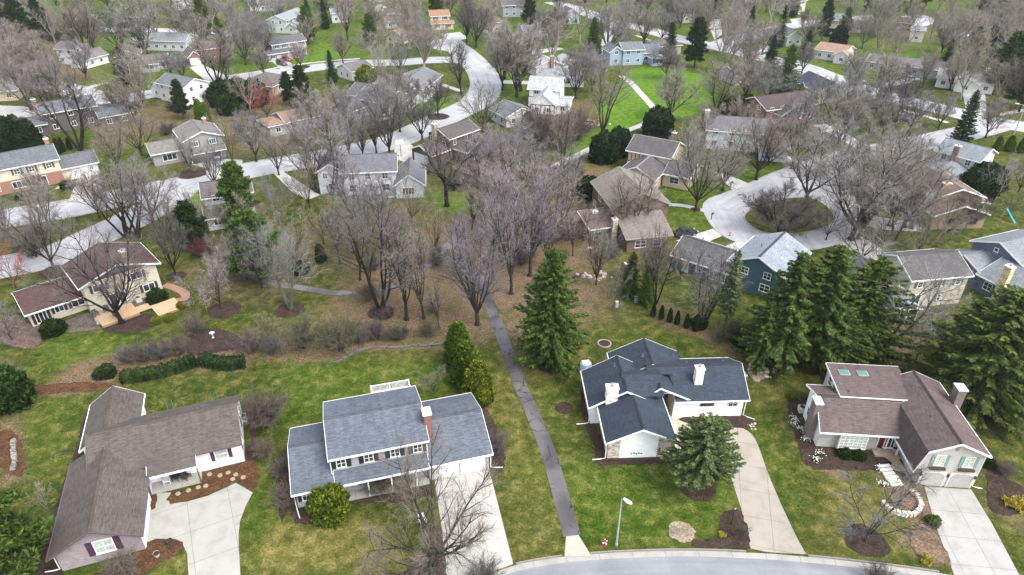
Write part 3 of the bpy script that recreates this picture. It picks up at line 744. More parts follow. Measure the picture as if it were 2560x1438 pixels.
h.win(7.3, 8.59, 1.15, 'f', 1.35, 1.5, PUR, mull=(1, 2), curt=True); h.win(-3.1, -.26, 1.0, 'f', 1.7, 1.75, PUR, mull=(2, 2), sw=.55, curt=True)
h.win(9.41, 10.2, 1.3, 'r', 1.0, 1.3, PUR); h.win(9.41, 14, 1.3, 'r', 1.0, 1.3, PUR); h.win(-1.59, 19.0, 1.0, 'r', 1.6, 1.4, PUR)
h.win(-7.11, 4, 1.1, 'l', 1.2, 1.2, PUR); h.win(-7.11, 8.5, 1.1, 'l', 1.2, 1.2, PUR); h.win(1.4, 8.59, 1.0, 'f', 1.0, 1.3, (.03, .03, .04)); h.door(3.0, 8.59, 'f', (.25, .2, .16)); h.win(4.2, 8.59, 1.1, 'f', .8, 1.2)
h.gdoor(.02, 2.5, 'r', 4.8, 2.1, (.68, .68, .7)); h.door(.02, 6.6, 'r', (.08, .06, .08))
h.box('porch_slab', .05, 4.95, 6.9, 8.58, .0, .14, CON); h.box('porch_post', 4.86, 4.98, 6.85, 6.97, .14, 2.5, DARKT)
for x, y, z in ((1.5, 12.9, 5.0), (5.6, 12.6, 5.2), (-5.6, 4.6, 3.4), (1.0, 13.4, 4.7), (6.0, 13.2, 4.9)): h.vent(x, y, z+.1)
h.downspout(-7.3, -.1, 2.5, -.5, .1); h.downspout(-7.3, 6.5, 2.5, -.5, .1)
GREYW = siding((.34, .34, .35))
h = House('colonial_house', 'two-storey house with blue-grey shingles, brick chimney and white double garage doors', 'blue-grey colonial', (-21.74, 46.75), 16)
h.roof, h.wall, h.capm = RBL, GREYW, shingle((.1, .115, .14)); BLK = (.018, .02, .024)
h.block(4.2, 13.9, 2.5, 10.7, 5.55, 1.35, 'x', oh=.5, og=.3)
h.block(.2, 4.18, 1.75, 10.4, 2.85, 1.65, 'x', oh=.7, og=.3, ends=(1, 0)); h.block(13.92, 20.5, 1.75, 10.8, 2.85, 1.65, 'x', oh=.7, og=.3, ends=(0, 1))
h.block(4.21, 13.89, 1.3, 2.48, 0, 0, 'x', prof=[(1.3, 2.66), (2.48, 3.3)], oh=.25, ohb=0, og=0, walls=False, cap=False)
for x in (5.1, 7.9, 10.6, 13.0): h.win(x, 2.49, 3.75, 'f', 1.0, 1.15, BLK, sw=.48)
for x in (5.6, 11.6): h.win(x, 2.49, .9, 'f', 1.5, 1.4, BLK)
h.door(8.6, 2.49, 'f', (.2, .02, .02))
for x in (1.2, 2.6): h.win(x, 1.74, .9, 'f', .9, 1.4, BLK)
h.win(.19, 4.5, 1.0, 'l'); h.win(.19, 8, 1.0, 'l'); h.win(20.51, 5, 1.2, 'r')
h.gdoor(15.85, 1.74, 'f', 2.55, 2.15, (.72, .72, .71)); h.gdoor(18.6, 1.74, 'f', 2.55, 2.15, (.72, .72, .71))
h.box('porch_slab', 4.3, 13.8, 1.2, 2.48, 0, .15, CON)
for x in (5.0, 7.4, 9.8, 12.4): h.box('porch_post', x, x+.13, 1.25, 1.38, .15, 2.62, WHITE)
h.chimney(14.45, 4.3, 3.0, 7.4, .8, 1.2, brick((.17, .06, .04)), (.66, .64, .62), False)
h.downspout(4.05, 2.3, 5.2, 0, -.2); h.downspout(20.65, 1.6, 2.7, .5, -.1); h.downspout(.05, 1.6, 2.7, .1, -.5); h.downspout(13.95, 2.3, 5.2, .05, -.1)
for x, y, z in ((8.8, 8.0, 6.5), (9.8, 7.6, 6.6), (7.4, 8.4, 6.4), (16.3, 7.4, 4.2)): h.vent(x, y, z-.1)
d = h.box('rear_deck', 9.2, 13.8, 10.75, 13.9, 3.3, 3.5, plain('deck_wood', (.45, .42, .38)))
m = MB()
for x in (9.25, 11.45, 13.68): m.box(x, x+.12, 13.7, 13.82, 3.5, 4.65)
m.box(9.25, 13.8, 13.72, 13.8, 4.5, 4.6); m.box(9.25, 13.8, 13.72, 13.8, 3.6, 3.68)
for i in range(32):
    x = 9.42+i*.136
    if abs(x-11.5) > .1: m.box(x, x+.05, 13.74, 13.78, 3.68, 4.5)
for x in (9.25, 13.72):
    m.box(x, x+.07, 10.78, 13.69, 4.5, 4.6)
    for i in range(18): m.box(x+.01, x+.05, 10.9+i*.155, 10.94+i*.155, 3.5, 4.5)
m.build('railing', WHITE, d)
h.box('deck_post', 9.3, 9.44, 13.6, 13.74, 0, 3.3, WHITE); h.box('deck_post', 13.6, 13.74, 13.6, 13.74, 0, 3.3, WHITE)

LST, LST2 = stone((.42, .36, .29)), stone((.62, .57, .5)); WSID = siding((.86, .86, .85))
h = House('stone_ranch_house', 'charcoal roofed ranch house with white and stone gable front and two pale stone chimneys', 'charcoal ranch house', (10.64, 55.52), 2.4)
h.roof, h.wall, h.capm = RDK, WSID, shingle((.03, .036, .05))
h.block(0, 7.0, 0, 8.6, 3.0, 1.65, 'y', wall=LST, oh=.45, og=.7, ends=(1, 0))
h.block(-1.1, 6.7, 5.75, 12.0, 3.02, 2.1, 'y', oh=.42, og=.6, ends=(1, 0), eav=(1, 0))
h.block(2.8, 11.0, 10.2, 15.3, 3.0, 2.0, 'y', oh=.42, og=.35, ends=(0, 1), eav=(1, 0))
h.block(8.9, 17.3, 6.35, 13.5, 3.05, 2.0, 'x', oh=.55, og=.4, ends=(0, 1), rake=(0, 1))
h.block(6.0, 8.9, 8.9, 13.5, 0, 0, 'x', prof=[(8.9, 4.477), (9.925, 5.05), (13.5, 3.05)], oh=0, ohb=.55, og=0, walls=False, rake=(0, 0), eav=(0, 0))
h.block(2.6, 7.3, 5.5, 11.6, 0, 0, 'x', prof=[(5.5, 3.95), (8.2, 5.35), (11.6, 3.5)], oh=0, og=0, walls=False, rake=(0, 0), eav=(0, 0))
h.block(5.0, 10.4, 6.75, 9.3, 0, 0, 'y', prof=[(5.0, 3.3), (6.95, 4.75), (10.4, 3.0)], oh=.25, og=.75, ends=(1, 0), walls=False, rake=(1, 0), eav=(0, 0))
m = MB(); m.face([(1.35, -.012, .0), (5.55, -.012, 0), (5.55, -.012, 3.6), (3.5, -.012, 4.5), (1.35, -.012, 3.55)]); h.part('wall_panel', m, siding((.88, .88, .87)))
m = MB()
for i in range(5): m.box(2.6+i*.28, 2.78+i*.28, -.05, -.014, .55+.08*(i % 2), .7+.08*(i % 2))
h.part('house_ornament', m, plain('iron', (.03, .03, .03)))
m = MB(); m.box(3.4, 3.6, -.12, -.02, 4.0, 4.25); h.part('gable_lamp', m, plain('iron', (.12, .07, .04)))
m = MB(); m.face([(5.5, 8.55, 0), (9.0, 8.55, 0), (9.0, 8.55, 3.6), (7.1, 8.55, 4.0), (5.5, 8.55, 3.6)]); h.part('entry_wall', m, LST)
h.box('side_panel', 8.88, 8.9, 6.4, 8.5, 0, 3.0, LST)
h.door(7.55, 8.53, 'f', (.42, .22, .03), 1.05, .25); h.win(8.45, 8.54, .3, 'f', .6, 2.2, None, DARKT, (1, 1))
h.box('porch_slab', 7.05, 8.85, 5.2, 8.5, 0, .2, concrete((.42, .37, .3), 2, 2))
h.box('porch_beam', 5.7, 10.1, 7.3, 7.45, 2.9, 3.1, WHITE)
h.win(12.9, 6.34, 1.75, 'f', 1.6, .8, None, DARKT, (2, 1)); h.win(16.0, 6.34, 1.5, 'f', 1.2, .9)
h.win(-1.11, 8.5, .9, 'l', 1.6, 1.4); h.win(-1.11, 10.8, .9, 'l', 1.2, 1.4); h.win(17.31, 9, 1, 'r'); h.win(-.01, 3, 1.2, 'l', 1.4, 1.2)
h.gdoor(7.01, 3.6, 'r', 4.9, 2.1, (.66, .63, .58))
h.chimney(1.1, 5.5, 0, 5.65, 1.35, .9, LST2, (.6, .55, .5)); h.chimney(11.9, 8.0, 3.8, 6.1, .95, .85, LST2, (.6, .55, .5))
for x, y, z in ((6.0, 12.0, 5.05), (11.3, 11.2, 4.6), (16.0, 11.6, 4.4), (2.2, 10.2, 5.0)): h.vent(x, y, z)
h.downspout(17.5, 6.2, 3.0, .45, -.25); h.downspout(-.25, -.2, 2.8, -.55, 0, (0, .1)); h.downspout(-1.3, 5.6, 2.8, -.55, 0, (0, .1))

TAUPE = siding((.42, .405, .37)); h = House('gambrel_house', 'taupe house with pink-brown barn roof, teal shutters and two arched garage doors', 'taupe barn-roofed house', (43.26, 51.67), -5)
h.roof, h.wall, h.capm = RBU, TAUPE, shingle((.06, .05, .05)); TEAL = (.16, .27, .25)
h.block(-.05, 5.6, 0, 11.3, 0, 0, 'y', prof=[(-.95, 2.35), (-.3, 4.95), (2.6, 6.3), (5.6, 4.95)], oh=.05, ohb=.3, og=.35, walls=False)
m = MB()
for yy in (0, 11.3): m.face([(0, yy, 0), (5.6, yy, 0), (5.6, yy, 4.93), (2.6, yy, 6.28), (-.28, yy, 4.93), (-.9, yy, 2.4), (0, yy, 2.35)])
m.face([(5.6, 0, 0), (5.6, 11.3, 0), (5.6, 11.3, 4.93), (5.6, 0, 4.93)]); m.face([(0, 0, 0), (0, 11.3, 0), (0, 11.3, 2.4), (0, 0, 2.4)]); h.part('wall', m, TAUPE)
h.block(-9.0, -.02, 4.95, 10.2, 0, 0, 'x', prof=[(4.95, 3.3), (7.5, 5.3), (10.4, 4.3)], oh=.75, ohb=.3, og=.35, ends=(1, 0), rake=(1, 0))
h.block(-6.5, 1.5, 7.45, 12.8, 0, 0, 'x', prof=[(7.45, 5.35), (12.8, 5.75)], oh=0, ohb=.25, og=.3, ends=(1, 0), cap=False, rake=(1, 0))
m = MB(); m.face([(-9.012, 5.0, 0), (-9.012, 10.15, 0), (-9.012, 10.15, 4.3), (-9.012, 7.5, 5.2), (-9.012, 5.0, 3.3)]); h.part('side_wall', m, siding((.82, .82, .81)))
for x in (1.35, 4.25):
    h.win(x, -.012, 3.0, 'f', 1.05, 1.45, TEAL, CREAMT, (2, 4), .34, curt=True)
    b = h.box('flower_box', x-.8, x+.8, -.3, -.07, 2.55, 2.83, plain('wood', (.06, .035, .03)))
    h.gdoor(x, -.012, 'f', 2.3, 1.95, (.36, .345, .32), CREAMT)
    m = MB()
    for sx in (-1, 1): m.face([(x+sx*1.15, -.06, 1.96), (x+sx*.75, -.06, 1.96), (x+sx*1.15, -.06, 1.55)])
    m.build('door_arch', CREAMT, h.root)
m = MB(); m.box(2.45, 2.75, -.06, -.01, 5.2, 5.9); h.part('gable_vent', m, plain('vent', (.2, .2, .18)))
for x in (.0, 2.8, 5.5): m = MB(); m.box(x-.08, x+.08, -.2, -.02, 1.5, 1.85); h.part('wall_lamp', m, plain('iron', (.03, .03, .03)))
h.box('bay', -7.0, -3.8, 4.4, 4.94, .35, 2.55, TAUPE); h.win(-5.4, 4.39, .55, 'f', 3.0, 1.75, None, WHITE, (6, 4), curt=True)
h.win(-1.2, 4.93, .5, 'f', 1.2, 1.7, None, WHITE, (3, 1)); h.door(-2.0, 4.93, 'f', (.09, .02, .02), .9, .3)
h.box('porch_slab', -2.9, -.1, 3.8, 4.92, 0, .28, brick((.35, .24, .18))); h.box('porch_post', -.62, -.48, 4.0, 4.14, .28, 3.0, WHITE)
for y in (8.4, 9.8, 11.3): h.win(-6.51, y, 3.9, 'l', 1.1, 1.3, None, WHITE, (1, 2))
h.win(-9.01, 8.8, 1, 'l')
DB = brick((.13, .1, .09))
h.chimney(-9.45, 6.6, 0, 5.3, .75, 1.3, DB, (.6, .59, .56), False); h.chimney(6.1, 8.2, 0, 7.0, .9, 1.2, DB, (.62, .62, .6), False)
for x in (-5.2, -3.1):
    m = MB(); m.box(x-.6, x+.6, 11.0, 11.9, 5.72, 5.9); k = m.build('skylight', plain('metal', (.3, .28, .26), .4), h.root)
    m = MB(); m.box(x-.5, x+.5, 11.08, 11.82, 5.902, 5.93); m.build('pane', plain('skylight_glass', (.1, .2, .19), .1), k)
for x, y, z in ((-5.6, 8.2, 5.4), (1.0, 9.4, 5.6), (1.6, 9.2, 5.9), (1.5, 4.2, 5.75)): h.vent(x, y, z+.1)
h.downspout(5.75, .1, 4.9, .4, -.05)
for y in (1.6, 4.4): h.win(5.61, y, 3.2, 'r', 1.0, 1.2)
# ---------------- the houses of the middle distance
CRM = siding((.50, .47, .38)); BUR = shingle((.105, .058, .055)); BRN = (.04, .02, .018)
def frame(p0, p1, z=0):
    a, b = G(*p0, z), G(*p1, z); return a, math.degrees(math.atan2(b[1]-a[1], b[0]-a[0])), math.dist(a, b)
h = House('cream_house', 'cream two-storey house with burgundy roof, dark shutters and orange wooden deck', 'burgundy-roofed house', (-62.2, 84.5), 42.8)
h.roof, h.wall, h.capm = BUR, CRM, shingle((.08, .045, .045))
h.block(0, 10.2, 0, 8.2, 5.1, 1.75, 'y', oh=.6, og=.6); h.block(-7.2, -.02, 2.4, 9.4, 2.7, 1.35, 'x', oh=.7, og=.5, ends=(1, 0))
m = MB(); m.face([(.1, -.014, 5.12), (10.1, -.014, 5.12), (5.1, -.014, 6.75)]); h.part('gable_panel', m, plain('dark_boards', (.05, .03, .027)))
h.box('frieze', .02, 10.18, -.05, -.002, 5.0, 5.12, WHITE)
for x, z in ((2.0, 3.4), (7.2, 3.4), (8.4, .9)): h.win(x, -.01, z, 'f', 1.7, 1.2, BRN, mull=(2, 1))
for i, x in enumerate((3.3, 4.5)): h.win(x, -.01, .3, 'f', 1.0, 2.1, None, mull=(1, 1))
for x, w_ in ((-.9, 1.7), (-3.4, 1.2)): h.win(x, 2.39, 1.0, 'f', w_, 1.15, BRN, mull=(2, 1))
h.win(-5.8, 2.39, .3, 'f', 1.5, 2.0, BRN, mull=(3, 1)); h.win(10.21, 3, 3.3, 'r'); h.win(10.21, 6, .9, 'r')
h.chimney(6.9, 2.4, 5.2, 7.3, .9, .9, brick((.3, .12, .06)))
for p in ((2.5, 5, 6.1), (8.3, 3.2, 5.9), (-3, 4.5, 3.7), (-4.4, 5, 3.8)): h.vent(*p)
DECK = plain('deck_wood', (.46, .31, .19), .7)
dk = thing('deck', 'orange wooden deck stepping around the big tree behind the cream house', 'deck', (-62.2, 84.5), R(42.8))
m = MB()
def boards(m, x0, x1, y0, y1, z):
    n = int((y1-y0)/.3)
    for i in range(n): m.box(x0, x1, y0+i*.3, y0+i*.3+.285, z-.08, z)
boards(m, .1, 5.2, -4.7, -.6, .42); m.build('deck_platform', DECK, dk); m = MB(); boards(m, 5.21, 7.0, -4.4, -2.6, .38); m.build('deck_platform', DECK, dk)
m = MB(); boards(m, 7.01, 10.6, -7.3, -3.6, .34); m.build('deck_platform', DECK, dk)
for q_ in ((.1, 5.2, -4.74, -4.7, 0, .33), (7.01, 10.6, -7.34, -7.3, 0, .25)): m = MB(); m.box(*q_); m.build('skirt', plain('wood', (.3, .17, .09)), dk)

TB = siding((.055, .115, .15)); GDK = shingle((.12, .12, .125)); GLT = shingle((.33, .37, .42))
h = House('blue_house', 'dark teal-blue house with a charcoal garage wing and pale blue-grey main roof', 'dark teal house', (26.3, 98.8), -39)
h.roof, h.wall, h.capm = GDK, TB, shingle((.07, .07, .08))
h.block(.3, 9.6, 0, 7.2, 2.85, 1.7, 'x', oh=.6, og=.35, ends=(1, 1)); h.block(9.62, 18.0, .6, 10.5, 4.6, 2.0, 'y', roof=GLT, oh=.5, og=.5)
h.door(2.6, -.01, 'f', (.6, .62, .6)); h.win(5.0, -.01, 1.0, 'f', 1.1, 1.2, mull=(1, 2)); h.win(7.4, -.01, .5, 'f', 1.3, 1.6, mull=(2, 1)); h.win(8.9, -.01, .5, 'f', 1.1, 1.6, mull=(2, 1))
h.win(12, .59, 3.0, 'f', 1.2, 1.2); h.win(15.5, .59, 1.0, 'f', 1.6, 1.3); h.win(15.5, .59, 3.2, 'f', 1.2, 1.2)
h.vent(3, 4.6, 4.4); h.vent(6.2, 5, 4.4); h.vent(12.4, 5, 6.2)
TPR = shingle((.27, .235, .205)); TBR = siding((.16, .115, .085))
h = House('brown_house', 'taupe brown house with steep gable roof, flat-roofed extension and masonry chimney', 'taupe gabled house', (17.8, 111), 11)
h.roof, h.wall, h.capm = TPR, TBR, shingle((.34, .31, .28))
h.block(.3, 10.8, .4, 12.6, 5.1, 2.5, 'y', oh=.4, og=.5, trim=plain('trim', (.3, .27, .24)))
h.block(.6, 8.2, -7.2, .38, 0, 0, 'x', prof=[(-7.2, 2.9), (-1.5, 4.55), (.38, 4.1)], oh=.5, ohb=0, og=.5, trim=plain('trim', (.3, .27, .24)), eav=(1, 0))
h.block(-4.5, .28, -2.6, 4.8, 0, 0, 'y', prof=[(-4.5, 2.65), (.28, 2.95)], roof=shingle((.27, .19, .17)), oh=.3, ohb=0, cap=False, eav=(1, 0))
h.chimney(-.5, -3.2, 0, 4.6, .9, .9, stone((.4, .33, .27))); m = MB(); m.box(-2.6, -1.4, 3.0, 4.2, 2.9, 3.3); h.part('skylight', m, plain('metal', (.5, .52, .54), .25))
h.win(3.2, .39, 3.4, 'f', 1.3, 1.2); h.win(.29, 8, 3.2, 'l', 1.5, 1.2); h.win(.29, 10.5, .9, 'l', 1.5, 1.2); h.win(-4.51, -1, .5, 'l', 1.8, 1.7, mull=(2, 1)); h.win(-3.2, -2.61, .6, 'f', 1.6, 1.6); h.win(10.81, 4, 3.2, 'r'); h.win(10.81, 8, 1, 'r'); h.win(3, -7.21, .8, 'f', 2, 1.4); h.win(6, -7.21, .8, 'f', 1.6, 1.4)
m = MB(); m.face([(10.812, .5, 0), (10.812, 12.5, 0), (10.812, 12.5, 2.6), (10.812, .5, 2.6)]); h.part('brick_side', m, brick((.3, .13, .06)))
TIM = plain('timber', (.05, .032, .026)); BEI = siding((.52, .44, .32))
def timber_face(h, pts_fn, W, z0, z1, n, gable=0):
    m = MB()
    for i in range(n+1): x = W[0]+(W[1]-W[0])*i/n; m.box(*pts_fn(x-.09, x+.09), z0, z1)
    m.box(*pts_fn(W[0], W[1]), z0-.2, z0-.003); m.box(*pts_fn(W[0], W[1]), z1+.003, z1+.2); h.part('timber_frame', m, TIM)
h = House('half_timbered_house', 'beige half-timbered house with dark grey roof and red brick chimney', 'beige half-timbered house', (24.9, 141.4), -30.9)
h.roof, h.wall, h.capm = shingle((.135, .12, .12)), BEI, shingle((.3, .28, .27))
h.block(0, 9.5, .4, 9.0, 5.0, 2.1, 'x', oh=.4, og=.4); timber_face(h, lambda a, b: (a, b, .34, .398), (.1, 5.2), 2.8, 4.7, 6)
h.block(1.4, 9.2, -7.5, .38, 2.9, 1.9, 'y', oh=.4, og=.5, ends=(1, 0)); h.block(9.52, 15, -3, 4.6, 2.9, 1.7, 'x', oh=.5, og=.4, ends=(0, 1))
h.chimney(7.6, 7.4, 4, 8.0, .9, .8); h.win(1, .39, .8); h.win(5, -7.51, 1.0, 'f', 1.8, 1.3); h.win(-.01, 3, 3.2, 'l'); h.win(-.01, 6, 1, 'l'); h.win(12, -3.01, .9, 'f', 2, 1.4); h.vent(3.6, 2.6, 6.1)
DBR = siding((.085, .07, .055)); RGB = shingle((.13, .115, .11))
h = House('dark_brown_house', 'dark brown two-storey house with white trim and tall tan chimney beside the street', 'dark brown house', (-13.7, 147.8), 49)
h.roof, h.wall, h.capm = RGB, DBR, shingle((.08, .07, .07))
h.block(0, 9.2, .4, 7.2, 5.3, 1.5, 'x', oh=.4, og=.4); h.block(-5.4, -.02, .7, 7.2, 2.9, 1.4, 'x', oh=.5, og=.5, ends=(1, 0)); h.block(1.2, 7.6, -4.0, .38, 2.9, 1.5, 'y', oh=.4, og=.4, ends=(1, 0))
h.chimney(-.55, 4.6, 0, 7.9, .9, 1.1, brick((.38, .32, .24)))
for x in (1.6, 5.2, 7.8): h.win(x, .39, 3.5, 'f', .9, 1.2, mull=(1, 2))
h.win(-.01, 2.2, 3.5, 'l', 1.1, 1.4, BRN, mull=(1, 2)); h.win(-.01, 6.2, 3.5, 'l', 1.1, 1.3, BRN, mull=(1, 2)); h.win(3.2, -4.01, .6, 'f', 1.4, 1.8); h.win(5.5, -4.01, .6, 'f', 1.4, 1.8); h.vent(5.8, 2.6, 6.3); h.vent(6.6, 2.9, 6.4); h.gdoor(-5.41, 4, 'l', 4.6, 2.1)
BWS = siding((.52, .56, .60)); GVI = shingle((.19, .19, .215))
h = House('pale_grey_house', 'pale blue-grey two-storey house with slate roof behind the dark oak', 'pale blue-grey house', (-34, 128.6), 6)
h.roof, h.wall, h.capm = GVI, BWS, shingle((.12, .12, .14))
h.block(0, 10.5, 0, 8.2, 5.1, 2.0, 'x', oh=.5, og=.5); h.block(-5.0, -.02, 1.2, 9.4, 4.9, 1.5, 'y', oh=.4, og=.4); h.block(10.52, 16, -2.6, 6.2, 3.0, 2.0, 'y', oh=.5, og=.4)
for x in (1.8, 5, 8.4): h.win(x, -.01, 3.3, 'f', 1.2, 1.3); h.win(x, -.01, .7, 'f', 1.5, 1.6)
h.win(13, -2.61, .7, 'f', 2.4, 1.6, mull=(4, 1)); h.win(-3.6, 1.19, 3.3, 'f', 1, 1.3); h.win(-1.6, 1.19, 3.3, 'f', 1, 1.3); h.win(-2.5, 1.19, .7, 'f', 1.4, 1.6); h.win(-5.01, 5, 3.2, 'l')
GW = siding((.27, .265, .26)); RGW = shingle((.24, .225, .205))
h = House('grey_garage_house', 'grey two-storey house with double garage under a skirt roof by the street', 'skirt-roofed grey house', (-72.9, 146.2), 33)
h.roof, h.wall, h.capm = RGW, GW, shingle((.17, .16, .15))
h.block(0, 8.2, 0, 9.6, 5.3, 1.5, 'y', oh=.45, og=.45); h.block(-6.6, -.02, 2.6, 10, 2.9, 1.4, 'x', oh=.5, og=.4, ends=(1, 0))
h.block(.2, 8.0, -1.3, -.02, 0, 0, 'x', prof=[(-1.3, 2.6), (-.02, 3.3)], oh=.4, ohb=0, og=.3, walls=False, cap=False)
for x in (2.2, 6.0): h.win(x, -.01, 3.7, 'f', 1.5, 1.2, (.12, .12, .13), mull=(3, 1))
h.win(-3.2, 2.59, .8, 'f', 3.0, 1.5, mull=(3, 1)); h.gdoor(2.3, -.012, 'f', 2.8, 2.1, (.12, .1, .09)); h.gdoor(5.8, -.012, 'f', 2.8, 2.1, (.04, .04, .045)); h.win(-6.61, 6, 1, 'l')
h.chimney(6.5, 8, 4, 7.3, .8, .8); 
YB = siding((.52, .48, .37)); RB2 = brick((.24, .1, .065)); SLG = shingle((.17, .18, .195))
h = House('brick_colonial', 'cream and red brick colonial with slate roof and white garage door by the left edge', 'cream and brick colonial', (-102.7, 129.3), 38)
h.roof, h.wall, h.capm = SLG, YB, shingle((.11, .11, .12))
h.block(-4, 10.2, .5, 8.4, 5.25, 1.9, 'x', oh=.45, og=.35); h.block(10.22, 17, 1.0, 7.2, 2.85, 1.6, 'x', oh=.5, og=.35, ends=(0, 1))
m = MB(); m.face([(-3.95, .485, .0), (10.15, .485, 0), (10.15, .485, 2.6), (-3.95, .485, 2.6)]); h.part('brick_front', m, RB2)
m = MB(); m.face([(10.215, .55, 0), (10.215, 8.3, 0), (10.215, 8.3, 2.6), (10.215, .55, 2.6)]); h.part('brick_side', m, RB2)
for x in (-1.4, 2.6, 5.2, 8.3): h.win(x, .49, 3.5, 'f', 1.1, 1.2, (.1, .05, .035))
h.win(2.6, .47, .7, 'f', 3.2, 1.5, mull=(4, 1)); h.win(-1.8, .47, .8, 'f', 1.4, 1.5); h.door(6.6, .47, 'f', (.05, .035, .03)); h.gdoor(14.2, .99, 'f', 4.9, 2.15, (.74, .76, .74)); h.chimney(9.6, 5, 5, 8.3, .8, .9)
SLB = siding((.105, .135, .19)); SLR = shingle((.27, .29, .31))
h = House('slate_blue_house', 'slate blue house with pale grey stepped roofs and tall tan stone chimney', 'slate blue house', (74.9, 98.5), -68.7)
h.roof, h.wall, h.capm = SLR, SLB, shingle((.2, .21, .23))
h.block(-.2, 8.0, .3, 10.6, 5.0, 1.75, 'y', oh=.4, og=.5); h.block(-1.4, 5.6, -4.0, .28, 2.8, 1.6, 'y', oh=.4, og=.5, ends=(1, 0)); h.block(5.62, 14, -4.4, 4.2, 2.9, 1.8, 'x', oh=.5, og=.5)
h.chimney(9.4, -4.95, 0, 6.3, 1.1, .9, stone((.45, .36, .22)), (.6, .58, .54)); h.win(3.6, .29, 4.9, 'f', .7, .7, mull=(1, 1)); h.win(2, -4.01, .9, 'f', 1.8, 1.3); h.win(7.2, -4.41, .9, 'f', 1.4, 1.3); h.win(-1.41, -2, .9, 'l', 1.2, 1.2); h.win(-.21, 4, 3, 'l', 1.2, 1.2); h.win(-.21, 7.5, 3, 'l', 1.2, 1.2)
CST = siding((.42, .395, .31)); RDG = shingle((.125, .12, .118))
h = House('cream_stone_house', 'pale stone and cream two-storey house with dark roof and screened rear porch', 'cream stone house', (58.9, 85.9), 8.9)
h.roof, h.wall, h.capm = RDG, CST, shingle((.08, .08, .08))
h.block(0, 9.4, .5, 8.3, 5.1, 1.8, 'x', oh=.4, og=.35); h.block(-5.6, -.02, 1.6, 9.2, 2.9, 1.8, 'y', oh=.4, og=.4, wall=stone((.4, .36, .27)))
h.block(-5.3, -.9, -3.3, 1.58, 2.6, .9, 'y', oh=.35, og=.35, roof=shingle((.3, .34, .36)), wall=plain('screen', (.02, .022, .024)), ends=(1, 0))
m = MB()
for x in (-5.3, -3.85, -2.4, -.9): m.box(x-.05, x+.05, -3.36, -3.302, .1, 2.6)
m.box(-5.3, -.9, -3.36, -3.302, 1.2, 1.28); m.box(-5.3, -.9, -3.36, -3.302, 2.42, 2.6); h.part('screen_frame', m, WHITE)
for x in (1.6, 4.8, 7.8): h.win(x, .49, 3.5, 'f', .9, 1.0, (.1, .08, .06), mull=(1, 2))
h.win(1.6, .49, .3, 'f', 1.7, 2.0, mull=(2, 1)); h.win(5.2, .49, .9, 'f', 1.2, 1.2); h.vent(2.4, 6.2, 6.0); h.vent(6.8, 6.2, 6.1); h.vent(-4, 4, 3.8)
h = House('grey_gable_house', 'pale grey two-storey house with blue-grey roof and stone chimney by the corner', 'blue-grey corner house', (91.3, 141.1), -51.5)
h.roof, h.wall, h.capm = shingle((.28, .31, .335)), siding((.6, .6, .58)), shingle((.2, .21, .22))
h.block(0, 8.6, .4, 8.6, 5.1, 1.7, 'x', oh=.5, og=.4); h.block(.6, 7.4, -6.2, .38, 2.7, 1.3, 'y', oh=.4, og=.5, ends=(1, 0)); h.chimney(4.0, -.3, 0, 7.2, 1.1, .9, stone((.2, .14, .11)))
h.win(1.8, .39, 3.5); h.win(6.6, .39, 3.5); h.win(4, -6.21, .9, 'f', 2, 1.3); h.win(-.01, 3, 3.5, 'l'); h.win(-.01, 6, .9, 'l')
TAN = siding((.26, .195, .12)); BTR = shingle((.235, .17, .13))
h = House('tan_sided_house', 'tan lap-sided house with brown roof and rounded chimney top on the right', 'tan lap-sided house', (79.5, 113.2), 4)
h.roof, h.wall, h.capm = BTR, TAN, shingle((.16, .12, .1))
h.block(-2.6, 7.4, 0, 3.2, 2.9, 1.7, 'y', oh=.4, og=.4); h.block(-1.6, 8.0, 3.22, 15, 4.9, 1.7, 'y', oh=.4, og=.6); h.block(8.02, 11, 5, 11, 0, 0, 'y', prof=[(8.02, 3.2), (11, 2.7)], oh=.3, cap=False)
h.win(1.0, -.01, 1.2, 'f', 1.3, .9, None, DARKT, (2, 1)); h.win(5.2, -.01, .9, 'f', 1.5, 1.2, None, DARKT, (2, 1)); h.chimney(1.2, 4.6, 4, 7.1, 1.6, .8, brick((.32, .17, .1)), (.6, .5, .42)); h.win(9.5, 4.99, .6, 'f', 1.6, 1.6, None, DARKT)

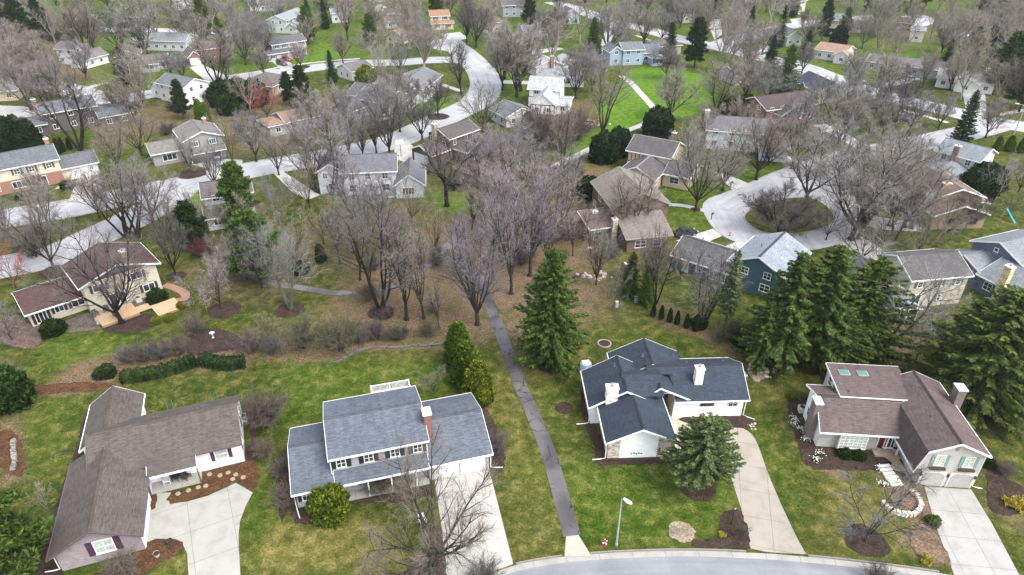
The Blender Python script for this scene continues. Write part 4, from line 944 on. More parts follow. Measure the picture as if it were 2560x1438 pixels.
# ---------------- houses further off: one line each
FARH = []
def far(name, label, short, p0, p1, z, D, rf, wc, wh=5.1, rise=1.7, axis='x', ext=(), chim=None, hip=False, sh=None, roofs=None, gar=None, y0=.4, rot=None, W=None, wmat=None):
    a, r, Wd = frame(p0, p1, z)
    if rot is not None: r = rot
    if W: Wd = W
    h = House(name, label, short, a, r); h.roof, h.wall, h.capm = shingle(rf), wmat or siding(wc), shingle(sc(rf, .7))
    bl = [(0, Wd, y0, y0+D, wh, rise, axis, hip)]+[tuple(e) for e in ext]
    for i, b in enumerate(bl):
        x0, x1, ya, yb, ez, ri, ax = b[:7]; hp = b[7] if len(b) > 7 else False
        x0 += .013*i; x1 -= .011*i; ya += .009*i; yb -= .007*i
        h.block(x0, x1, ya, yb, ez, ri, ax, hip=hp, oh=.45, og=.4)
        n = max(1, int((x1-x0)/3.1))
        for st in ([.9, 3.6] if ez > 4.2 else [.9]):
            for j in range(n):
                x = x0+(x1-x0)*(j+.5)/n
                if gar is not None and i == gar: continue
                h.win(x, ya-.008, st, 'f', 1.25, 1.25, sh, mull=(2, 1))
            for fc, xx in (('l', x0-.008), ('r', x1+.008)):
                for k in ((.3, .7) if yb-ya > 6 else (.5,)): h.win(xx, ya+(yb-ya)*k, st, fc, 1.1, 1.2, sh, mull=(1, 2))
        if gar is not None and i == gar: h.gdoor((x0+x1)/2, ya-.01, 'f', min(4.8, x1-x0-.8), 2.1)
    if chim: h.chimney(*chim)
    return h
LTG, SIL, MDG, BRR, CH = (.30, .315, .33), (.36, .39, .41), (.15, .15, .155), (.17, .125, .105), (.075, .08, .09)
far('white_gable_house', 'white split-level house with grey roof and big blank gable wall at upper left', 'white split-level house', (135, 122), (178, 126), 5, 7, (.25, .235, .225), (.68, .68, .66), ext=((8.3, 15, -2.5, 7, 3.0, 1.9, 'y'),))
far('grey_split_house', 'taupe gabled house with grey-brown roof and low wing beside the upper left street', 'taupe gabled split-level', (300, 183), (358, 178), 0, 9, (.19, .165, .155), (.31, .31, .29), axis='y', ext=((8.2, 15, 0, 7, 3.0, 1.4, 'x'), (0, 12, -2.4, .38, 2.7, .8, 'x')), y0=.4)
h = far('long_grey_house', 'long pale blue-grey house with dark glazed sunroom gable at upper left', 'long house with sunroom', (362, 126), (466, 129), 0, 8, LTG, (.55, .58, .6), wh=3.6, rise=2.0, ext=((-5.2, .2, -2, 5, 3.1, 1.6, 'y'),))
m = MB(); m.box(-4.9, -.1, -2.04, -2.0, .8, 2.9); h.part('glazing', m, glass())
far('red_brick_house', 'red brick house with brown roof and white garage door near the upper left', 'red brick house', (493, 132), (545, 126), 3, 8, (.16, .13, .125), (.3, .2, .1), wh=3.9, rise=1.8, ext=((-3.8, -.02, -4.5, 4, 2.9, 1.6, 'y'),), gar=1, wmat=brick((.25, .1, .06)))
far('pale_green_house', 'pale green-grey two-storey house with silver roof and porch roof in the far rows', 'pale green two-storey house', (721, 84), (772, 62), 0, 8, SIL, (.48, .52, .5), ext=((0, 8, -3.2, .38, 2.8, 1.2, 'x'),))
far('grey_porch_house', 'grey two-storey house with white porch eave facing the parked vehicles', 'grey porch house', (680, 113), (764, 101), 5, 7, MDG, (.36, .37, .38), sh=(.04, .04, .045), ext=((-3, 9, -2.2, .38, 2.7, .7, 'x'),))
far('hip_roof_house', 'low brown hip-roofed house half hidden by dark evergreens', 'brown hip-roofed house', (598, 209), (678, 217), 2.8, 11, (.17, .145, .135), (.3, .26, .22), wh=2.9, rise=2.3, hip=True)
far('grey_ranch_house', 'small white house with a grey roof beside the yellow-green shrub', 'grey-roofed white house', (880, 181), (932, 170), 2.8, 8, (.2, .19, .185), (.6, .6, .58), wh=3.0, rise=1.6)
far('dark_gabled_house', 'dark grey roofed house with white-edged gable among bare trees', 'white-edged gable house', (866, 240), (932, 252), 3.5, 9, (.15, .145, .15), (.42, .43, .44), wh=4.0, rise=2.2, ext=((5.2, 15.5, -2, 8, 4.2, 2.0, 'x'), (2, 9, -8, .38, 2.8, 1.7, 'y')))
far('tan_roof_house', 'low ranch house with tan roof and pale shed-like end behind bare trees', 'tan-roofed ranch house', (716, 309), (800, 292), 2.6, 8, (.34, .225, .16), (.3, .29, .27), wh=2.9, rise=1.5, ext=((-4.5, -.02, 0, 7, 2.8, 1.2, 'x', True),))
far('white_bungalow', 'white house with silver roof beside the tall dark spruces in the far rows', 'white spruce-side house', (832, 58), (870, 56), 0, 8, SIL, (.6, .62, .62), wh=4.0, rise=1.5)
far('pale_bungalow', 'small pale house with greenish roof in the farthest row left of centre', 'pale greenish-roofed house', (926, 30), (965, 27), 0, 8, (.3, .31, .28), (.45, .45, .4), wh=4.2, rise=1.4)
far('brick_chimney_house', 'small cream house with brown hip roof and dark brick chimney', 'cream hip-roofed house', (972, 66), (1004, 64), 0, 8, (.2, .15, .15), (.55, .5, .45), hip=True, chim=(-.4, 3, 3, 7.2, 1.2, 1, brick((.15, .08, .07))), ext=((-2, 5, -5, .38, 3, 1.5, 'x'),))
far('tudor_cottage', 'small cottage with orange-tan gable roof and timbered front behind the pine', 'orange-tan timbered cottage', (965, 108), (1006, 112), 0, 7, (.42, .28, .2), (.5, .42, .34), wh=3.0, rise=2.0, axis='y')
far('orange_roof_house', 'cream two-storey house with orange-brown roof at the head of the cul-de-sac', 'orange-roofed house', (1079, 73), (1125, 71), 0, 8, (.42, .24, .15), (.6, .54, .42), sh=(.03, .03, .035), ext=((0, 9, -2.2, .38, 2.7, .7, 'x'),))
far('taupe_hip_house', 'brownish hip-roofed house behind a twin tree right of the cul-de-sac', 'brownish hip-roofed house', (1205, 84), (1256, 82), 0, 10, (.27, .21, .18), (.42, .36, .29), wh=4.2, hip=True, rise=2.3)
far('grey_corner_house', 'grey roofed white-walled house with split roofs left of the wide street', 'split-roofed grey house', (1062, 228), (1106, 191), 3.5, 11, (.235, .24, .25), (.52, .53, .53), wh=3.9, rise=2.0, ext=((-9, -.02, 2, 11, 3.6, 1.8, 'y'), (3, 12, 11.5, 18, 3.0, 1.4, 'x')))
WR = (.56, .57, .58)
far('white_roofed_house', 'white house with near-white roofs and a brick chimney right of the wide street', 'white-roofed house', (1342, 172), (1410, 166), 2.8, 9, WR, (.6, .61, .62), wh=3.2, rise=1.8, axis='y', ext=((9, 17, 1, 9, 3.0, 1.6, 'y'),), chim=(5, -.4, 0, 6.4, 1, .9))
far('silver_roof_house', 'long low house with streaked silver roof behind the timbered house', 'silver streaked-roof house', (1350, 195), (1460, 196), 2.8, 8, (.38, .41, .43), (.55, .56, .56), wh=3.0, rise=1.5)
h = far('black_white_house', 'black and white half-timbered house with near-white steep roofs', 'black-and-white timbered house', (1321, 222.5), (1399, 227), 5, 9, (.52, .53, .55), (.72, .72, .7), wh=5.1, rise=2.3, ext=((2.0, 8.6, -7, .38, 3.1, 2.7, 'y'), (8.8, 12, -5, 3, 2.6, .5, 'x')))
timber_face(h, lambda a, b: (a, b, -7.06, -6.995), (2.1, 8.5), .3, 2.7, 5); timber_face(h, lambda a, b: (a, b, .33, .396), (.1, 8.6), 2.9, 4.7, 6)
far('grey_garage', 'low grey gabled house wing in front of the black and white house', 'low grey gabled wing', (1268, 296), (1340, 283), 2.6, 8, (.2, .21, .225), (.5, .5, .48), wh=2.8, rise=1.7, axis='y')
BLU = (.27, .36, .44)
h = far('light_blue_house', 'light blue two-storey house with white-trimmed sunroom above the vivid lawn', 'light blue house', (1557, 164.5), (1607, 162), 0, 8, (.2, .215, .24), BLU, ext=((7.2, 14, 2.2, 9, 3.6, 2.0, 'x'), (9.4, 13.6, -2.4, 2.15, 2.7, 1.1, 'y'), (-4.5, -.02, 1, 9, 4.6, 1.6, 'y')), sh=None)
m = MB(); m.box(9.7, 13.3, -2.46, -2.4, .8, 2.3); h.part('glazing', m, glass())
far('pale_cream_house', 'pale cream two-storey house with dark roof and front hedge in the far row', 'pale cream house', (1706, 58), (1768, 55), 0, 8, MDG, (.6, .56, .46))
far('garage_house', 'brown-roofed double garage with white door and wide pale driveway', 'brown-roofed garage', (1770, 66), (1803, 66), 0, 8, (.16, .13, .13), (.35, .33, .28), wh=2.9, rise=1.5, gar=0)
far('taupe_far_house', 'taupe house with brownish roof seen through a bare tree right of the blue house', 'distant taupe house', (1652, 142), (1702, 138), 0, 9, (.22, .185, .175), (.36, .33, .3), wh=3.6, hip=True, rise=2.0)
far('cream_far_house', 'cream two-storey house with brown garage roof at the top right of centre', 'cream house with brown garage', (1962, 34), (2012, 30), 0, 9, (.17, .14, .14), (.62, .56, .45), ext=((-3, 5, -4.5, .38, 2.9, 1.2, 'x'),))
far('grey_green_house', 'grey-green house with gable end and brick chimney beside a tall spruce', 'grey-green gable house', (1966, 117), (2003, 115), 0, 10, (.22, .22, .22), (.4, .42, .38), wh=3.8, rise=1.9, axis='y', chim=(1, 8, 2, 7, 1, 1))
far('orange_ranch_house', 'long white ranch house with orange-tan roof on the far right street', 'orange-tan roofed ranch', (2034, 146), (2106, 157), 0, 10, (.42, .27, .19), (.62, .61, .58), wh=3.1, rise=1.7, ext=((7.5, 12.5, -2.5, .38, 2.9, 1.5, 'y'),))
far('blue_roof_house', 'pale yellow house with dark blue dormered roof behind a hedge of bare trees', 'blue-roofed yellow house', (1984, 206), (2044, 235), 2.8, 8, (.07, .085, .12), (.56, .53, .36), wh=3.4, rise=2.4, ext=((1.2, 2.8, -.2, 3, 3.6, .7, 'y'), (5, 6.6, -.2, 3, 3.6, .7, 'y')))
far('dark_red_house', 'dark red brick house with brown roof and white gable edges', 'dark red brick house', (1912, 318), (2062, 296), 0, 10, (.11, .075, .075), (.2, .07, .06), wh=4.4, rise=2.0, wmat=brick((.17, .05, .045)), W=16, ext=((3, 9, -2, .38, 3.4, 1.6, 'y'),))
far('long_ranch_house', 'long low ranch with grey-brown roof behind the small spruce on the far right', 'long grey-brown ranch', (2162, 176), (2312, 196), 0, 8.5, (.21, .19, .19), (.33, .31, .29), wh=3.0, rise=1.6, W=26)
far('bright_white_house', 'bright white ranch house with pale roof near the right edge', 'bright white ranch', (2336, 218), (2440, 232), 0, 9, (.5, .48, .45), (.72, .72, .7), wh=3.0, rise=1.6, W=15, chim=(12, 6, 3, 6, 1, .9, brick((.6, .58, .55))), ext=((5.2, 11, -2.2, .38, 2.9, 1.5, 'y'),))
far('small_hip_house', 'small cream house with grey hip roof on a bright lawn at upper right', 'small cream hip-roofed house', (2271, 104), (2304, 107), 0, 8, (.3, .3, .31), (.58, .55, .48), wh=4.4, hip=True, rise=1.6)
far('green_roof_house', 'beige two-storey house with grey-green roof right of the round pine', 'grey-green roofed house', (2066, 84), (2124, 84), 0, 9, (.22, .26, .26), (.45, .42, .36), ext=((11, 16, 2, 8, 3.0, 1.2, 'x'),))
far('brown_cul_house', 'dark brown house in front of the white cul-de-sac at upper right', 'brown cul-de-sac house', (2238, 74), (2280, 77), 0, 8, (.13, .08, .075), (.16, .1, .09), wh=2.9, rise=1.3)
far('white_grey_house', 'white house with violet-grey roof and white end chimney behind bare trees', 'violet-roofed white house', (1762, 372), (1862, 396), 0, 9, (.19, .18, .19), (.58, .62, .64), wh=4.6, rise=2.1, W=15, rot=-14, ext=((12, 18, -5, 3, 3.2, 1.8, 'y'),), chim=(-.5, 4, 0, 8, 1.1, 1.0, stone((.36, .34, .3))))
far('dark_slate_house', 'dark two-storey house with slate blue roofs beyond the conifer hedge on the left', 'dark slate-roofed house', (105.7, 287), (216.6, 268.5), 5, 8, (.17, .185, .215), (.1, .09, .09), ext=((11.6, 19, -3.4, 5, 2.9, 1.8, 'x'), (-7, -.02, 0, 6, 2.8, 1.3, 'x')), W=12, chim=(-.5, 4, 0, 8, 1, .9, brick((.3, .18, .14))))
far('white_two_storey', 'white gabled house with grey roof half hidden by a dark pine', 'pine-screened white house', (400, 250), (498, 274), 0, 8, (.2, .21, .23), (.66, .66, .63), wh=5.0, rise=1.8, W=12, ext=((-5, -.02, 1, 8, 3.0, 1.6, 'y'),))
far('edge_garage', 'beige garage with grey hip roof at the left edge beside a wide driveway', 'beige hip-roofed garage', (-30, 256), (44, 252), 0, 9, (.25, .25, .245), (.46, .38, .27), wh=3.0, hip=True, rise=1.8)
far('timber_corner_house', 'small half-timbered house with grey-brown roof behind the young pine', 'small half-timbered house', (522, 553), (590, 548), 0, 7, (.17, .145, .145), (.55, .55, .55), wh=4.6, rise=1.6, W=8.5, rot=22, ext=((0, 7, -4.5, .38, 2.6, 1.2, 'x'),))
far('far_white_house', 'white house seen through bare branches in the far row left of centre', 'white house in the far row', (626, 30), (690, 27), 0, 9, SIL, (.6, .6, .6), wh=3.4, rise=1.5)
far('far_grey_house', 'grey shingled house seen behind trees at the very top centre', 'grey house at the top centre', (1258, 44), (1312, 42), 0, 9, MDG, (.3, .32, .33), rise=2.2)
far('far_gable_house', 'slate gabled house with blue walls behind bare trees above the white roofs', 'slate gabled house', (1410, 62), (1450, 60), 0, 9, (.2, .18, .19), (.4, .46, .5), wh=4.0, rise=2.2, axis='y')
far('far_pale_house', 'pale house with silver roof hidden behind trunks beyond the round tree', 'pale silver-roofed house', (1312, 104), (1362, 101), 0, 9, SIL, (.5, .5, .5), wh=3.4)
far('far_left_house', 'pale house with grey-tan roof among bare trees at far upper left', 'grey-tan roofed house', (196, 70), (246, 66), 0, 9, (.3, .26, .23), (.48, .46, .42), wh=3.4, hip=True)
far('far_bluish_house', 'bluish house behind the tall pine in the far left row', 'bluish house by the tall pine', (440, 26), (486, 22), 0, 9, SIL, (.5, .54, .58), wh=4.4)
far('far_brown_house', 'brown and cream house with wide roof in the farthest row at right', 'brown and cream far house', (1860, 10), (1905, 8), 0, 9, (.16, .13, .12), (.5, .45, .36), wh=4.6)
far('far_dormer_house', 'small charcoal house beside bare trees left of the blue-roofed house', 'small charcoal house', (1838, 214), (1905, 206), 0, 8, CH, (.34, .35, .36), wh=3.2, rise=1.6, W=12)
# ------------------------------------------------------------------ vegetation prototypes (nominal height 15 m for trees)
def rv(rg): return Vector((rg.gauss(0, 1), rg.gauss(0, 1), rg.gauss(0, 1))).normalized()
def bare_proto(seed, split=.24, limbs=6, lean=.62, up=.10, n2=8, n3=7, n4=6, spread=1.0, gn=.13, tr=.27, curve=.5, lim_len=(.55, .75), twl=.075, stems=1, droop=0.0, wide=5.6, tw=.014, r3=.024):
    rg = random.Random(seed); T = MB(); C = MB(); Hh = 15.0
    def branch(p, d, L, r0, r1, segs, sides, mesh, upk, wig):
        pts = [p.copy()]; dirs = [d.copy()]
        for i in range(segs):
            d = (d+Vector((0, 0, upk))+rv(rg)*wig).normalized(); p = p+d*(L/segs); pts.append(p.copy()); dirs.append(d.copy())
        mesh.tube(pts, [r0+(r1-r0)*i/segs for i in range(segs+1)], sides); return pts, dirs
    def at(pts, dirs, t):
        f = t*(len(pts)-1); i = min(int(f), len(pts)-2); return pts[i].lerp(pts[i+1], f-i), dirs[min(i+1, len(dirs)-1)]
    def side(d, ang, az):
        a = d.orthogonal().normalized(); b = d.cross(a); s = a*math.cos(az)+b*math.sin(az); return (d*math.cos(ang)+s*math.sin(ang)).normalized()
    starts = []
    if stems == 1:
        hs = Hh*split; pts, dirs = branch(Vector((0, 0, -.2)), Vector((rg.uniform(-.05, .05), rg.uniform(-.05, .05), 1)).normalized(), hs+.2, tr*1.15, tr*.82, 4, 8, T, .1, .05)
        for k in range(7): a = k*.9; T.tube([(math.cos(a)*tr*1.7, math.sin(a)*tr*1.7, -.1), (math.cos(a)*tr*.8, math.sin(a)*tr*.8, .55)], [tr*.25, tr*.1], 5)
        for i in range(limbs):
            az = 2*math.pi*i/limbs+rg.uniform(-.4, .4); an = lean*spread*rg.uniform(.45, 1.15)*(.3 if i == 0 else 1)
            q, dd = at(pts, dirs, rg.uniform(.78, 1.0)); starts.append((q, side(Vector((0, 0, 1)), an, az), Hh*(1-split)*rg.uniform(*lim_len)*1.25*(1.1 if i == 0 else 1), tr*rg.uniform(.42, .6)))
    else:
        for i in range(stems):
            az = 2*math.pi*i/stems+rg.uniform(-.3, .3); an = lean*spread*rg.uniform(.25, .75)
            starts.append((Vector((math.cos(az)*tr*.5, math.sin(az)*tr*.5, -.1)), side(Vector((0, 0, 1)), an, az), Hh*rg.uniform(.78, 1.0), tr*rg.uniform(.5, .75)))
    for (q, d, L, r) in starts:
        pl, dl = branch(q, d, L, r*1.15, r*.2, 8, 5, T, up, gn)
        lo = .22 if stems == 1 else .3
        for j in range(n2):
            t = lo+(1-lo)*(j+rg.random()*.8)/n2; q2, d2 = at(pl, dl, min(t, .99)); rr = (r+(r*.16-r)*t)*.5
            L2 = L*rg.uniform(.32, .5)*(1.15-t*.75)
            p2, dd2 = branch(q2, side(d2, rg.uniform(.45, .95)*min(1.2, spread+.1), rg.uniform(0, 6.28)), L2, max(.05, rr*1.25), .024, 5, 4, T, up*.8-droop*.3, gn*1.2)
            for k in range(n3):
                t3 = .15+.85*(k+rg.random())/n3; q3, d3 = at(p2, dd2, min(t3, .99)); L3 = L2*rg.uniform(.28, .5)*(1.15-t3*.5)
                p3, dd3 = branch(q3, side(d3, rg.uniform(.4, 1.0), rg.uniform(0, 6.28)), L3, r3, r3*.55, 3, 3, C, .06-droop, gn*1.5)
                for m_ in range(n4):
                    t4 = .1+.9*(m_+rg.random())/n4; q4, d4 = at(p3, dd3, min(t4, .99))
                    branch(q4, side(d4, rg.uniform(.3, 1.0), rg.uniform(0, 6.28)), Hh*twl*rg.uniform(.5, 1.1), tw, tw*.5, 2, 3, C, .05-droop, gn*1.3)
    vc = np.array(C.v); kz = Hh/np.percentile(vc[:, 2], 99.5); kx = wide/np.percentile(np.hypot(vc[:, 0], vc[:, 1]), 96)
    for M_ in (T, C): M_.v = (np.array(M_.v)*np.array([kx, kx, kz])).tolist()
    return T.mesh('trunk', None, True), C.mesh('crown', None)
def quad_leaf(m, p, d, n, L, W):
    "pointed leaf spray from p along d, bent"
    s = d.cross(n); s = s.normalized() if s.length > 1e-5 else d.orthogonal().normalized()
    a = p+d*L*.45+s*W; b = p+d*L*.45-s*W; t = p+d*L-n*L*.12
    base = len(m.v); m.v += [tuple(p), tuple(a), tuple(t), tuple(b)]; m.f.append((base, base+1, base+2, base+3)); m.u += [(0, 0)]*4
def spruce_proto(seed, R0=4.2, droop=.35, bare=.05, Hh=15, whorl=.34, nb=9, dens=11.0, spray=.58, width=.17, irregular=.25, lift=.25, tufts=False, taper=.62):
    rg = random.Random(seed); T = MB(); C = MB()
    T.tube([(0, 0, -.2), (.02, .03, Hh*.3), (0, 0, Hh*.7), (0, 0, Hh*.98)], [.27, .22, .1, .02], 8)
    z = Hh*bare
    sect = [rg.uniform(1-irregular, 1+irregular*.6) for _ in range(9)]
    while z < Hh*.985:
        fr = (z-Hh*bare)/(Hh*(1-bare)); env = R0*((1-fr)**taper)*(min(1, .62+fr*3.2)); a0 = rg.uniform(0, 6.28); n = max(4, int(nb*(.6+.5*(1-fr))))
        for i in range(n):
            az = a0+2*math.pi*i/n+rg.uniform(-.25, .25); L = max(.25, env*rg.uniform(.7, 1.1)*sect[int(az/6.283*9) % 9]*(1 if rg.random() > .12 else .6))
            h = Vector((math.cos(az), math.sin(az), 0)); pts = []
            for k in range(6):
                t = k/5; dz = -droop*L*t*(1.15-.55*t)+lift*L*max(0, t-.6)+(.35*L*fr*fr)*t
                pts.append(Vector((0, 0, z))+h*L*t+Vector((0, 0, dz)))
            if L > .9: T.tube(pts[:4], [.05, .04, .03, .02], 3)
            side = Vector((-h.y, h.x, 0)); ns = max(4, int(L*dens))
            for j in range(ns):
                t = (.18 if L > 1 else .02)+.82*(j+rg.random())/ns; f = t*5; k = min(4, int(f)); p = pts[k].lerp(pts[k+1], f-k); d0 = (pts[k+1]-pts[k]).normalized()
                sg = rg.choice((-1, 1)); hang = rg.uniform(.1, .9)*droop*1.6
                if tufts:
                    q = p+side*sg*rg.uniform(0, .34)*L*.5+Vector((0, 0, rg.uniform(-.1, .25)))
                    for _ in range(5): quad_leaf(C, q, (d0*.6+rv(rg)*.9+Vector((0, 0, .35))).normalized(), rv(rg), spray*rg.uniform(.7, 1.2), width*.55)
                else:
                    d = (d0*rg.uniform(.5, 1)+side*sg*rg.uniform(.25, 1.0)-Vector((0, 0, hang))).normalized()
                    quad_leaf(C, p+Vector((0, 0, rg.uniform(-.08, .08))), d, (Vector((0, 0, 1))+rv(rg)*.5).normalized(), spray*rg.uniform(.6, 1.3)*(.7+.3*(1-fr)), width*rg.uniform(.7, 1.3))
        z += whorl*rg.uniform(.8, 1.2)*(.65+.5*(1-fr))
    for _ in range(30): quad_leaf(C, Vector((0, 0, Hh*rg.uniform(.93, .985))), (Vector((0, 0, 1))+rv(rg)*.6).normalized(), rv(rg), spray*.8, width)
    return T.mesh('trunk', None, True), C.mesh('crown', None)
def pine_proto(seed, Hh=15, R0=4.0, bare=.14, n=52, cl=64, ts=.8):
    "white pine: irregular limbs carrying round tufts of long needles"
    rg = random.Random(seed); T = MB(); C = MB()
    T.tube([(0, 0, -.2), (.05, .0, Hh*.3), (-.05, .05, Hh*.7), (0, 0, Hh*.96)], [.28, .22, .12, .03], 8)
    for i in range(n):
        fr = (i+rg.random())/n; z = Hh*(bare+(1-bare)*fr*.97); L = R0*(1-fr)**.62*rg.uniform(.55, 1.12)*min(1, .6+fr*3)+.3; az = i*2.4+rg.uniform(-.5, .5)
        h = Vector((math.cos(az), math.sin(az), 0)); up_ = rg.uniform(.02, .32)+fr*.35; p0 = Vector((0, 0, z)); p1 = p0+h*L*.55+Vector((0, 0, L*up_*.3)); p2 = p0+h*L+Vector((0, 0, L*up_))
        T.tube([p0, p1, p2], [.07*(1-fr)+.03, .04, .015], 4); nt = max(3, int(L*4.2))
        for j in range(nt):
            t = .25+.75*(j+rg.random())/nt; q = p0.lerp(p1, t*2) if t < .5 else p1.lerp(p2, t*2-1)
            q = q+Vector((-h.y, h.x, 0))*rg.uniform(-.42, .42)*L*.55*t+Vector((0, 0, rg.uniform(-.05, .35)))
            for _ in range(cl//2): quad_leaf(C, q+rv(rg)*.2, (rv(rg)+Vector((0, 0, .55))+h*.3).normalized(), rv(rg), ts*rg.uniform(.6, 1.15), .105)
    return T.mesh('trunk', None, True), C.mesh('crown', None)
def solid_proto(seed, shape, n=2600, L=.3, W=.09, up=.8, core=.86):
    "dense clipped or natural evergreen: leaf sprays over a lumpy volume; shape(u,v)->(point,normal)"
    rg = random.Random(seed); C = MB()
    for _ in range(n):
        p, nn = shape(rg.random(), rg.random(), rg); p = p*rg.uniform(.9, 1.04)
        quad_leaf(C, p-nn*.06, (nn*rg.uniform(.4, 1)+Vector((0, 0, up))+rv(rg)*.5).normalized(), (nn+rv(rg)*.4).normalized(), L*rg.uniform(.6, 1.3), W*rg.uniform(.7, 1.3))
    rows = []
    for i in range(9):
        row = []
        for j in range(14):
            p, nn = shape((j % 14)/14, min(.999, i/8), None); row.append(len(C.v)); C.v.append(tuple(p*core))
        rows.append(row)
    for i in range(8):
        for j in range(14): C.f.append((rows[i][j], rows[i][(j+1) % 14], rows[i+1][(j+1) % 14], rows[i+1][j])); C.u += [(0, 0)]*4
    return C.mesh('crown', None)
def lump(a, z, k): return 1+.09*math.sin(3*a+k)+.07*math.sin(5*a-2*z+k*2)+.06*math.sin(2*z*2.3+a*2+k)
def cone_shape(Hh, R0, pw=.7, low=.12):
    def f(u, v, rg):
        a = 2*math.pi*u; z = Hh*v; r = R0*((1-v)**pw)*min(1, low*4+v*4)*lump(a, z*1.3, R0); return Vector((r*math.cos(a), r*math.sin(a), z+.05)), Vector((math.cos(a), math.sin(a), .35)).normalized()
    return f
def ball_shape(Rx, Ry, Rz):
    def f(u, v, rg):
        a = 2*math.pi*u; ct = -.55+1.55*v; s = math.sqrt(max(0, 1-ct*ct)); k = lump(a, ct*3, Rx)
        n = Vector((s*math.cos(a), s*math.sin(a), ct)); return Vector((n.x*Rx*k, n.y*Ry*k, n.z*Rz*k+Rz*.55)), n
    return f
def bare_shrub(seed, n=52, k=12, kk=6, spread=.75, Hh=2.5, blossom=False):
    rg = random.Random(seed); C = MB(); B = MB()
    for i in range(n):
        az = rg.uniform(0, 6.28); an = rg.uniform(.05, spread); d = Vector((math.sin(an)*math.cos(az), math.sin(an)*math.sin(az), math.cos(an))); p = Vector((rg.gauss(0, .18), rg.gauss(0, .18), -.05)); L = Hh*rg.uniform(.65, 1.05); pts = [p.copy()]
        for s_ in range(5): d = (d+rv(rg)*.13+Vector((math.cos(az), math.sin(az), 0))*.04).normalized(); p = p+d*L/5; pts.append(p.copy())
        C.tube(pts, [.022, .02, .016, .013, .01, .006], 3)
        for j in range(k):
            t = .3+.7*(j+rg.random())/k; f = t*5; q = pts[min(4, int(f))].lerp(pts[min(4, int(f))+1], f-min(4, int(f))); dd = (d+rv(rg)*.8).normalized(); e = q+dd*L*rg.uniform(.12, .3)
            C.tube([q, q.lerp(e, .5)+rv(rg)*.02, e], [.012, .01, .006], 3)
            for m_ in range(kk):
                q2 = q.lerp(e, (m_+rg.random())/kk); e2 = q2+(dd+rv(rg)*.9).normalized()*L*rg.uniform(.06, .14); C.tube([q2, e2], [.009, .005], 3)
                if blossom: quad_leaf(B, e2, rv(rg), rv(rg), .13, .07)
    if blossom:
        off = len(C.v); return C.mesh('stems', None), B.mesh('blossom', None)
    return C.mesh('crown', None)
GB, PB, DBK, WBK, OBK = (.155, .135, .118), (.18, .14, .132), (.07, .058, .052), (.5, .48, .44), (.15, .14, .095)
def var(fn, n, **kw): return [fn(100*n+i, **kw) for i in range(n)]
P_ = {}
def fam(seeds, **kw):       # near, middle and far members of a kind: the far ones carry coarser twigs
    out = []
    for s_ in seeds: out.append(bare_proto(s_, **kw))
    return out
for sfx, tw_, t3_ in (('', .0115, .02), ('2', .0135, .022), ('3', .022, .031)):
    kw = dict(tw=tw_, r3=t3_); q = 6
    P_['m'+sfx] = fam((1, 2, 3, 4), split=.15, limbs=7, lean=.78, n2=11, n3=8, n4=q, wide=5.9, **kw)
    P_['u'+sfx] = fam((11, 12, 13), split=.13, limbs=9, lean=.55, up=.12, n2=9, n3=7, n4=q-1, gn=.1, wide=4.7, **kw)
    P_['p'+sfx] = fam((21, 22, 23, 24), split=.22, limbs=6, lean=.42, up=.14, n2=9, n3=6, n4=q-1, gn=.11, tr=.22, wide=4.0, tw=tw_*.85, r3=t3_*.85)
    P_['t'+sfx] = fam((61, 62, 63), stems=4, lean=.55, up=.09, n2=12, n3=8, n4=q, gn=.12, tr=.3, wide=5.6, **kw)
P_['M'] = [bare_proto(91, split=.14, limbs=9, lean=1.12, up=.05, n2=12, n3=8, n4=8, gn=.13, wide=7.8, tr=.30, tw=.0105, r3=.018)]
P_['o'] = [bare_proto(31, split=.3, limbs=8, lean=1.15, up=.03, n2=8, n3=8, n4=7, gn=.33, tr=.42, spread=1.1, wide=7.0)]
P_['w'] = [bare_proto(s, stems=9, lean=.4, up=.1, n2=9, n3=6, n4=5, gn=.07, tr=.24, wide=3.8) for s in (41, 42)]
P_['b'] = [bare_proto(s, stems=4, lean=.55, up=.06, n2=8, n3=6, n4=4, gn=.16, tr=.2, droop=.03, wide=5.0) for s in (51, 52)]
P_['d'] = [bare_proto(71, split=.08, limbs=14, lean=1.05, up=.05, n2=13, n3=8, n4=8, gn=.08, tr=.34, wide=9.0, tw=.02, r3=.03)]
P_['s'] = [spruce_proto(s, R0=r_, droop=.5, bare=.08, irregular=.45, taper=tp, dens=40, whorl=.36, nb=11, spray=.38, width=.09) for s, r_, tp in ((1, 4.4, .5), (2, 4.6, .58), (3, 4.5, .52), (8, 4.2, .55))]
P_['l'] = [spruce_proto(4, R0=3.0, droop=.25, bare=.3, dens=6.5, irregular=.4, taper=.6)]
P_['f'] = [spruce_proto(5, R0=4.5, droop=.1, bare=.26, lift=.2, dens=30, spray=.4, width=.1, nb=10, whorl=.27, taper=.5, irregular=.4)]
P_['k'] = [spruce_proto(6, R0=3.4, droop=.15, lift=.1, dens=8)]
P_['n'] = [pine_proto(s) for s in (1, 2)]
P_['a'] = [solid_proto(1, cone_shape(5, 1.2, .36), 4400, .3, .085), solid_proto(2, cone_shape(5, 1.18, .4), 4200, .3, .085)]
P_['y'] = [solid_proto(3, ball_shape(.95, .92, .95), 3600, .2, .065, .4)]
P_['h'] = [bare_shrub(s) for s in (1, 2, 3)]
P_['g'] = [bare_proto(s, split=.12, limbs=7, lean=.95, up=.04, n2=9, n3=7, n4=6, gn=.17, tr=.2, droop=.03, wide=7.2, tw=.012, r3=.022) for s in (81, 82)]
print('protos', {k: [sum(len(x.polygons) for x in (q if isinstance(q, tuple) else (q,))) for q in v] for k, v in P_.items()})
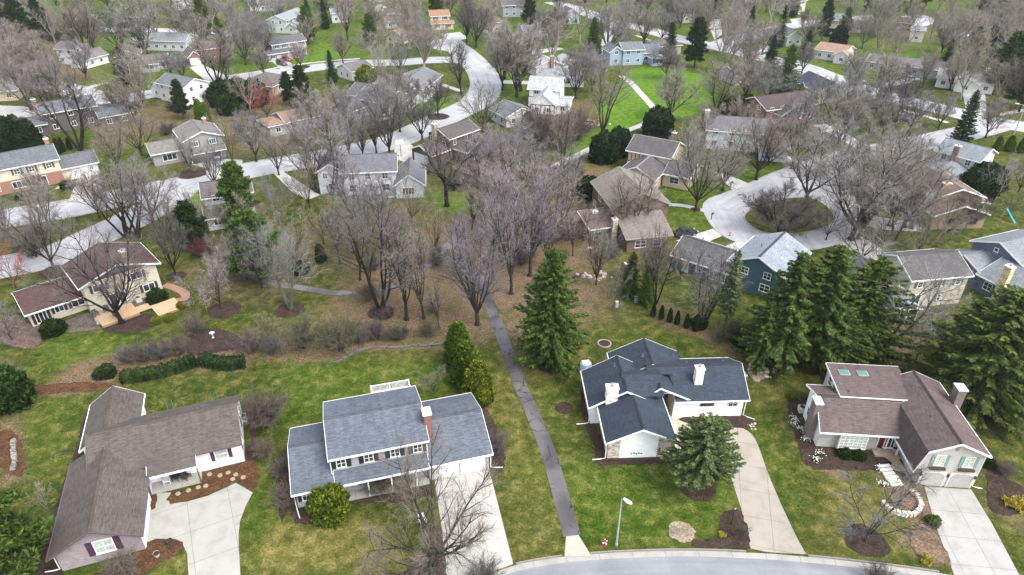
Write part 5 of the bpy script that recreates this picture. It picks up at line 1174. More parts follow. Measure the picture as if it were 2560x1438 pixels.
NOM = {'a': 5.0, 'y': 1.45, 'h': 2.5}
TW = {'moss': (bark((.085, .08, .055)), twig((.175, .152, .12))), 'grey': (bark((.085, .075, .066)), twig((.235, .215, .195))), 'brown': (bark((.075, .06, .048)), twig((.22, .185, .155))), 'pink': (bark((.10, .088, .082)), twig((.255, .212, .212))),
      'dark': (bark((.042, .036, .033)), twig((.13, .11, .10))), 'white': (bark((.52, .5, .46)), twig((.36, .33, .31))), 'tan': (bark((.12, .10, .078)), twig((.27, .225, .17))),
      'olive': (bark((.09, .085, .065)), twig((.22, .21, .135))), 'red': (bark((.09, .07, .065)), twig((.40, .075, .08))), 'silver': (bark((.26, .255, .23)), twig((.205, .2, .18)))}
SHR = {k_: twig(sc(c_, .9)) for k_, c_ in dict(grey=(.125, .112, .10), brown=(.12, .095, .075), pink=(.135, .105, .10), tan=(.155, .122, .085), olive=(.12, .115, .065), red=(.17, .06, .06), dark=(.06, .05, .045), moss=(.1, .09, .06), silver=(.2, .19, .18), white=(.25, .24, .22)).items()}
LF = {'spruce': leaf((.042, .068, .013)), 'hemlock': leaf((.046, .074, .017)), 'dark': leaf((.02, .038, .012)), 'blue': leaf((.05, .085, .085)), 'fir': leaf((.072, .094, .036)), 'pine': leaf((.05, .085, .018)), 'arb': leaf((.075, .12, .014)), 'yew': leaf((.022, .044, .01)), 'gold': leaf((.105, .13, .014)), 'bronze': leaf((.064, .082, .02)), 'yellow': leaf((.34, .27, .02))}
WORDS = {'moss': 'mossy', 'grey': 'grey', 'brown': 'grey-brown', 'pink': 'pinkish-grey', 'dark': 'dark', 'white': 'white-barked', 'tan': 'tan', 'olive': 'olive-tinged', 'red': 'red-budded', 'silver': 'silvery'}
SHAPE = {'m': 'spreading bare tree', 'u': 'upright bare tree', 'p': 'slender bare woodland tree', 'o': 'gnarled bare oak', 'w': 'many-stemmed bare tree', 'b': 'bare birch', 't': 'multi-trunk bare tree', 'd': 'dense bare tree', 'g': 'small bare ornamental tree', 'h': 'bare twiggy shrub',
         's': 'spruce', 'l': 'slim spruce', 'f': 'fir', 'k': 'blue spruce', 'n': 'pine', 'a': 'arborvitae', 'y': 'rounded evergreen shrub'}
NAME = {'o': 'oak_tree', 'b': 'birch_tree', 's': 'spruce_tree', 'l': 'spruce_tree', 'f': 'fir_tree', 'k': 'spruce_tree', 'n': 'pine_tree', 'a': 'arborvitae', 'y': 'evergreen_shrub', 'h': 'bare_shrub'}
CAT = {'o': 'tree', 's': 'conifer', 'l': 'conifer', 'f': 'conifer', 'k': 'conifer', 'n': 'conifer', 'a': 'conifer', 'y': 'shrub', 'h': 'shrub'}
GRP = {'h': 'bare shrubs in the gardens', 'y': 'rounded evergreen shrubs', 'a': 'arborvitae', 's': 'spruces', 'l': 'spruces', 'k': 'spruces', 'n': 'pines', 'f': 'firs'}
DEF = {'m': 'grey', 'u': 'grey', 'p': 'pink', 'o': 'dark', 'w': 'tan', 'b': 'white', 't': 'brown', 'd': 'dark', 'g': 'olive', 'h': 'tan', 's': 'spruce', 'l': 'fir', 'f': 'fir', 'k': 'blue', 'n': 'pine', 'a': 'arb', 'y': 'yew'}
TREES = []; _cnt = {}
def tree(x, y, hgt, k, wid=1.0, col=None, label=None, rz=None):
    DEC = k in 'Mmupowbtdgh'
    i = _cnt.get(k, 0); _cnt[k] = i+1; dd_ = math.hypot(x, y); ps = P_[k+('3' if dd_ > 175 else '2' if dd_ > 105 else '')] if k in 'mupt' else P_[k]; pr = ps[(i*7+int(abs(x)*3)) % len(ps)]; col = col or DEF[k]
    s_ = hgt/NOM.get(k, 15.0)
    e = bpy.data.objects.new(NAME.get(k, 'bare_tree'), None); COL.objects.link(e); e.location = (x, y, 0)
    e.rotation_euler = (0, 0, rz if rz is not None else random.uniform(0, 6.28)); e.scale = (s_*wid, s_*wid, s_)
    if isinstance(pr, tuple): parts = [('trunk', pr[0], TW[col][0] if DEC else BARKC), ('crown', pr[1], TW[col][1] if DEC else LF[col])]
    else: parts = [('stems' if k == 'h' else 'foliage', pr, TW[col][1] if DEC else LF[col])]
    if k == 'h': parts = [('stems', pr, SHR[col])]
    for nm, me_, mt in parts:
        if not me_.materials: me_.materials.append(mt)
        o = bpy.data.objects.new(nm, me_); COL.objects.link(o); o.parent = e
        o.material_slots[0].link = 'OBJECT'; o.material_slots[0].material = mt
    e['category'] = CAT.get(k, 'tree'); e['group'] = GRP.get(k, 'bare deciduous trees')
    if label: e['label'] = label
    TREES.append(dict(o=e, x=x, y=y, h=hgt, k=k, col=col, label=label)); THINGS.append(e); return e
BARKC = bark((.2, .17, .15))
def tpx(bx, by, ty, k, wid=1.0, col=None, label=None):
    x, y = G(bx, by); hgt = ty[0] if isinstance(ty, tuple) else min(23, max(2, height_to(bx, by, ty)))*(1.06 if by < 500 else .97)
    if by < 620 and k in 'mutp': wid *= 1.17
    return tree(x, y, hgt, k, wid, col, label)
# ------------------------------------------------------------------ trees of the photograph: (base px, base py, top py or (height m,), kind, width, colour, label)
SHAPE['M'] = 'spreading bare tree'; DEF['M'] = 'brown'
TL = [
 # foreground
 (1085,1424,(13.0,),'M',1.15,'moss','bare spreading street tree between the colonial house and its concrete drive'),
 (2162,1352,(10.0,),'g',1.05,'grey','small leaning bare tree on the lawn before the barn-roofed house'),
 (1376,906,(17.4,),'s',1.15,'spruce','tall green Norway spruce beside the tarmac footpath'),
 (1746,1222,(9.8,),'f',1.32,'fir','grey-green fir on a mulch ring before the charcoal ranch house'),
 (1950,893,622,'s',1.4,'hemlock','left spruce of the dark clump behind the barn-roofed house'),
 (2030,900,603,'s',1.4,'hemlock','tallest middle spruce of the dark clump behind the barn-roofed house'),
 (2130,898,632,'s',1.4,'hemlock','right spruce of the dark clump, next to the many-limbed bare tree'),
 (1900,905,(9.5,),'s',1.5,'hemlock','lowest bushy spruce at the left edge of the dark clump'), (2085,925,(9,),'s',1.5,'hemlock','low bushy spruce in front of the dark clump'),
 (1808,838,620,'l',.8,'fir','slim grey-barked spruce with a high crown by the teal house'),
 (2430,1010,(16.5,),'s',1.75,'bronze','huge bronze-green conifer at the right edge behind the barn-roofed house'),
 (1148,915,(6.6,),'a',1.3,'arb','rearmost of three tall arborvitae beside the footpath'),
 (1170,962,(6.4,),'a',1.38,'arb','middle one of three tall arborvitae beside the footpath'),
 (1198,1003,(5.8,),'a',1.42,'gold','front golden-tipped one of three arborvitae beside the footpath'),
 (828,1290,(3.6,),'y',.78,'gold','plump green yew at the porch of the blue-grey colonial'),
 (22,1462,(14,),'n',1.25,'hemlock','dark pine at the lower left corner beside the brown ranch'),
 (15,1012,(4.8,),'y',1.0,'yew','round dark evergreen at the left edge above the brown ranch'),
 (28,975,(6.5,),'b',1.0,'silver','silvery bare birch leaning over the evergreen at the left edge'),
 (120,1275,(4.2,),'b',1.0,'white','small white-barked bare sapling left of the brown ranch roof'),
 (670,1062,(4.6,),'h',1.0,'tan','largest tan bare shrub between the ranch and the colonial'),
 (662,1140,(2.0,),'h',1.0,'tan','low clipped tan shrub below the largest tan shrub'),
 (712,1195,(2.8,),'h',.85,'pink','upper pinkish shrub along the left wall of the colonial'),
 (722,1262,(3.0,),'h',.85,'pink','lower pinkish shrub at the left corner of the colonial'),
 (1205,1080,(2.8,),'h',.85,'pink','rear pinkish shrub along the garage end of the colonial'),
 (1238,1135,(2.8,),'h',.85,'pink','front pinkish shrub at the garage corner by the downspout'),
 (945,1232,(1.9,),'h',1.2,'olive','left olive shrub under the porch of the colonial'),
 (1005,1222,(1.9,),'h',1.2,'olive','right olive shrub under the porch of the colonial'),
 (1085,985,(4.2,),'g',1.15,'olive','small olive-tinged tree behind the garage of the colonial'),
 (790,1265,(1.5,),'y',.8,'dark','low dark shrub beside the plump yew at the colonial'),
 (265,938,(1.3,),'y',1.5,'dark','round clipped yew left of the long hedge'),
 (395,752,(1.9,),'y',1.15,'dark','oval clipped yew against the cream house wall'),
 (135,832,(1.9,),'y',1.3,'dark','oval dark yew at the low wing of the cream house'),
 (393,808,(1.0,),'y',1.1,'gold','left small golden shrub along the orange deck'),
 (425,800,(1.0,),'y',1.1,'gold','middle small golden shrub along the orange deck'),
 (455,770,(1.0,),'y',1.1,'gold','right small golden shrub along the orange deck'),
 (320,908,(2.6,),'h',.9,'grey','first grey shrub from the left above the long hedge'), (362,902,(2.8,),'h',.9,'grey','second grey shrub from the left above the long hedge'),
 (405,895,(3.0,),'h',.95,'grey','third grey shrub from the left above the long hedge'), (452,885,(3.0,),'h',.95,'brown','fourth shrub, browner, above the long hedge'),
 (635,880,(3.4,),'h',1.0,'pink','dense shrub at the right end of the short hedge'), (690,885,(3.0,),'h',1.0,'grey','grey shrub right of the short hedge, before the meadow'),
 (760,870,(4.4,),'h',1.0,'olive','olive thicket shrub, left of two behind the stone edging'), (845,875,(5.2,),'h',1.0,'olive','tall olive thicket shrub, right of two behind the stone edging'),
 (672,845,(4.5,),'g',.8,'grey','thin grey sapling standing among the shrubs behind the meadow'), (492,838,(3.6,),'h',.75,'tan','upright tan shrub by the birdbath'),
 (640,1125,(1.6,),'h',1.0,'brown','brown shrub at the right end wall of the ranch'),
 (310,1438,(2.4,),'h',1.2,'tan','tan bare shrub before the whitewashed brick gable'), (1210,1462,(2.4,),'h',1.2,'grey','bare shrub at the bottom edge beside the colonial drive'), (2190,1462,(2.4,),'h',1.0,'grey','bare shrub at the bottom edge below the barn-roofed house'),
 # left middle
 (305,808,(16.5,),'m',1.25,'dark','big dark tree growing through the orange deck'),
 (555,772,(9.5,),'g',1.1,'pink','small pinkish bare tree in the oval mulch ring'),
 (137,678,(14,),'m',1.0,'brown','big bare tree by the road, left of the cream house'),
 (440,690,(12.5,),'m',.8,'dark','dark bare tree right behind the cream house'),
 (20,600,470,'u',.9,'grey',None), (85,640,(6,),'h',1.0,'brown',None), (40,720,(8,),'g',1.0,'red','red-budded tree at the left edge by the cream house wing'), (30,850,(7,),'g',1.0,'pink','pinkish bare tree at the left edge above the round evergreen'),
 (318,596,395,'t',1.0,'brown','left tree of the tall clump on the road verge'), (345,594,400,'t',1.0,'brown','middle tree of the tall clump on the road verge'), (385,560,385,'m',1.0,'grey','right tree of the tall clump on the road verge'),
 (250,545,410,'m',1.0,'brown',None), (120,560,440,'m',.95,'grey',None), (100,505,405,'u',.8,'grey',None), (420,600,470,'m',1.0,'brown',None),
 (505,600,(11,),'g',1.0,'grey',None), (515,640,(3.6,),'h',1.1,'red','reddish shrub beside the big dark pine'), (600,700,(10,),'g',1.0,'silver',None), (655,720,(11,),'u',.8,'grey',None),
 (726,772,(15,),'t',.95,'silver','pale multi-trunk tree in the mulch ring by the curved path'),
 (953,780,(18,),'t',1.05,'dark','triple-trunk dark tree at the edge of the leaf litter'),
 (1016,800,(15.5,),'p',.95,'brown','slim tree right of the triple-trunk tree'), (1060,798,(15,),'p',.8,'tan','twin-stemmed slim tree near the fence'), (1098,818,(8,),'p',.8,'tan','thin short sapling near the fence'),
 (1194,812,(17.0,),'u',1.0,'pink','fine-twigged round tree at the top of the footpath'),
 (1278,735,470,'p',1.0,'pink',None), (1325,690,440,'p',1.0,'pink',None), (1250,655,(15,),'p',.95,'pink',None), (1385,600,425,'u',1.0,'pink',None), (1240,590,(14,),'p',.95,'pink',None), (1290,560,(15,),'p',.95,'pink',None), (1340,560,390,'p',1.1,'pink',None),
 (1180,575,(9,),'p',1.0,'pink',None), (1050,690,(10,),'p',.9,'brown',None), (920,640,(13,),'m',.9,'grey',None), (1000,640,(10,),'m',.8,'grey',None), (1090,640,(9,),'p',.9,'tan',None), (880,560,(13,),'m',.95,'pink',None), (955,545,(9,),'m',.9,'pink',None),
 (900,700,(12,),'p',.9,'brown',None), (1150,690,(11,),'p',.9,'pink',None), (1232,690,(14,),'p',.9,'grey',None), (1262,615,(15,),'p',1.0,'pink',None), (1312,615,(15,),'p',.9,'grey',None), (1362,680,(13,),'p',.9,'pink',None), (1205,560,(13,),'p',1.0,'pink',None), (1405,560,(13,),'p',.9,'grey',None), (1422,500,(12,),'p',.9,'grey',None), (850,660,(11,),'p',.9,'grey',None),
 (2165,560,365,'m',1.1,'grey',None), (2098,448,(14,),'m',1.0,'grey',None), (2235,605,(13,),'t',1.0,'grey',None), (2065,600,(9,),'g',1.0,'grey',None),
 (1117,516,(15,),'o',1.1,'dark','gnarled black oak on bright grass in the middle of the wood'),
 (1030,560,(11,),'g',1.0,'tan',None), (1200,470,335,'m',1.0,'pink',None), (1260,465,330,'m',1.0,'pink',None), (1310,450,320,'m',1.0,'grey',None), (1220,410,310,'m',1.0,'pink',None), (1350,480,360,'p',1.0,'pink',None),
 (1405,435,268,'w',.75,'tan','tall many-stemmed tan tree by the garden path'), (1300,395,300,'m',.9,'grey',None), (1365,370,(9,),'h',1.0,'pink',None), (1335,350,(8,),'h',1.0,'pink',None), (1440,350,(8,),'h',1.0,'tan',None),
 (829,486,315,'t',1.0,'grey','grey multi-trunk tree left of the pale blue-grey house'), (790,480,325,'m',.9,'brown',None), (874,395,275,'m',1.0,'grey',None), (908,392,280,'u',.8,'grey',None), (941,382,270,'u',.8,'brown',None), (974,390,248,'m',1.0,'dark',None),
 (697,438,330,'m',.8,'grey',None), (641,404,290,'m',.9,'grey',None), (1056,350,238,'m',1.0,'dark',None), (1095,290,195,'m',.9,'dark','dark tree in a red mulch ring beside the bend of the road'), (1207,330,215,'m',1.1,'grey',None), 
 (540,470,360,'m',.8,'grey',None), (480,432,335,'m',.7,'grey',None), (355,390,280,'m',1.1,'brown',None), (300,430,300,'m',1.0,'brown',None), (580,400,280,'b',.9,'grey',None), (620,360,270,'m',1,'brown',None), (760,380,280,'m',1,'grey',None), (820,350,255,'m',1,'grey',None), (880,340,240,'m',1,'grey',None),
 (775,520,(10,),'g',1.0,'tan',None), (700,560,(11,),'g',1.0,'silver',None), (640,600,(9,),'g',1.0,'tan',None), (740,650,(9,),'g',.9,'grey',None), (810,610,(10,),'g',.9,'tan',None),
 # right middle
 (1565,590,425,'t',1.0,'tan','left tree of the pair before the taupe gabled house'), (1590,588,430,'t',1.0,'tan','right tree of the pair before the taupe gabled house'),
 (1490,712,560,'u',.7,'brown','slim bare tree beside the pile of stones'), (1432,640,520,'p',.8,'pink',None), (1460,600,(8,),'g',1.0,'pink',None), (1510,660,(7,),'g',1.0,'silver',None),
 (1532,776,640,'b',.8,'silver','pale leaning tree by the green utility boxes'), (1622,752,560,'u',.7,'brown',None), (1640,760,560,'t',.7,'dark','dark leaning tree on the bank near the row of small arborvitae'),
 (1754,812,600,'t',.95,'grey','multi-limbed grey tree in front of the teal house'), (1772,790,(9,),'g',1.0,'grey',None), (1700,700,(7,),'g',1.0,'grey',None),
 (2195,880,(16,),'t',1.35,'silver','broad many-limbed silvery tree before the cream stone house'), (2290,900,(6,),'g',1.0,'olive',None), (2330,830,(6,),'g',1.0,'grey',None),
 (1739,526,335,'m',1.0,'grey','broad dark-trunked tree on the verge left of the turning circle'), (1806,477,320,'u',.85,'grey',None), (1890,450,285,'m',1.0,'brown',None), (1920,412,295,'m',1.0,'brown',None), (1979,422,270,'m',1.05,'grey',None),
 (1945,590,(9.3,),'d',1.15,'dark','dense dark fan-shaped tree on the grass island'), (2014,512,290,'m',1.0,'grey','large vase-shaped tree behind the grass island'),
 (2127,600,330,'m',1.3,'grey','great bare tree right of the grass island'), (2145,598,(15,),'u',.9,'grey',None), (2221,565,400,'m',1.05,'dark',None), (2262,568,420,'m',1.0,'grey',None), (2278,572,(13,),'m',1.0,'brown',None), (2190,500,350,'m',1.1,'grey',None), (2170,470,330,'m',1.1,'grey',None), (2250,480,350,'m',1.1,'grey',None), (2310,520,400,'m',1.0,'grey',None), (2215,430,300,'m',1.1,'grey',None), (2280,440,330,'m',1.0,'grey',None),
 (2095,362,225,'m',1.0,'grey',None), (2110,350,215,'u',.9,'grey',None), (2272,332,232,'m',1.0,'grey',None), (2346,321,235,'m',1.0,'grey',None), (2463,345,245,'m',.95,'grey','bare tree on the corner beside the stop sign'), (2547,280,150,'m',.9,'dark',None),
 (2484,505,372,'b',1.25,'white','white-barked birch beside the tan lap-sided house'), (2150,660,(10,),'g',1.1,'grey',None), (2210,640,(9,),'g',1.1,'grey',None), (2290,650,(9,),'g',1.1,'olive',None), (2350,600,(8,),'g',1.2,'grey',None), (2400,560,(6,),'h',1.2,'grey',None), (2520,540,(5,),'g',1.0,'dark',None), (2545,480,(8,),'m',1.0,'brown',None),
 (1678,300,168,'m',1.0,'grey','shapely tree alone on the vivid green lawn'), (1508,325,165,'t',1.0,'grey','big multi-trunk tree at the left side of the vivid lawn'), (1918,274,150,'m',.9,'grey',None), (1860,250,130,'m',1.2,'brown',None), (1790,275,150,'t',1.0,'brown',None), (1760,360,260,'m',1.0,'grey',None), (1720,420,300,'m',.9,'grey',None), (1840,330,240,'m',1.0,'brown',None), (2050,280,190,'m',1,'grey',None), (2000,330,230,'m',1,'grey',None), (2085,300,200,'m',1,'grey',None), (2150,300,210,'m',1.1,'grey',None), (2200,330,240,'m',1,'grey',None), (2120,260,165,'m',1,'grey',None), (2190,285,190,'m',1,'grey',None),
 # upper left
 (226,156,15,'m',.9,'dark','tall dark tree rising past the blank white gable'), (309,138,12,'m',1.0,'grey',None), (366,144,12,'u',.9,'grey',None), (466,117,10,'m',.95,'grey',None), (483,116,20,'m',.9,'grey',None), (430,60,-20,'m',1,'grey',None), (201,376,185,'t',1.0,'dark','tall dark twin-trunk tree before the dark slate-roofed house'), (78,276,140,'m',1.0,'brown',None), (125,240,140,'m',1.0,'brown',None), (150,250,150,'m',.9,'brown',None), (302,300,190,'m',.9,'olive',None), (340,310,200,'m',.9,'brown',None), (430,198,130,'m',.9,'brown',None), (459,204,130,'m',.9,'pink',None),
 (20,190,90,'m',1.1,'brown',None), (60,200,100,'m',1.1,'pink',None), (100,192,95,'m',1.1,'brown',None), (140,200,120,'m',1.0,'brown',None), (30,130,50,'m',1.1,'pink',None), (75,150,70,'m',1.1,'brown',None), (10,240,140,'m',1,'brown',None), (45,215,120,'m',1.1,'brown',None),
 (615,162,60,'m',1.0,'grey',None), (664,150,45,'m',1.0,'grey',None), (567,200,118,'t',.9,'brown','round bare tree on the lawn corner by the pale cul-de-sac'), (753,170,105,'m',.9,'pink',None), (858,158,78,'m',.85,'brown',None), (662,195,110,'m',.8,'brown',None), (943,190,98,'b',1.0,'white','left pale birch beyond the low grey roofs'), (957,206,110,'b',1.0,'white','right pale birch beyond the low grey roofs'), (1004,190,92,'m',.9,'grey',None), (540,60,-20,'m',1.0,'pink',None), (580,80,0,'m',1.1,'grey',None), (640,110,20,'m',1.0,'grey',None), (700,60,-15,'m',1,'pink',None),
 (780,320,220,'m',1,'grey',None), (850,300,205,'m',1,'grey',None), (960,300,190,'m',1,'grey',None), (1000,330,215,'m',1,'grey',None), (985,265,165,'m',1.0,'brown',None), (1020,280,180,'m',1,'brown',None), (1048,128,40,'m',1.0,'brown',None), (1073,129,68,'m',.9,'grey',None), (1167,106,5,'u',.9,'dark','left dark trunk of the twin trees right of the cul-de-sac'), (1190,119,2,'m',1.0,'dark','right dark trunk of the twin trees right of the cul-de-sac'), (1154,235,112,'p',1.0,'dark','narrow dark tree left of the wide pale street'), (1256,226,85,'m',1.0,'grey',None), (1292,243,70,'u',1.0,'grey',None), (1302,228,75,'m',1.0,'grey',None), (1262,198,60,'m',1,'grey',None), (1386,118,22,'m',1.15,'dark','round-crowned dark tree above the white roofs'), (1358,101,20,'m',.9,'grey',None), (1439,246,120,'m',.9,'brown',None), (1517,138,15,'m',1,'grey',None), (1480,230,120,'m',1,'grey',None), (1460,200,110,'m',1,'brown',None),
 (1610,114,15,'m',1.0,'grey',None), (1655,105,20,'m',.9,'grey',None), (1837,97,12,'m',1.0,'pink','violet-grey tree right of the garage driveway'), (2004,75,22,'m',.8,'dark',None), (1905,137,48,'m',1.1,'grey',None), (2004,184,105,'m',.9,'grey',None), (1665,200,110,'m',1,'brown',None), (1560,80,-10,'m',1.1,'grey',None), (1700,70,-10,'m',1.1,'grey',None), (1750,55,-20,'m',1,'grey',None),
 (2273,67,-5,'m',.9,'dark','bare tree standing before the white cul-de-sac'), (2155,122,25,'m',1.0,'silver',None), (2353,132,55,'m',1.1,'grey',None), (2412,98,35,'m',1.1,'grey',None), (2125,215,128,'m',1.0,'grey',None), (2229,218,145,'m',.9,'grey',None), (2305,219,130,'m',.9,'grey',None), (2374,226,130,'m',.95,'olive',None), (2235,130,70,'g',1.0,'brown',None),
 # conifers
 (612,572,402,'n',1.15,'pine','young bushy pine behind the small half-timbered house'), (650,692,525,'n',1.7,'pine','broad pine beside the curved path'), (490,622,500,'n',1.35,'dark','dark evergreen left of the small half-timbered house'),
 (520,114,-5,'n',.75,'pine','tall narrow pine in the far rows left of centre'), (928,117,38,'n',1.15,'pine','fluffy bright pine in the far rows near the middle'), (460,297,205,'n',1.0,'dark','dark pine before the white gabled house'), (1736,168,52,'n',1.05,'dark','dark green pine between the far road and the vivid lawn'), (2052,106,5,'n',.8,'dark','rounded dark pine at upper right'),
 (815,72,-2,'s',.9,'dark','pointed dark spruce at the top, right of the silver roof'), (772,60,-5,'s',.8,'dark',None), (832,212,128,'s',.8,'dark',None), (760,270,170,'n',1.1,'dark','big dark evergreen mass beside the red maple'), (725,262,185,'n',1.0,'dark',None), (560,262,(6.5,),'y',.85,'dark',None), (600,270,(7.5,),'y',.8,'dark',None), (640,262,(6.5,),'y',.85,'dark',None), (575,284,(5,),'y',.9,'dark',None),
 (60,100,-10,'n',1.1,'dark',None), (112,95,0,'n',1.0,'dark',None), (25,90,-15,'n',1.1,'dark',None), (105,98,58,'k',.9,'blue','left of the three blue spruces at upper left'), (126,100,52,'k',.9,'blue','middle of the three blue spruces at upper left'), (147,99,60,'k',.9,'blue','right of the three blue spruces at upper left'),
 (2393,374,232,'s',.9,'dark','big pointed spruce behind the corner house with blue-grey roof'), (2204,198,147,'s',.9,'dark','small spruce before the long grey-brown ranch'), (1871,104,18,'s',.6,'dark',None), (1946,120,18,'s',.55,'dark','slender spruce left of the grey-green gable house'), (1497,165,100,'s',.45,'spruce','narrow cypress-like conifer left of the light blue house'), (1790,45,-20,'n',1.0,'dark',None), (1690,40,-20,'n',1,'dark',None), (1845,100,40,'l',.8,'dark',None),
 (2425,152,72,'n',1.1,'pine',None), (2500,235,90,'n',1.15,'pine',None), (2540,270,140,'n',1.1,'bronze',None), (2365,158,98,'s',1.0,'dark',None), (2470,170,100,'k',1.0,'blue',None), (2550,180,90,'n',1.0,'pine',None), (2490,130,50,'n',1.0,'dark',None), (2093,112,70,'y',.7,'dark',None),
 (1642,340,(6.6,),'y',.82,'dark','large round yew in the garden by the vivid lawn'), (1508,402,(6.2,),'y',.78,'dark','left yew of the pair beside the garden path'), (1545,388,(6.0,),'y',.7,'dark','right yew of the pair beside the garden path'), (1318,336,286,'a',1.2,'dark','small cone-shaped evergreen behind the low grey gabled wing'), (1472,490,448,'y',1.0,'yew','dark shrub behind the taupe gabled house'), (1830,285,248,'y',1.0,'dark',None), (1860,292,245,'y',1.0,'dark',None),
 (803,655,612,'a',1.3,'dark','small dark conifer on the grass by the wood'), (757,682,660,'y',1.0,'yew','low yew beside the curved path'), (735,672,648,'y',1.0,'dark',None), (1575,738,625,'s',.9,'spruce','ragged green cedar behind the charcoal ranch lawn'), (1612,760,660,'s',.9,'spruce',None), (915,208,170,'y',.95,'gold','bright yellow-green ball shrub by the small white house'), (670,298,(10,),'g',1.0,'red','vivid red-leaved maple in the left background'), (745,165,110,'g',.8,'red',None),
 (505,312,255,'a',1.0,'arb',None), (520,315,265,'a',1.0,'arb',None), (10,375,290,'a',1.5,'dark',None), (35,378,300,'a',1.5,'dark',None), (60,380,298,'a',1.5,'dark',None), (85,382,305,'a',1.5,'dark',None), (148,384,350,'a',1.0,'dark','left one of three tiny cone evergreens behind the brick colonial'), (159,379,348,'a',1.0,'dark','middle one of three tiny cone evergreens behind the brick colonial'), (176,374,348,'a',1.0,'dark','right one of three tiny cone evergreens behind the brick colonial'),
 (2490,380,345,'a',1.2,'arb',None), (2520,378,342,'a',1.3,'arb',None), (2550,382,348,'a',1.3,'arb',None), (2455,470,(5,),'y',1.1,'dark',None), (2440,490,(5,),'y',1.1,'dark',None), (170,470,(1.6,),'y',1.3,'dark','rounded dark shrub by the white garage of the brick colonial'), (105,494,(1.3,),'y',1.0,'dark',None), (50,500,(1.2,),'y',1.1,'dark',None),
 (1748,815,(1.6,),'y',1.1,'yew',None), (1860,862,(1.7,),'y',1.4,'dark',None), (1425,832,(1.3,),'y',.9,'dark','small dark shrub beside the tall Norway spruce'), (1982,998,(1.2,),'y',.9,'gold','small golden shrub at the left end of the barn-roofed house'), (1935,905,(1.4,),'y',1.2,'dark',None),
 (2110,1140,(.9,),'y',1.3,'yew','low dark shrub beneath the bay window'), (2145,1145,(.9,),'y',1.2,'yew',None), (1850,1340,(1.1,),'h',1.1,'olive','low olive shrub in the mulch bed by the stone ranch drive'), (2470,1165,(1.0,),'y',1.0,'yew',None), (2510,1185,(1.5,),'h',1.2,'pink',None), (2330,1310,(1.0,),'y',1.0,'olive_',None),
]
for (bx, by, ty, k, wd, cl, lb) in TL:
    if cl == 'olive_': cl = 'gold'
    tpx(bx, by, ty, k, wd, cl, lb)
for i, (bx, by) in enumerate(((1632, 792), (1652, 798), (1673, 805), (1692, 812), (1715, 820), (1738, 828))):
    tpx(bx, by, (2.3,), 'a', .8, 'dark', '%s small dark arborvitae from the left in the row on the back lawn' % ('first', 'second', 'third', 'fourth', 'fifth', 'sixth')[i])
# small undergrowth shrubs in the wood and gardens
rg = random.Random(99)
for (cx, cy, rx, ry, n, cols) in ((1000, 700, 130, 110, 7, ('pink', 'tan')), (1330, 620, 90, 110, 9, ('pink', 'brown')), (1540, 660, 60, 60, 4, ('grey', 'pink')), (560, 590, 70, 60, 5, ('red', 'grey')), (650, 300, 220, 60, 12, ('brown', 'grey')), (450, 350, 70, 40, 6, ('brown', 'grey')), (1100, 470, 130, 40, 7, ('pink', 'grey')), (1400, 420, 60, 40, 5, ('tan', 'pink')), (2280, 700, 100, 60, 4, ('grey', 'olive')), (1930, 330, 80, 40, 5, ('brown', 'red')), (80, 140, 80, 50, 8, ('brown', 'pink')), (2340, 270, 160, 40, 5, ('grey', 'brown')), (1000, 845, 110, 14, 6, ('pink', 'olive')), (1820, 860, 60, 25, 4, ('olive', 'grey'))):
    for _ in range(n):
        tpx(cx+rg.uniform(-rx, rx), cy+rg.uniform(-ry, ry), (rg.uniform(1.6, 3.6),), 'h', rg.uniform(.8, 1.2), rg.choice(cols))
# hedges
def hedge(px, wdt, hgt, label, col='dark', seed=5):
    wl = smooth([G(*p) for p in px], 5); C = MB(); r = random.Random(seed); cs = []
    L = sum(math.dist(wl[i], wl[i+1]) for i in range(len(wl)-1)); o = wl[0]
    nrm = offs(wl, 1)
    def ptat(t):
        f = t*(len(wl)-1); i = min(int(f), len(wl)-2); k = f-i; p = Vector((wl[i][0]+(wl[i+1][0]-wl[i][0])*k, wl[i][1]+(wl[i+1][1]-wl[i][1])*k, 0)); s_ = Vector((nrm[i][0]-wl[i][0], nrm[i][1]-wl[i][1], 0)).normalized(); return p-Vector((o[0], o[1], 0)), s_
    for _ in range(int(L*260)):
        t = r.random(); p, s_ = ptat(t); a = r.uniform(-.25, math.pi+.25); e = 1-.8*max(0, abs(t-.5)*2-.92)/.08
        k = (abs(math.cos(a))**.5*(1 if math.cos(a) > 0 else -1), max(0, math.sin(a))**.5); w2 = wdt/2*e*lump(t*30, t*9, seed); n_ = (s_*k[0]+Vector((0, 0, k[1]))).normalized()
        quad_leaf(C, p+s_*k[0]*w2+Vector((0, 0, max(.05, hgt*k[1]*lump(t*25, 1, seed)))), (n_+rv(r)*.8+Vector((0, 0, .4))).normalized(), rv(r), .24*r.uniform(.6, 1.3), .075)
    N = 24
    for i in range(N):
        (p, s_), (q, s2) = ptat(i/N), ptat((i+1)/N)
        pr = [(-.42, 0), (-.42, .8), (.42, .8), (.42, 0)]
        for j in range(3):
            a, b = pr[j], pr[j+1]
            C.face([tuple(p+s_*a[0]*wdt+Vector((0, 0, a[1]*hgt))), tuple(q+s2*a[0]*wdt+Vector((0, 0, a[1]*hgt))), tuple(q+s2*b[0]*wdt+Vector((0, 0, b[1]*hgt))), tuple(p+s_*b[0]*wdt+Vector((0, 0, b[1]*hgt)))], [(0, 0)]*4)
    tag(C.build('hedge', LF[col], None, (o[0], o[1], 0)), label, 'hedge', 'clipped hedges')
hedge(FL((306,952,380,943,450,924,490,908)), 1.7, 1.25, 'long clipped dark hedge curving above the brown ranch')
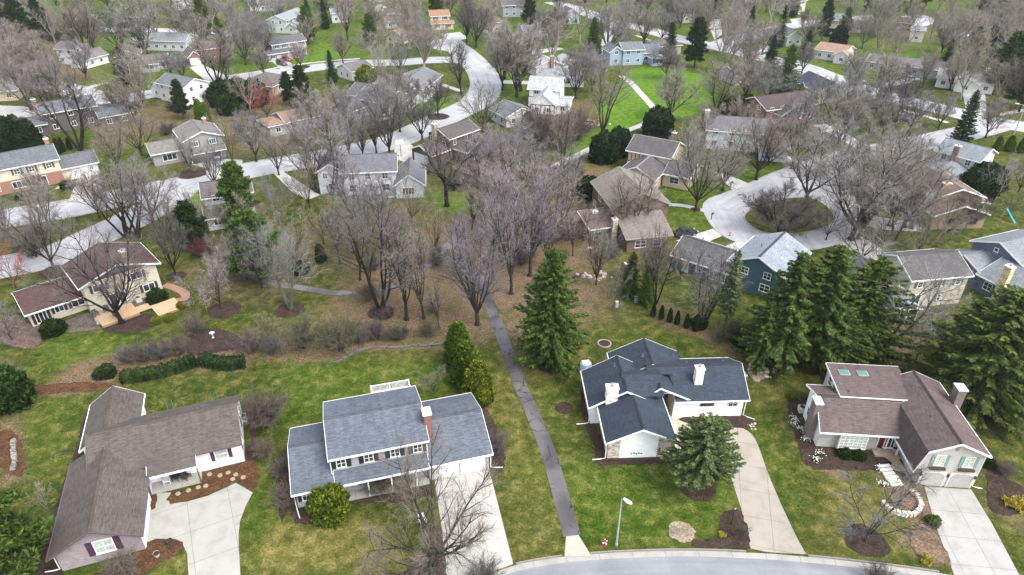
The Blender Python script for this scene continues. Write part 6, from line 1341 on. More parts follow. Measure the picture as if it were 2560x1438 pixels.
hedge(FL((505,905,540,915,580,918,615,912)), 1.7, 1.25, 'short clipped dark hedge right of the long one')
for i in range(5):
    a = G(322+i*10, 141); hedge([(0, 0)] and FL((322+i*10,140,330+i*10,140)), 1.6, 2.0, '%s clipped bush in the row below the long house with sunroom' % ('first', 'second', 'third', 'fourth', 'fifth')[i], 'dark', i)
# yellow forsythia
fs, fb = bare_shrub(77, 40, 9, 6, .9, 1.4, True); fs.materials.append(TW['tan'][1]); fb.materials.append(LF['yellow'])
for (bx, by, sc_, lb) in ((2522, 1262, .72, 'left yellow-flowering forsythia at the right edge'), (2548, 1275, .8, 'right yellow-flowering forsythia at the right edge'), (2315, 1408, .55, 'small yellow forsythia by the kerb before the barn-roofed house'), (1806, 1340, .35, 'tiny yellow flowering plant in the mulch bed by the lamp post')):
    e = thing('forsythia', lb, 'shrub', G(bx, by), random.uniform(0, 6), 'yellow flowering shrubs'); e.scale = (sc_,)*3
    for nm, me_ in (('stems', fs), ('blossom', fb)): o = put(nm, me_, e)
# white flower clumps at the taupe house
fl = MB(); fg = MB(); r_ = random.Random(4)
for _ in range(70): p = Vector((r_.gauss(0, .28), r_.gauss(0, .25), 0)); quad_leaf(fg, p, (Vector((0, 0, 1))+rv(r_)*.5).normalized(), rv(r_), .35, .03)
for _ in range(38): p = Vector((r_.gauss(0, .3), r_.gauss(0, .26), r_.uniform(.25, .4))); quad_leaf(fl, p, (Vector((0, 0, .3))+rv(r_)).normalized(), Vector((0, 0, 1)), .13, .06)
flm, fgm = fl.mesh('petals', plain('petal', (.75, .76, .7), .6)), fg.mesh('leaves', LF['arb'])
words = ('first', 'second', 'third', 'fourth', 'fifth', 'sixth', 'seventh', 'eighth')
for i, p in enumerate(Z4(255,490, 300,550, 325,610, 385,735, 410,700, 255,520, 780,800, 800,890)):
    e = thing('flower_clump', 'clump of white daffodils in the bed of the barn-roofed house, %s from the upper left' % words[i], 'flowers', G(*p), i, 'white flower clumps'); put('petals', flm, e); put('leaves', fgm, e)
# ------------------------------------------------------------------ street furniture and small things
ALU = plain('metal', (.42, .48, .52), .4, .5); IRON = plain('iron', (.025, .025, .028), .5); STW = plain('paint', (.72, .72, .7), .5)
def part(o, name, mb, mat, smooth=False): return mb.build(name, mat, o, smooth=smooth)
def street_light(px, hgt, arm_rz, label, arm=1.3):
    o = thing('street_light', label, 'street light', G(*px), arm_rz, 'street lights')
    m = MB(); m.tube([(0, 0, 0), (0, 0, hgt*.5), (0, 0, hgt)], [.11, .085, .06], 10); m.cyl(0, 0, 0, .25, .17, .15, 12); part(o, 'pole', m, ALU)
    m = MB(); m.tube([(0, 0, hgt-.15), (arm*.5, 0, hgt+.12), (arm, 0, hgt+.05)], [.045, .04, .035], 6); part(o, 'arm', m, ALU)
    m = MB(); z = hgt
    for (x0, w0, x1, w1) in ((arm-.1, .1, arm+.35, .2), (arm+.35, .2, arm+.75, .08)):
        a = [(x0, -w0, z+.02), (x0, w0, z+.02), (x0, w0*.6, z+.2), (x0, -w0*.6, z+.2)]; b = [(x1, -w1, z), (x1, w1, z), (x1, w1*.6, z+.17), (x1, -w1*.6, z+.17)]
        for i in range(4): m.face([a[i], a[(i+1) % 4], b[(i+1) % 4], b[i]])
        m.face(a); m.face(b)
    part(o, 'lamp_head', m, STW)
    m = MB(); m.box(arm+.1, arm+.55, -.12, .12, z-.07, z-.002); part(o, 'lens', m, plain('lens', (.6, .6, .58), .2))
street_light((1541, 1362), 6.5, R(-40), 'pale metal street light on the lawn of the charcoal ranch house', .3)
street_light((2532, 345), 8, R(120), 'thin street light at the right edge by the big junction', 1.6)
def hydrant(px, label):
    o = thing('fire_hydrant', label, 'fire hydrant', G(*px), .6, 'fire hydrants'); RED = plain('paint', (.45, .02, .03), .4)
    m = MB(); m.cyl(0, 0, 0, .06, .2, .2, 12); m.cyl(0, 0, .061, .58, .13, .12, 12); m.cyl(0, 0, .581, .63, .18, .18, 12); m.cyl(0, 0, .631, .8, .15, .06, 12); part(o, 'body', m, RED)
    m = MB(); m.cyl(0, 0, .801, .88, .04, .04, 6); m.tube([(-.27, 0, .45), (-.12, 0, .45)], .075, 8); m.tube([(.12, 0, .45), (.27, 0, .45)], .075, 8); m.tube([(0, -.28, .38), (0, -.12, .38)], .09, 8); part(o, 'cap', m, STW)
hydrant((1511, 1363), 'red fire hydrant with white caps left of the pale street light'); hydrant((1824, 590), 'small red hydrant at the grass tip by the turning circle')
def mailbox(px, rz, label):
    o = thing('mailbox', label, 'mailbox', G(*px), rz, 'kerbside mailboxes')
    m = MB(); m.box(-.06, .06, -.06, .06, 0, 1.1); m.box(-.05, .05, -.45, .25, .98, 1.08); part(o, 'post', m, plain('wood', (.1, .075, .06)))
    m = MB(); pr = [(-.13, 1.082)]+[(-.13*math.cos(a), 1.22+.13*math.sin(a)) for a in [i*math.pi/6 for i in range(7)]]+[(.13, 1.082)]
    for i in range(len(pr)-1): m.face([(pr[i][0], -.42, pr[i][1]), (pr[i+1][0], -.42, pr[i+1][1]), (pr[i+1][0], .1, pr[i+1][1]), (pr[i][0], .1, pr[i][1])])
    m.face([(x, -.42, z) for x, z in pr]); m.face([(x, .1, z) for x, z in pr]); part(o, 'box', m, IRON)
    m = MB(); m.box(.132, .15, -.3, -.26, 1.2, 1.5); m.box(.132, .15, -.3, -.16, 1.42, 1.5); part(o, 'flag', m, plain('paint', (.45, .03, .03)))
for p, rz, lb in (((1778, 549), 2.2, 'black mailbox at the left kerb of the turning circle'), ((1826, 469), 1.6, 'black mailbox beside the drive of the white house with violet-grey roof'), ((2001, 411), 1.0, 'black mailbox at the kerb below the dark red brick house'), ((2308, 330), 1.0, 'black mailbox on the verge near the big pointed spruce'), ((2082, 630), 1.4, 'black mailbox below the grass island, near the spruce clump'), ((526, 428), .4, 'black mailbox at the drive of the grey house with skirt roof'), ((2181, 532), 1.0, 'black mailbox right of the grass island'), ((520, 221), .2, 'black mailbox on the pale street by the conifer hedge'), ((1094, 126), .3, 'dark mailbox pillar by the head of the cul-de-sac')): mailbox(p, rz, lb)
def lamp_post(px, label, hgt=2.3):
    o = thing('lamp_post', label, 'lamp post', G(*px), 0, 'garden lamp posts')
    m = MB(); m.tube([(0, 0, 0), (0, 0, hgt)], [.06, .045], 8); m.cyl(0, 0, 0, .2, .11, .07, 10); part(o, 'post', m, IRON)
    m = MB(); m.cyl(0, 0, hgt+.002, hgt+.3, .09, .14, 6); part(o, 'lantern', m, plain('lens', (.6, .55, .4), .2)); m = MB(); m.cyl(0, 0, hgt+.302, hgt+.42, .18, .02, 6); part(o, 'cap', m, IRON)
lamp_post((1828, 1312), 'black garden lamp post in the mulch bed by the stone ranch drive'); lamp_post((618, 700), 'black lamp post beside the curved path in the meadow')
o = thing('stop_sign', 'red stop sign on a thin post at the big junction', 'sign', G(2484, 343), R(20))
m = MB(); m.tube([(0, 0, 0), (0, 0, 2.9)], .035, 6); part(o, 'post', m, ALU)
m = MB(); oc = [(.45*math.cos(math.pi/8+i*math.pi/4), .45*math.sin(math.pi/8+i*math.pi/4)) for i in range(8)]
for y in (-.06, -.04): m.face([(x, y, 2.5+z) for x, z in oc])
for i in range(8): a, b = oc[i], oc[(i+1) % 8]; m.face([(a[0], -.06, 2.5+a[1]), (b[0], -.06, 2.5+b[1]), (b[0], -.04, 2.5+b[1]), (a[0], -.04, 2.5+a[1])])
pl = part(o, 'plate', m, plain('paint', (.5, .02, .03), .4))
cu = bpy.data.curves.new('lettering', 'FONT'); cu.body = 'STOP'; cu.size = .36; cu.align_x = 'CENTER'; cu.align_y = 'CENTER'; cu.extrude = .004
to = bpy.data.objects.new('lettering', cu); COL.objects.link(to); bpy.context.view_layer.update()
tm = bpy.data.meshes.new_from_object(to.evaluated_get(bpy.context.evaluated_depsgraph_get())); bpy.data.objects.remove(to); tm.materials.clear(); tm.materials.append(STW)
to = put('lettering', tm, pl, (0, -.068, 2.5)); to.rotation_euler = (R(90), 0, 0)
# flag
o = thing('flag', 'small striped flag on a pole at the white gable wall', 'flag', G(*Z3(770, 765)[0]), R(2.4)); m = MB(); m.tube([(0, -.25, .2), (.12, -.75, 2.2)], .02, 6); part(o, 'pole', m, STW)
for nm, c, rows in (('red_stripes', (.4, .03, .05), range(0, 7, 2)), ('white_stripes', (.7, .7, .7), range(1, 7, 2))):
    m = MB()
    for i in rows: z0, z1 = 2.0-i*.17, 2.0-(i+1)*.17; m.face([(.1, -.7+.02*i, z0), (.1, -.68+.02*i, z1), (-.28, -.66+.02*i, z1-.35), (-.28, -.7+.02*i, z0-.35)])
    part(o, nm, m, plain('cloth', c))
m = MB(); m.face([(.1, -.74, 2.02), (.1, -.71, 1.4), (-.1, -.72, 1.22), (-.1, -.75, 1.84)]); part(o, 'canton', m, plain('cloth', (.03, .04, .15)))
# covered grill
o = thing('covered_grill', 'grill under a crumpled blue-grey tarpaulin beside the stone ranch house', 'grill', G(1463, 925), R(10)); m = MB()
rgc = random.Random(8); N = 16; rings = []
for z, r_ in ((0, .75), (.3, .72), (.8, .66), (1.15, .6), (1.3, .35), (1.32, 0.02)): rings.append([(r_*(1.25*math.cos(2*math.pi*i/N))*(1+.12*math.sin(i*3.1)), r_*math.sin(2*math.pi*i/N)*(1+.12*math.cos(i*2.7)), z) for i in range(N)])
for a, b in zip(rings, rings[1:]):
    for i in range(N): m.face([a[i], a[(i+1) % N], b[(i+1) % N], b[i]])
part(o, 'tarpaulin', m, plain('tarpaulin', (.3, .35, .42), .3)); m = MB(); m.box(-.5, .5, -.35, .35, 1.321, 1.36); part(o, 'lid', m, STW)
# fire pit ring, bird bath, edging, walls
o = thing('edging_ring', 'low ring of dark edging blocks round a round bed behind the charcoal house', 'garden edging', G(1511, 860)); m = MB()
for i in range(18):
    a0, a1 = 2*math.pi*i/18, 2*math.pi*(i+.9)/18; m.prism([(.82*math.cos(a0), .82*math.sin(a0)), (.98*math.cos(a0), .98*math.sin(a0)), (.98*math.cos(a1), .98*math.sin(a1)), (.82*math.cos(a1), .82*math.sin(a1))], 0, .14)
part(o, 'blocks', m, plain('stone', (.3, .24, .22), .9))
o = thing('bird_bath', 'pale stone bird bath in the shrub bed', 'bird bath', G(533, 845)); m = MB(); m.cyl(0, 0, 0, .1, .22, .16, 12); m.cyl(0, 0, .1, .75, .09, .08, 12); part(o, 'pedestal', m, plain('stone', (.55, .53, .5), .8)); m = MB(); m.cyl(0, 0, .751, .88, .12, .36, 16, False); m.cyl(0, 0, .84, .86, .3, .3, 16); part(o, 'basin', m, plain('stone', (.6, .58, .55), .8))
def wall_of_stones(px, label, name='stone_edging', w_=.38, hmax=.4, c=(.33, .3, .27), seed=1):
    wl = [G(*p) for p in px]; wl = smooth(wl, 8); o = thing(name, label, 'garden wall', wl[0]); m = MB(); r = random.Random(seed); st = 0
    for i in range(len(wl)-1):
        d = math.dist(wl[i], wl[i+1]); n = max(1, int(d/.45)); t = math.atan2(wl[i+1][1]-wl[i][1], wl[i+1][0]-wl[i][0])
        for j in range(n):
            cx = wl[i][0]+(wl[i+1][0]-wl[i][0])*(j+.5)/n-wl[0][0]+r.uniform(-.04, .04); cy = wl[i][1]+(wl[i+1][1]-wl[i][1])*(j+.5)/n-wl[0][1]+r.uniform(-.04, .04); L = d/n*.47; W2 = w_*.5*r.uniform(.8, 1.15); tt = t+r.uniform(-.12, .12)
            q = [(cx+a*math.cos(tt)-b*math.sin(tt), cy+a*math.sin(tt)+b*math.cos(tt)) for a, b in ((-L, -W2), (L, -W2*.9), (L*.95, W2), (-L*.9, W2*.95))]; m.prism(q, 0, hmax*r.uniform(.6, 1.05))
    part(o, 'stones', m, stone(c)); return o
wall_of_stones(FL((832,908,858,900,882,885,905,875,950,870,1000,872,1030,866,1060,866,1115,862)), 'winding low stone edging along the shrubs behind the colonial', 'stone_edging', .3, .3, (.10, .095, .085))
wall_of_stones(Z4(795,1000, 850,1050, 930,1075, 1000,1065, 1030,1020, 1010,965, 970,930), 'curved pale stone seat wall below the steps of the barn-roofed house', 'stone_wall', .45, .5, (.5, .45, .38), 2)
wall_of_stones(Z1(95,540, 90,600, 100,680, 85,740), 'column of rough stones in the mulch at the left edge', 'stone_edging', .5, .4, (.2, .18, .16), 3)
wall_of_stones(FL((1590,668,1560,660)), 'short row of flat pale stones behind the cedar', 'stone_edging', .5, .25, (.5, .46, .4), 4)
wall_of_stones(A1(815,850, 835,890, 850,930), 'rough stone edge at the left side of the orange deck', 'stone_edging', .5, .35, (.35, .32, .28), 5)
o = thing('stone_steps', 'pale stone steps leading down from the porch of the barn-roofed house', 'steps', G(*Z4(890, 895)[0]), R(8)); m = MB()
for i in range(6): m.box(-.65+.05*(i % 2), .7+.04*(i % 3), .5*i, .5*i+.36, 0, .09+.05*i)
part(o, 'treads', m, plain('stone', (.62, .6, .56), .85))
sheet('path', Z4(805,700, 850,790, 935,800, 905,740, 900,700), mulch((.42, .34, .25)), 'path', sm=2, block=False)
def rocks(px, n, spread, label, c=(.42, .37, .32), seed=1, size=.35):
    o = thing('rock_pile', label, 'rocks', G(*px)); r = random.Random(seed)
    for _ in range(n):
        m = MB(); x, y = r.gauss(0, spread), r.gauss(0, spread); s_ = size*r.uniform(.4, 1.2); k = r.randint(5, 7); q = [(x+s_*r.uniform(.7, 1.1)*math.cos(2*math.pi*i/k), y+s_*r.uniform(.6, 1)*math.sin(2*math.pi*i/k)) for i in range(k)]; z = s_*r.uniform(.4, .8)
        for i in range(k): a, b = q[i], q[(i+1) % k]; m.face([(*a, 0), (*b, 0), (x+(b[0]-x)*.65, y+(b[1]-y)*.65, z), (x+(a[0]-x)*.65, y+(a[1]-y)*.65, z)])
        m.face([(x+(a[0]-x)*.65, y+(a[1]-y)*.65, z) for a in q]); part(o, 'rock', m, stone(c))
rocks((1900, 925), 26, 1.3, 'scatter of pale rocks beside the lawn behind the stone ranch house', (.45, .38, .3), 1, .4); rocks((1485, 688), 16, 1.2, 'flat pale stones piled by the slim bare tree', (.33, .28, .25), 2, .45); rocks((1490, 600), 14, 1.5, 'clutter of stones beside the taupe gabled house patio', (.4, .36, .33), 3, .4); rocks((1875, 1066), 8, .35, 'small white rocks at the downspout of the charcoal ranch', (.4, .38, .35), 4, .2); rocks((1485, 310), 12, 1.6, 'bright stones and timber beside the raised garden bed', (.5, .4, .33), 5, .4)
# wire fence in the wood
o = thing('wire_fence', 'dark wire fence on thin posts along the leaf litter', 'fence', (0, 0)); pts = [G(*p) for p in FL((905,848,960,850,1010,846,1060,842,1112,840))]; ps = []
for a, b in zip(pts, pts[1:]):
    for j in range(2): ps.append((a[0]+(b[0]-a[0])*j/2, a[1]+(b[1]-a[1])*j/2))
ps.append(pts[-1]); m = MB()
for z in (.15, .5, .85, 1.15): m.tube([(x, y, z) for x, y in ps], .018, 4)
part(o, 'wires', m, IRON)
for x, y in ps: m = MB(); m.tube([(x, y, 0), (x, y, 1.3)], .045, 5); part(o, 'post', m, plain('wood', (.07, .055, .05)))
# stepping stones
for i, p in enumerate(Z1(1400,768, 1470,775, 1525,757, 1575,770, 1625,788, 1555,800, 1375,845, 1325,855, 1260,875, 1190,897)):
    m = MB(); m.cyl(0, 0, 0, .09, .27, .25, 10); tag(m.build('stepping_stone', plain('stone', (.27, .21, .14), .85), None, (*G(*p), .048)), 'round tan stepping stone in the ranch mulch bed, %s from the upper left' % (words+('ninth', 'tenth'))[i], 'stepping stone', 'stepping stones in the mulch')
# planters, AC units, chairs, boxes
def planter(px, label, c=(.35, .35, .34), z=.29):
    o = thing('planter', label, 'planter', (*G(px[0], px[1], z), z), 0, 'round planters'); m = MB(); m.cyl(0, 0, 0, .42, .22, .32, 14, False); part(o, 'pot', m, plain('pot', c, .8)); m = MB(); m.cyl(0, 0, .36, .38, .29, .29, 14); part(o, 'soil', m, MUD)
planter(Z4(772, 668)[0], 'left round grey planter on the porch of the barn-roofed house'); planter(Z4(870, 675)[0], 'right round grey planter on the porch of the barn-roofed house'); planter(Z3(890, 495)[0], 'black planter beside the entrance of the stone ranch house', (.03, .03, .03), .2); planter(Z1(1050, 1310)[0], 'grey pot in the mulch bed at the ranch drive', (.35, .34, .33), .05); planter(Z1(1135, 1225)[0], 'dark pot in the mulch bed at the ranch drive', (.04, .04, .045), .05)
def ac(px, label, rz=0):
    o = thing('air_conditioner', label, 'air conditioner', G(*px), rz, 'air conditioners'); m = MB(); m.box(-.4, .4, -.4, .4, .05, .8); part(o, 'casing', m, plain('paint', (.5, .5, .47)))
    m = MB(); m.cyl(0, 0, .802, .84, .33, .33, 16); part(o, 'fan_grille', m, IRON); m = MB(); m.box(-.5, .5, -.5, .5, 0, .048); part(o, 'pad', m, CON)
ac(Z1(1628, 405)[0], 'pale air conditioner at the right end of the brown ranch', R(20)); ac(Z4(302, 440)[0], 'pale air conditioner at the white wall of the barn-roofed house', R(-5)); ac(A1(1190, 735)[0], 'dark air conditioner against the cream house wall', R(43))
def chair(px, z, rz, label, c=(.1, .085, .08)):
    o = thing('patio_chair', label, 'chair', (*G(px[0], px[1], z), z), rz, 'patio chairs'); mt = plain('wicker', c, .8)
    m = MB(); m.box(-.33, .33, -.33, .33, .36, .46); part(o, 'seat', m, mt); m = MB(); m.box(-.33, .33, .33, .41, .3, 1.0); part(o, 'backrest', m, mt)
    for sx in (-.37, .31): m = MB(); m.box(sx, sx+.06, -.33, .33, .462, .64); part(o, 'armrest', m, mt)
    for sx in (-.33, .27):
        for sy in (-.33, .27): m = MB(); m.box(sx, sx+.06, sy, sy+.06, 0, .358); part(o, 'leg', m, mt)
chair(A1(825, 855)[0], .44, R(60), 'leftmost dark wicker chair on the orange deck'); chair(A1(915, 820)[0], .44, R(20), 'second dark wicker chair on the orange deck, nearer the door')
chair(A1(1000, 860)[0], .44, R(150), 'dark chair on the orange deck beside the tree trunk')
chair((1498, 590), 0, R(40), 'dark chair on the patio of the taupe gabled house'); chair((1512, 604), 0, R(200), 'second dark chair on the patio of the taupe house, nearer the lawn')
chair(Z2(1060, 1090)[0], 0, R(30), 'white garden chair under the spreading street tree', (.62, .62, .62))
for i, (p, z) in enumerate(((Z1(1120, 820)[0], .14), (Z1(1180, 800)[0], .14), (Z1(1250, 790)[0], .14))): chair(p, z, R(20+i*70), '%s chair in the shade of the ranch porch' % ('white left', 'dark middle', 'dark right')[i], ((.6, .6, .6), (.04, .04, .045), (.05, .04, .04))[i])
for p, lb in (((1541, 768), 'left green utility box among the shrubs behind the lawn'), ((1590, 756), 'right green utility box among the shrubs behind the lawn')):
    o = thing('utility_box', lb, 'utility box', G(*p), .3, 'green utility boxes'); m = MB(); m.box(-.22, .22, -.2, .2, 0, .95); part(o, 'cabinet', m, plain('paint', (.22, .33, .26))); m = MB(); m.box(-.25, .25, -.23, .23, .952, 1.02); part(o, 'lid', m, plain('paint', (.4, .48, .42)))
# basketball hoop
o = thing('basketball_hoop', 'basketball hoop on a dark post by the dark brown house drive', 'basketball hoop', G(1003, 392), R(200)); m = MB(); m.tube([(0, 0, 0), (0, 0, 2.8), (0, -.6, 3.2)], .06, 6); part(o, 'post', m, IRON)
m = MB(); m.box(-.9, .9, -.66, -.62, 2.8, 3.8); part(o, 'backboard', m, STW); m = MB(); m.tube([(.23*math.cos(a), -.9+.23*math.sin(a), 3.0) for a in [i*math.pi/6 for i in range(13)]], .02, 5); part(o, 'rim', m, plain('paint', (.5, .12, .03)))
# playground slide
o = thing('garden_slide', 'turquoise play slide on the lawn at the right edge', 'slide', G(2522, 552), R(-75)); o.scale = (.8, .8, .9); TQ = plain('plastic', (.05, .32, .33), .4); m = MB()
for i in range(8):
    z0, z1 = 2.2-i*.26, 2.2-(i+1)*.26; x0, x1 = -1.6+i*.4, -1.6+(i+1)*.4; m.face([(x0, -.3, z0), (x1, -.3, z1), (x1, .3, z1), (x0, .3, z0)])
    for s_ in (-.3, .3): m.face([(x0, s_, z0), (x1, s_, z1), (x1, s_, z1+.2), (x0, s_, z0+.2)])
part(o, 'chute', m, TQ); m = MB()
for y in (-.3, .3): m.tube([(-2.1, y, 0), (-1.65, y, 2.5)], .05, 6)
for i in range(6): m.tube([(-2.05+i*.07, -.3, .3+i*.36), (-2.05+i*.07, .3, .3+i*.36)], .035, 5)
part(o, 'ladder', m, plain('wood', (.3, .22, .12)))
# raised garden bed, patio table, hose
o = thing('raised_bed', 'empty white timber raised bed beside the vivid lawn', 'garden bed', G(1466, 308), R(-12)); m = MB(); W_, D_ = 4.2, 2.6
for x0, x1, y0, y1 in ((-W_/2, W_/2, -D_/2, -D_/2+.12), (-W_/2, W_/2, D_/2-.12, D_/2), (-W_/2, -W_/2+.12, -D_/2+.121, D_/2-.121), (W_/2-.12, W_/2, -D_/2+.121, D_/2-.121)): m.box(x0, x1, y0, y1, 0, .5)
part(o, 'frame', m, plain('wood', (.55, .52, .48))); m = MB(); m.box(-W_/2+.13, W_/2-.13, -D_/2+.13, D_/2-.13, 0, .3); part(o, 'soil', m, MUD)
m = MB(); m.tube([(*G(*p), .05) for p in Z1(500,603, 440,607, 390,615, 360,635, 353,662)], .06, 6); tag(m.build('drain_hose', IRON), 'black drain hose curling on the lawn left of the brown ranch', 'hose')
o = thing('patio_slab', 'strip of pale patio with dark posts behind the brown ranch', 'patio', (-35.6, 43.73), R(20.3)); m = MB(); m.box(-1.0, 7.5, 17.6, 20.0, 0, .12); part(o, 'slab', m, concrete((.5, .42, .36), 1.2, 1.2))
for x in (1.2, 1.8, 6.2, 6.8): m = MB(); m.tube([(x, 19.6, .12), (x, 19.6, 2.3)], .05, 6); part(o, 'post', m, plain('paint', (.07, .14, .13)))
m = MB(); m.box(1.4, 2.2, 18.4, 19.0, .121, .8); part(o, 'storage_box', m, plain('plastic', (.06, .2, .2)))
# vehicles
GLS = glass(); TYRE = plain('rubber', (.02, .02, .02), .8); RIM = plain('metal', (.4, .4, .4), .3, .8)
def car(px, rz, c, label, kind='sedan'):
    o = thing('parked_car', label, 'car', G(*px), rz, 'parked cars'); pt = plain('car_paint', c, .25); big = kind == 'suv'; k = .25 if big else 0
    sec = [(-2.3, .45, .55, .72), (-2.22, .32, .85+k, .86), (-1.3, .25, .93+k, .91), (.9, .25, .92+k, .91), (1.9, .28, .82+k, .88), (2.28, .35, .62+k*.6, .78)]
    m = MB(); rs = [[(x, -w_, z0), (x, w_, z0), (x, w_, z0+(z1-z0)*.55), (x, w_*.9, z1), (x, -w_*.9, z1), (x, -w_, z0+(z1-z0)*.55)] for x, z0, z1, w_ in sec]
    for a, b in zip(rs, rs[1:]):
        for i in range(6): m.face([a[i], a[(i+1) % 6], b[(i+1) % 6], b[i]])
    m.face(rs[0]); m.face(rs[-1]); body = part(o, 'body', m, pt)
    zb = .93+k; zt = 1.42+k*1.7; x0, x1, x2, x3 = (-2.2, -2.0, .35, 1.0) if big else (-1.75, -1.0, .25, 1.05)
    m = MB(); B = [(x0, -.8), (x3, -.8), (x3, .8), (x0, .8)]; T = [(x1, -.64), (x2, -.64), (x2, .64), (x1, .64)]
    for i in range(4): a, b = B[i], B[(i+1) % 4]; c_, d_ = T[(i+1) % 4], T[i]; m.face([(*a, zb-.02), (*b, zb-.02), (*c_, zt), (*d_, zt)])
    part(o, 'window', m, GLS); m = MB(); m.box(x1-.03, x2+.03, -.66, .66, zt+.002, zt+.06); part(o, 'roof', m, pt)
    for x in (-1.4, 1.4):
        for s_ in (-1, 1):
            m = MB(); m.tube([(x, s_*.72, .33), (x, s_*.93, .33)], .33, 14); a = m.build('wheel', TYRE, o); m = MB(); m.tube([(x, s_*.70, .33), (x, s_*.945, .33)], .19, 10)
            n0 = len(m.v); m.f.append(tuple(range(n0-10, n0))); m.u += [(0, 0)]*10; m.build('rim', RIM, a)
    for s_ in (-1, 1):
        m = MB(); m.box(2.2, 2.31, s_*.6-.16, s_*.6+.16, .56+k*.6, .68+k*.6); part(o, 'headlight', m, plain('lens', (.7, .7, .7), .1)); m = MB(); m.box(-2.32, -2.2, s_*.62-.14, s_*.62+.14, .6+k, .75+k); part(o, 'tail_light', m, plain('lens', (.4, .02, .02), .2))
car((705, 163), R(-40), (.09, .095, .1), 'dark grey off-road vehicle parked in the drive above the conifer hedge', 'suv'); car((692, 149), R(-20), (.6, .63, .65), 'white saloon parked behind the dark grey off-road vehicle'); car((716, 152), R(-30), (.25, .03, .04), 'dark red car beside the white saloon near the off-road vehicle')
car((1712, 588), R(20), (.02, .022, .026), 'black car in the drive between the taupe house and the teal house'); car((2278, 202), R(12), (.35, .37, .38), 'silver saloon parked before the long grey-brown ranch'); car((2262, 302), R(-5), (.06, .07, .08), 'dark car parked under the trees left of the big pointed spruce', 'suv')
car((962, 300), R(35), (.62, .64, .66), 'white car under bare trees along the bending road'); car((1840, 106), R(5), (.5, .5, .5), 'pale car parked on the street right of the garage drive') if False else None
car((545, 410), R(-55), (.3, .34, .37), 'grey-blue car standing in the garage of the grey house')
# ------------------------------------------------------------------ filler trees of the far rows
def blocked(x, y, rad):
    p = np.array([[x, y]])
    for kind, a, hw in BLOCK:
        if abs(a[:, 0]-x).min() > 60 and abs(a[:, 1]-y).min() > 60: continue
        if kind == 'line':
            if segdist(p, a, False)[0] < hw+.8: return True
        elif inside(p, a)[0] or segdist(p, a, True)[0] < .8: return True
    for h in HOUSES:
        dx, dy = x-h.o[0], y-h.o[1]
        if abs(dx) > 40 or abs(dy) > 40: continue
        c, s_ = math.cos(h.rot), math.sin(h.rot); lx, ly = dx*c+dy*s_, -dx*s_+dy*c
        for (x0, x1, y0, y1, ez) in h.ex:
            if x0-1.8 < lx < x1+1.8 and y0-2.5 < ly < y1+1.8: return True
    for (px, ch, st, e) in COVER:
        if ch == 1 and st > .9:
            if inside(p, [G(*q) for q in px])[0]: return True
    return False
deci = sum(1 for t in TREES if t['k'] in 'muptowbdg'); print('deciduous placed', deci)
cand = 0; rg = random.Random(2024); target = 298-deci
while target > 0 and cand < 9000:
    cand += 1
    y = 120+310*rg.random()**.95; xm = y*.78+14; x = rg.uniform(-xm, xm)
    px, py = PX(x, y); 
    if any((t['x']-x)**2+(t['y']-y)**2 < (5.2 if py < 150 else 6.2)**2 for t in TREES) or blocked(x, y, 2): continue
    # keep roofs of houses readable: do not stand right in front of a house on the camera side in the nearer rows
    if y < 240 and any(-3 < (y-h.o[1]) < 2 and 0 < (h.o[0]-x)+8 < 20 for h in HOUSES) : continue
    if (1480 < px < 1800 and 160 < py < 340) or (1140 < px < 1275 and 110 < py < 345) or (600 < px < 740 and 230 < py < 400): continue
    if py > 330: continue
    k = rg.choice('mmmuumtp'); col = rg.choice(('grey', 'grey', 'grey', 'brown', 'brown', 'pink', 'olive', 'dark'))
    if px < 350 and py < 230: col = rg.choice(('brown', 'pink', 'grey'))
    tree(x, y, rg.uniform(11.5, 17.5), k, rg.uniform(1.0, 1.3), col); target -= 1
con = 0
for _ in range(2500):
    if con >= 62: break
    y = 200+230*rg.random(); xm = y*.78+14; x = rg.uniform(-xm, xm)
    if any((t['x']-x)**2+(t['y']-y)**2 < 5**2 for t in TREES) or blocked(x, y, 2): continue
    tree(x, y, rg.uniform(8, 16), rg.choice('nsns'), rg.uniform(.8, 1.1), rg.choice(('dark', 'dark', 'pine', 'spruce'))); con += 1
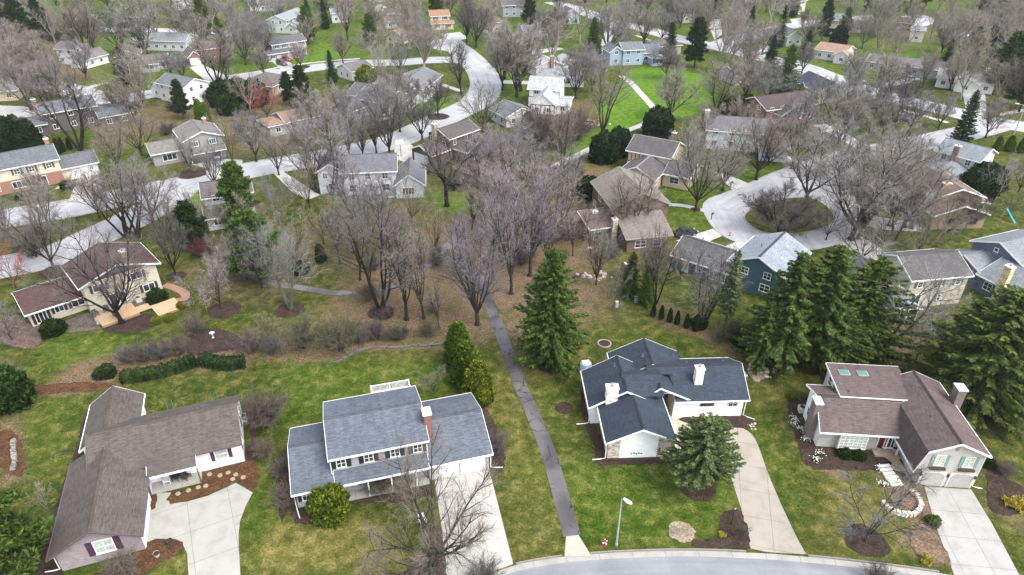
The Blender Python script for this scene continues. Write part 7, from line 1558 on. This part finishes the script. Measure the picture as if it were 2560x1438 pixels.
# past the first 300 the bare trees of the last rows and the wood beyond read as one mass
def far_wood():
    rgw = random.Random(12); src = []
    for sd in (901, 902, 903, 904, 905):
        t_, c_ = bare_proto(sd, split=.2, limbs=6, lean=.7, n2=8, n3=5, n4=3, twl=.10, wide=5.8, tw=.03, r3=.04)
        vs, fs, off = [], [], 0
        for me_ in (t_, c_):
            n = len(me_.vertices); vv = np.empty(n*3, np.float32); me_.vertices.foreach_get('co', vv); vs.append(vv.reshape(-1, 3))
            ff = np.empty(len(me_.polygons)*4, np.int32); me_.loops.foreach_get('vertex_index', ff); fs.append(ff+off); off += n
            bpy.data.meshes.remove(me_)
        src.append((np.concatenate(vs), np.concatenate(fs)))
    pts = []; tries = 0
    while len(pts) < 400 and tries < 20000:
        tries += 1; y = 180+340*rgw.random()**.85; x = rgw.uniform(-y*.78-10, y*.78+10)
        if any((t['x']-x)**2+(t['y']-y)**2 < 5**2 for t in TREES) or any((p[0]-x)**2+(p[1]-y)**2 < 5.2**2 for p in pts) or (y < 420 and blocked(x, y, 2)): continue
        px_, py_ = PX(x, y)
        if (1480 < px_ < 1800 and 160 < py_ < 340) or (1140 < px_ < 1275 and 110 < py_ < 345): continue
        if y < 230 and any(-3 < (y-h.o[1]) < 2 and 0 < (h.o[0]-x)+8 < 20 for h in HOUSES): continue
        pts.append((x, y))
    av, af, off = [], [], 0
    for x, y in pts:
        vv, ff = rgw.choice(src); a = rgw.uniform(0, 6.28); s_ = rgw.uniform(.75, 1.2); w_ = rgw.uniform(1.0, 1.3)
        R_ = np.array([[math.cos(a), math.sin(a), 0], [-math.sin(a), math.cos(a), 0], [0, 0, 1]])
        av.append(vv@R_*np.array([s_*w_, s_*w_, s_])+np.array([x, y, 0])); af.append(ff+off); off += len(vv)
    av = np.concatenate(av).astype(np.float32); af = np.concatenate(af).astype(np.int32)
    me_ = bpy.data.meshes.new('woodland'); me_.vertices.add(len(av)); me_.vertices.foreach_set('co', av.ravel()); me_.loops.add(len(af)); me_.loops.foreach_set('vertex_index', af)
    n = len(af)//4; me_.polygons.add(n); me_.polygons.foreach_set('loop_start', np.arange(0, len(af), 4, dtype=np.int32)); me_.update(calc_edges=True); me_.materials.append(TW['grey'][1]); return me_
o = put('woodland', far_wood()); o['kind'] = 'stuff'; o['label'] = 'grey mass of bare woodland filling the farthest rows'; o['category'] = 'woodland'
# ------------------------------------------------------------------ labels for the trees that carry none yet
def hp(h):
    ex = h.ex[0]; c = h.wl((ex[0]+ex[1])/2, (ex[2]+ex[3])/2); return c
HC = [(h, hp(h)) for h in HOUSES]
def auto(t):
    h, c = min(HC, key=lambda q: math.hypot((q[1][0]-t['x'])*1.0, q[1][1]-t['y']))
    dx, dy = t['x']-c[0], t['y']-c[1]
    rel = ('right of' if dx > 0 else 'left of') if abs(dx) > abs(dy) else ('behind' if dy > 0 else 'in front of')
    sz = 'tall' if t['h'] > 14.5 else 'low' if t['h'] < 3 else 'small' if t['h'] < 7 else 'mid-sized'
    if t['k'] in 'hya': sz = 'big' if t['h'] > 3.2 else 'small'
    w_ = (WORDS if t['k'] in 'mupowbtdgh' else {}).get(t['col'], {'dark': 'dark', 'pine': 'green', 'spruce': 'green', 'bronze': 'bronze-green', 'blue': 'blue-green', 'arb': 'green', 'yew': 'deep green', 'gold': 'golden-green', 'fir': 'grey-green', 'hemlock': 'green'}.get(t['col'], ''))
    base = SHAPE[t['k']].replace('blue spruce', 'spruce').replace('bare woodland', 'bare').replace('rounded evergreen', 'evergreen').replace('bare twiggy', 'twiggy')
    if w_.split('-')[0] in base: w_ = ''
    d = math.hypot(dx, dy); far_ = '' if d < 12 else '' if d < 22 else 'well '
    return ' '.join(f"{sz} {w_} {base} {far_}{rel} the {h.short}".split())
by = {}
for t in TREES:
    if not t['label']: by.setdefault(auto(t), []).append(t)
ORD = ('first', 'second', 'third', 'fourth', 'fifth', 'sixth', 'seventh', 'eighth', 'ninth', 'tenth', 'eleventh', 'twelfth', 'thirteenth', 'fourteenth', 'fifteenth', 'sixteenth')
for lb, ts in by.items():
    ts.sort(key=lambda t: PX(t['x'], t['y'])[0])
    for i, t in enumerate(ts):
        s_ = lb
        if len(ts) == 2: s_ = ('left' if i == 0 else 'right')+' one: '+lb
        elif len(ts) > 2: s_ = ORD[min(i, 15)]+' from left: '+lb
        w_ = s_.split()
        for d_ in ('well', 'bare', 'one:', 'mid-sized'):
            if len(w_) > 16 and d_ in w_: w_.remove(d_)
        t['o']['label'] = ' '.join(w_)
hz = MB(); hz.box(-900, 900, -60, 1150, -1, 62); hm = bpy.data.materials.new('haze'); hm.use_nodes = True; hn = hm.node_tree; hn.nodes.clear()
ho = hn.nodes.new('ShaderNodeOutputMaterial'); hv = hn.nodes.new('ShaderNodeVolumePrincipled'); hv.inputs['Color'].default_value = (.86, .9, .95, 1); hv.inputs['Density'].default_value = .0001; hv.inputs['Anisotropy'].default_value = .3
hn.links.new(hv.outputs[0], ho.inputs['Volume']); hb = hz.build('haze', hm); hb['kind'] = 'stuff'
print('objects', len(S.objects), 'things', len(THINGS))
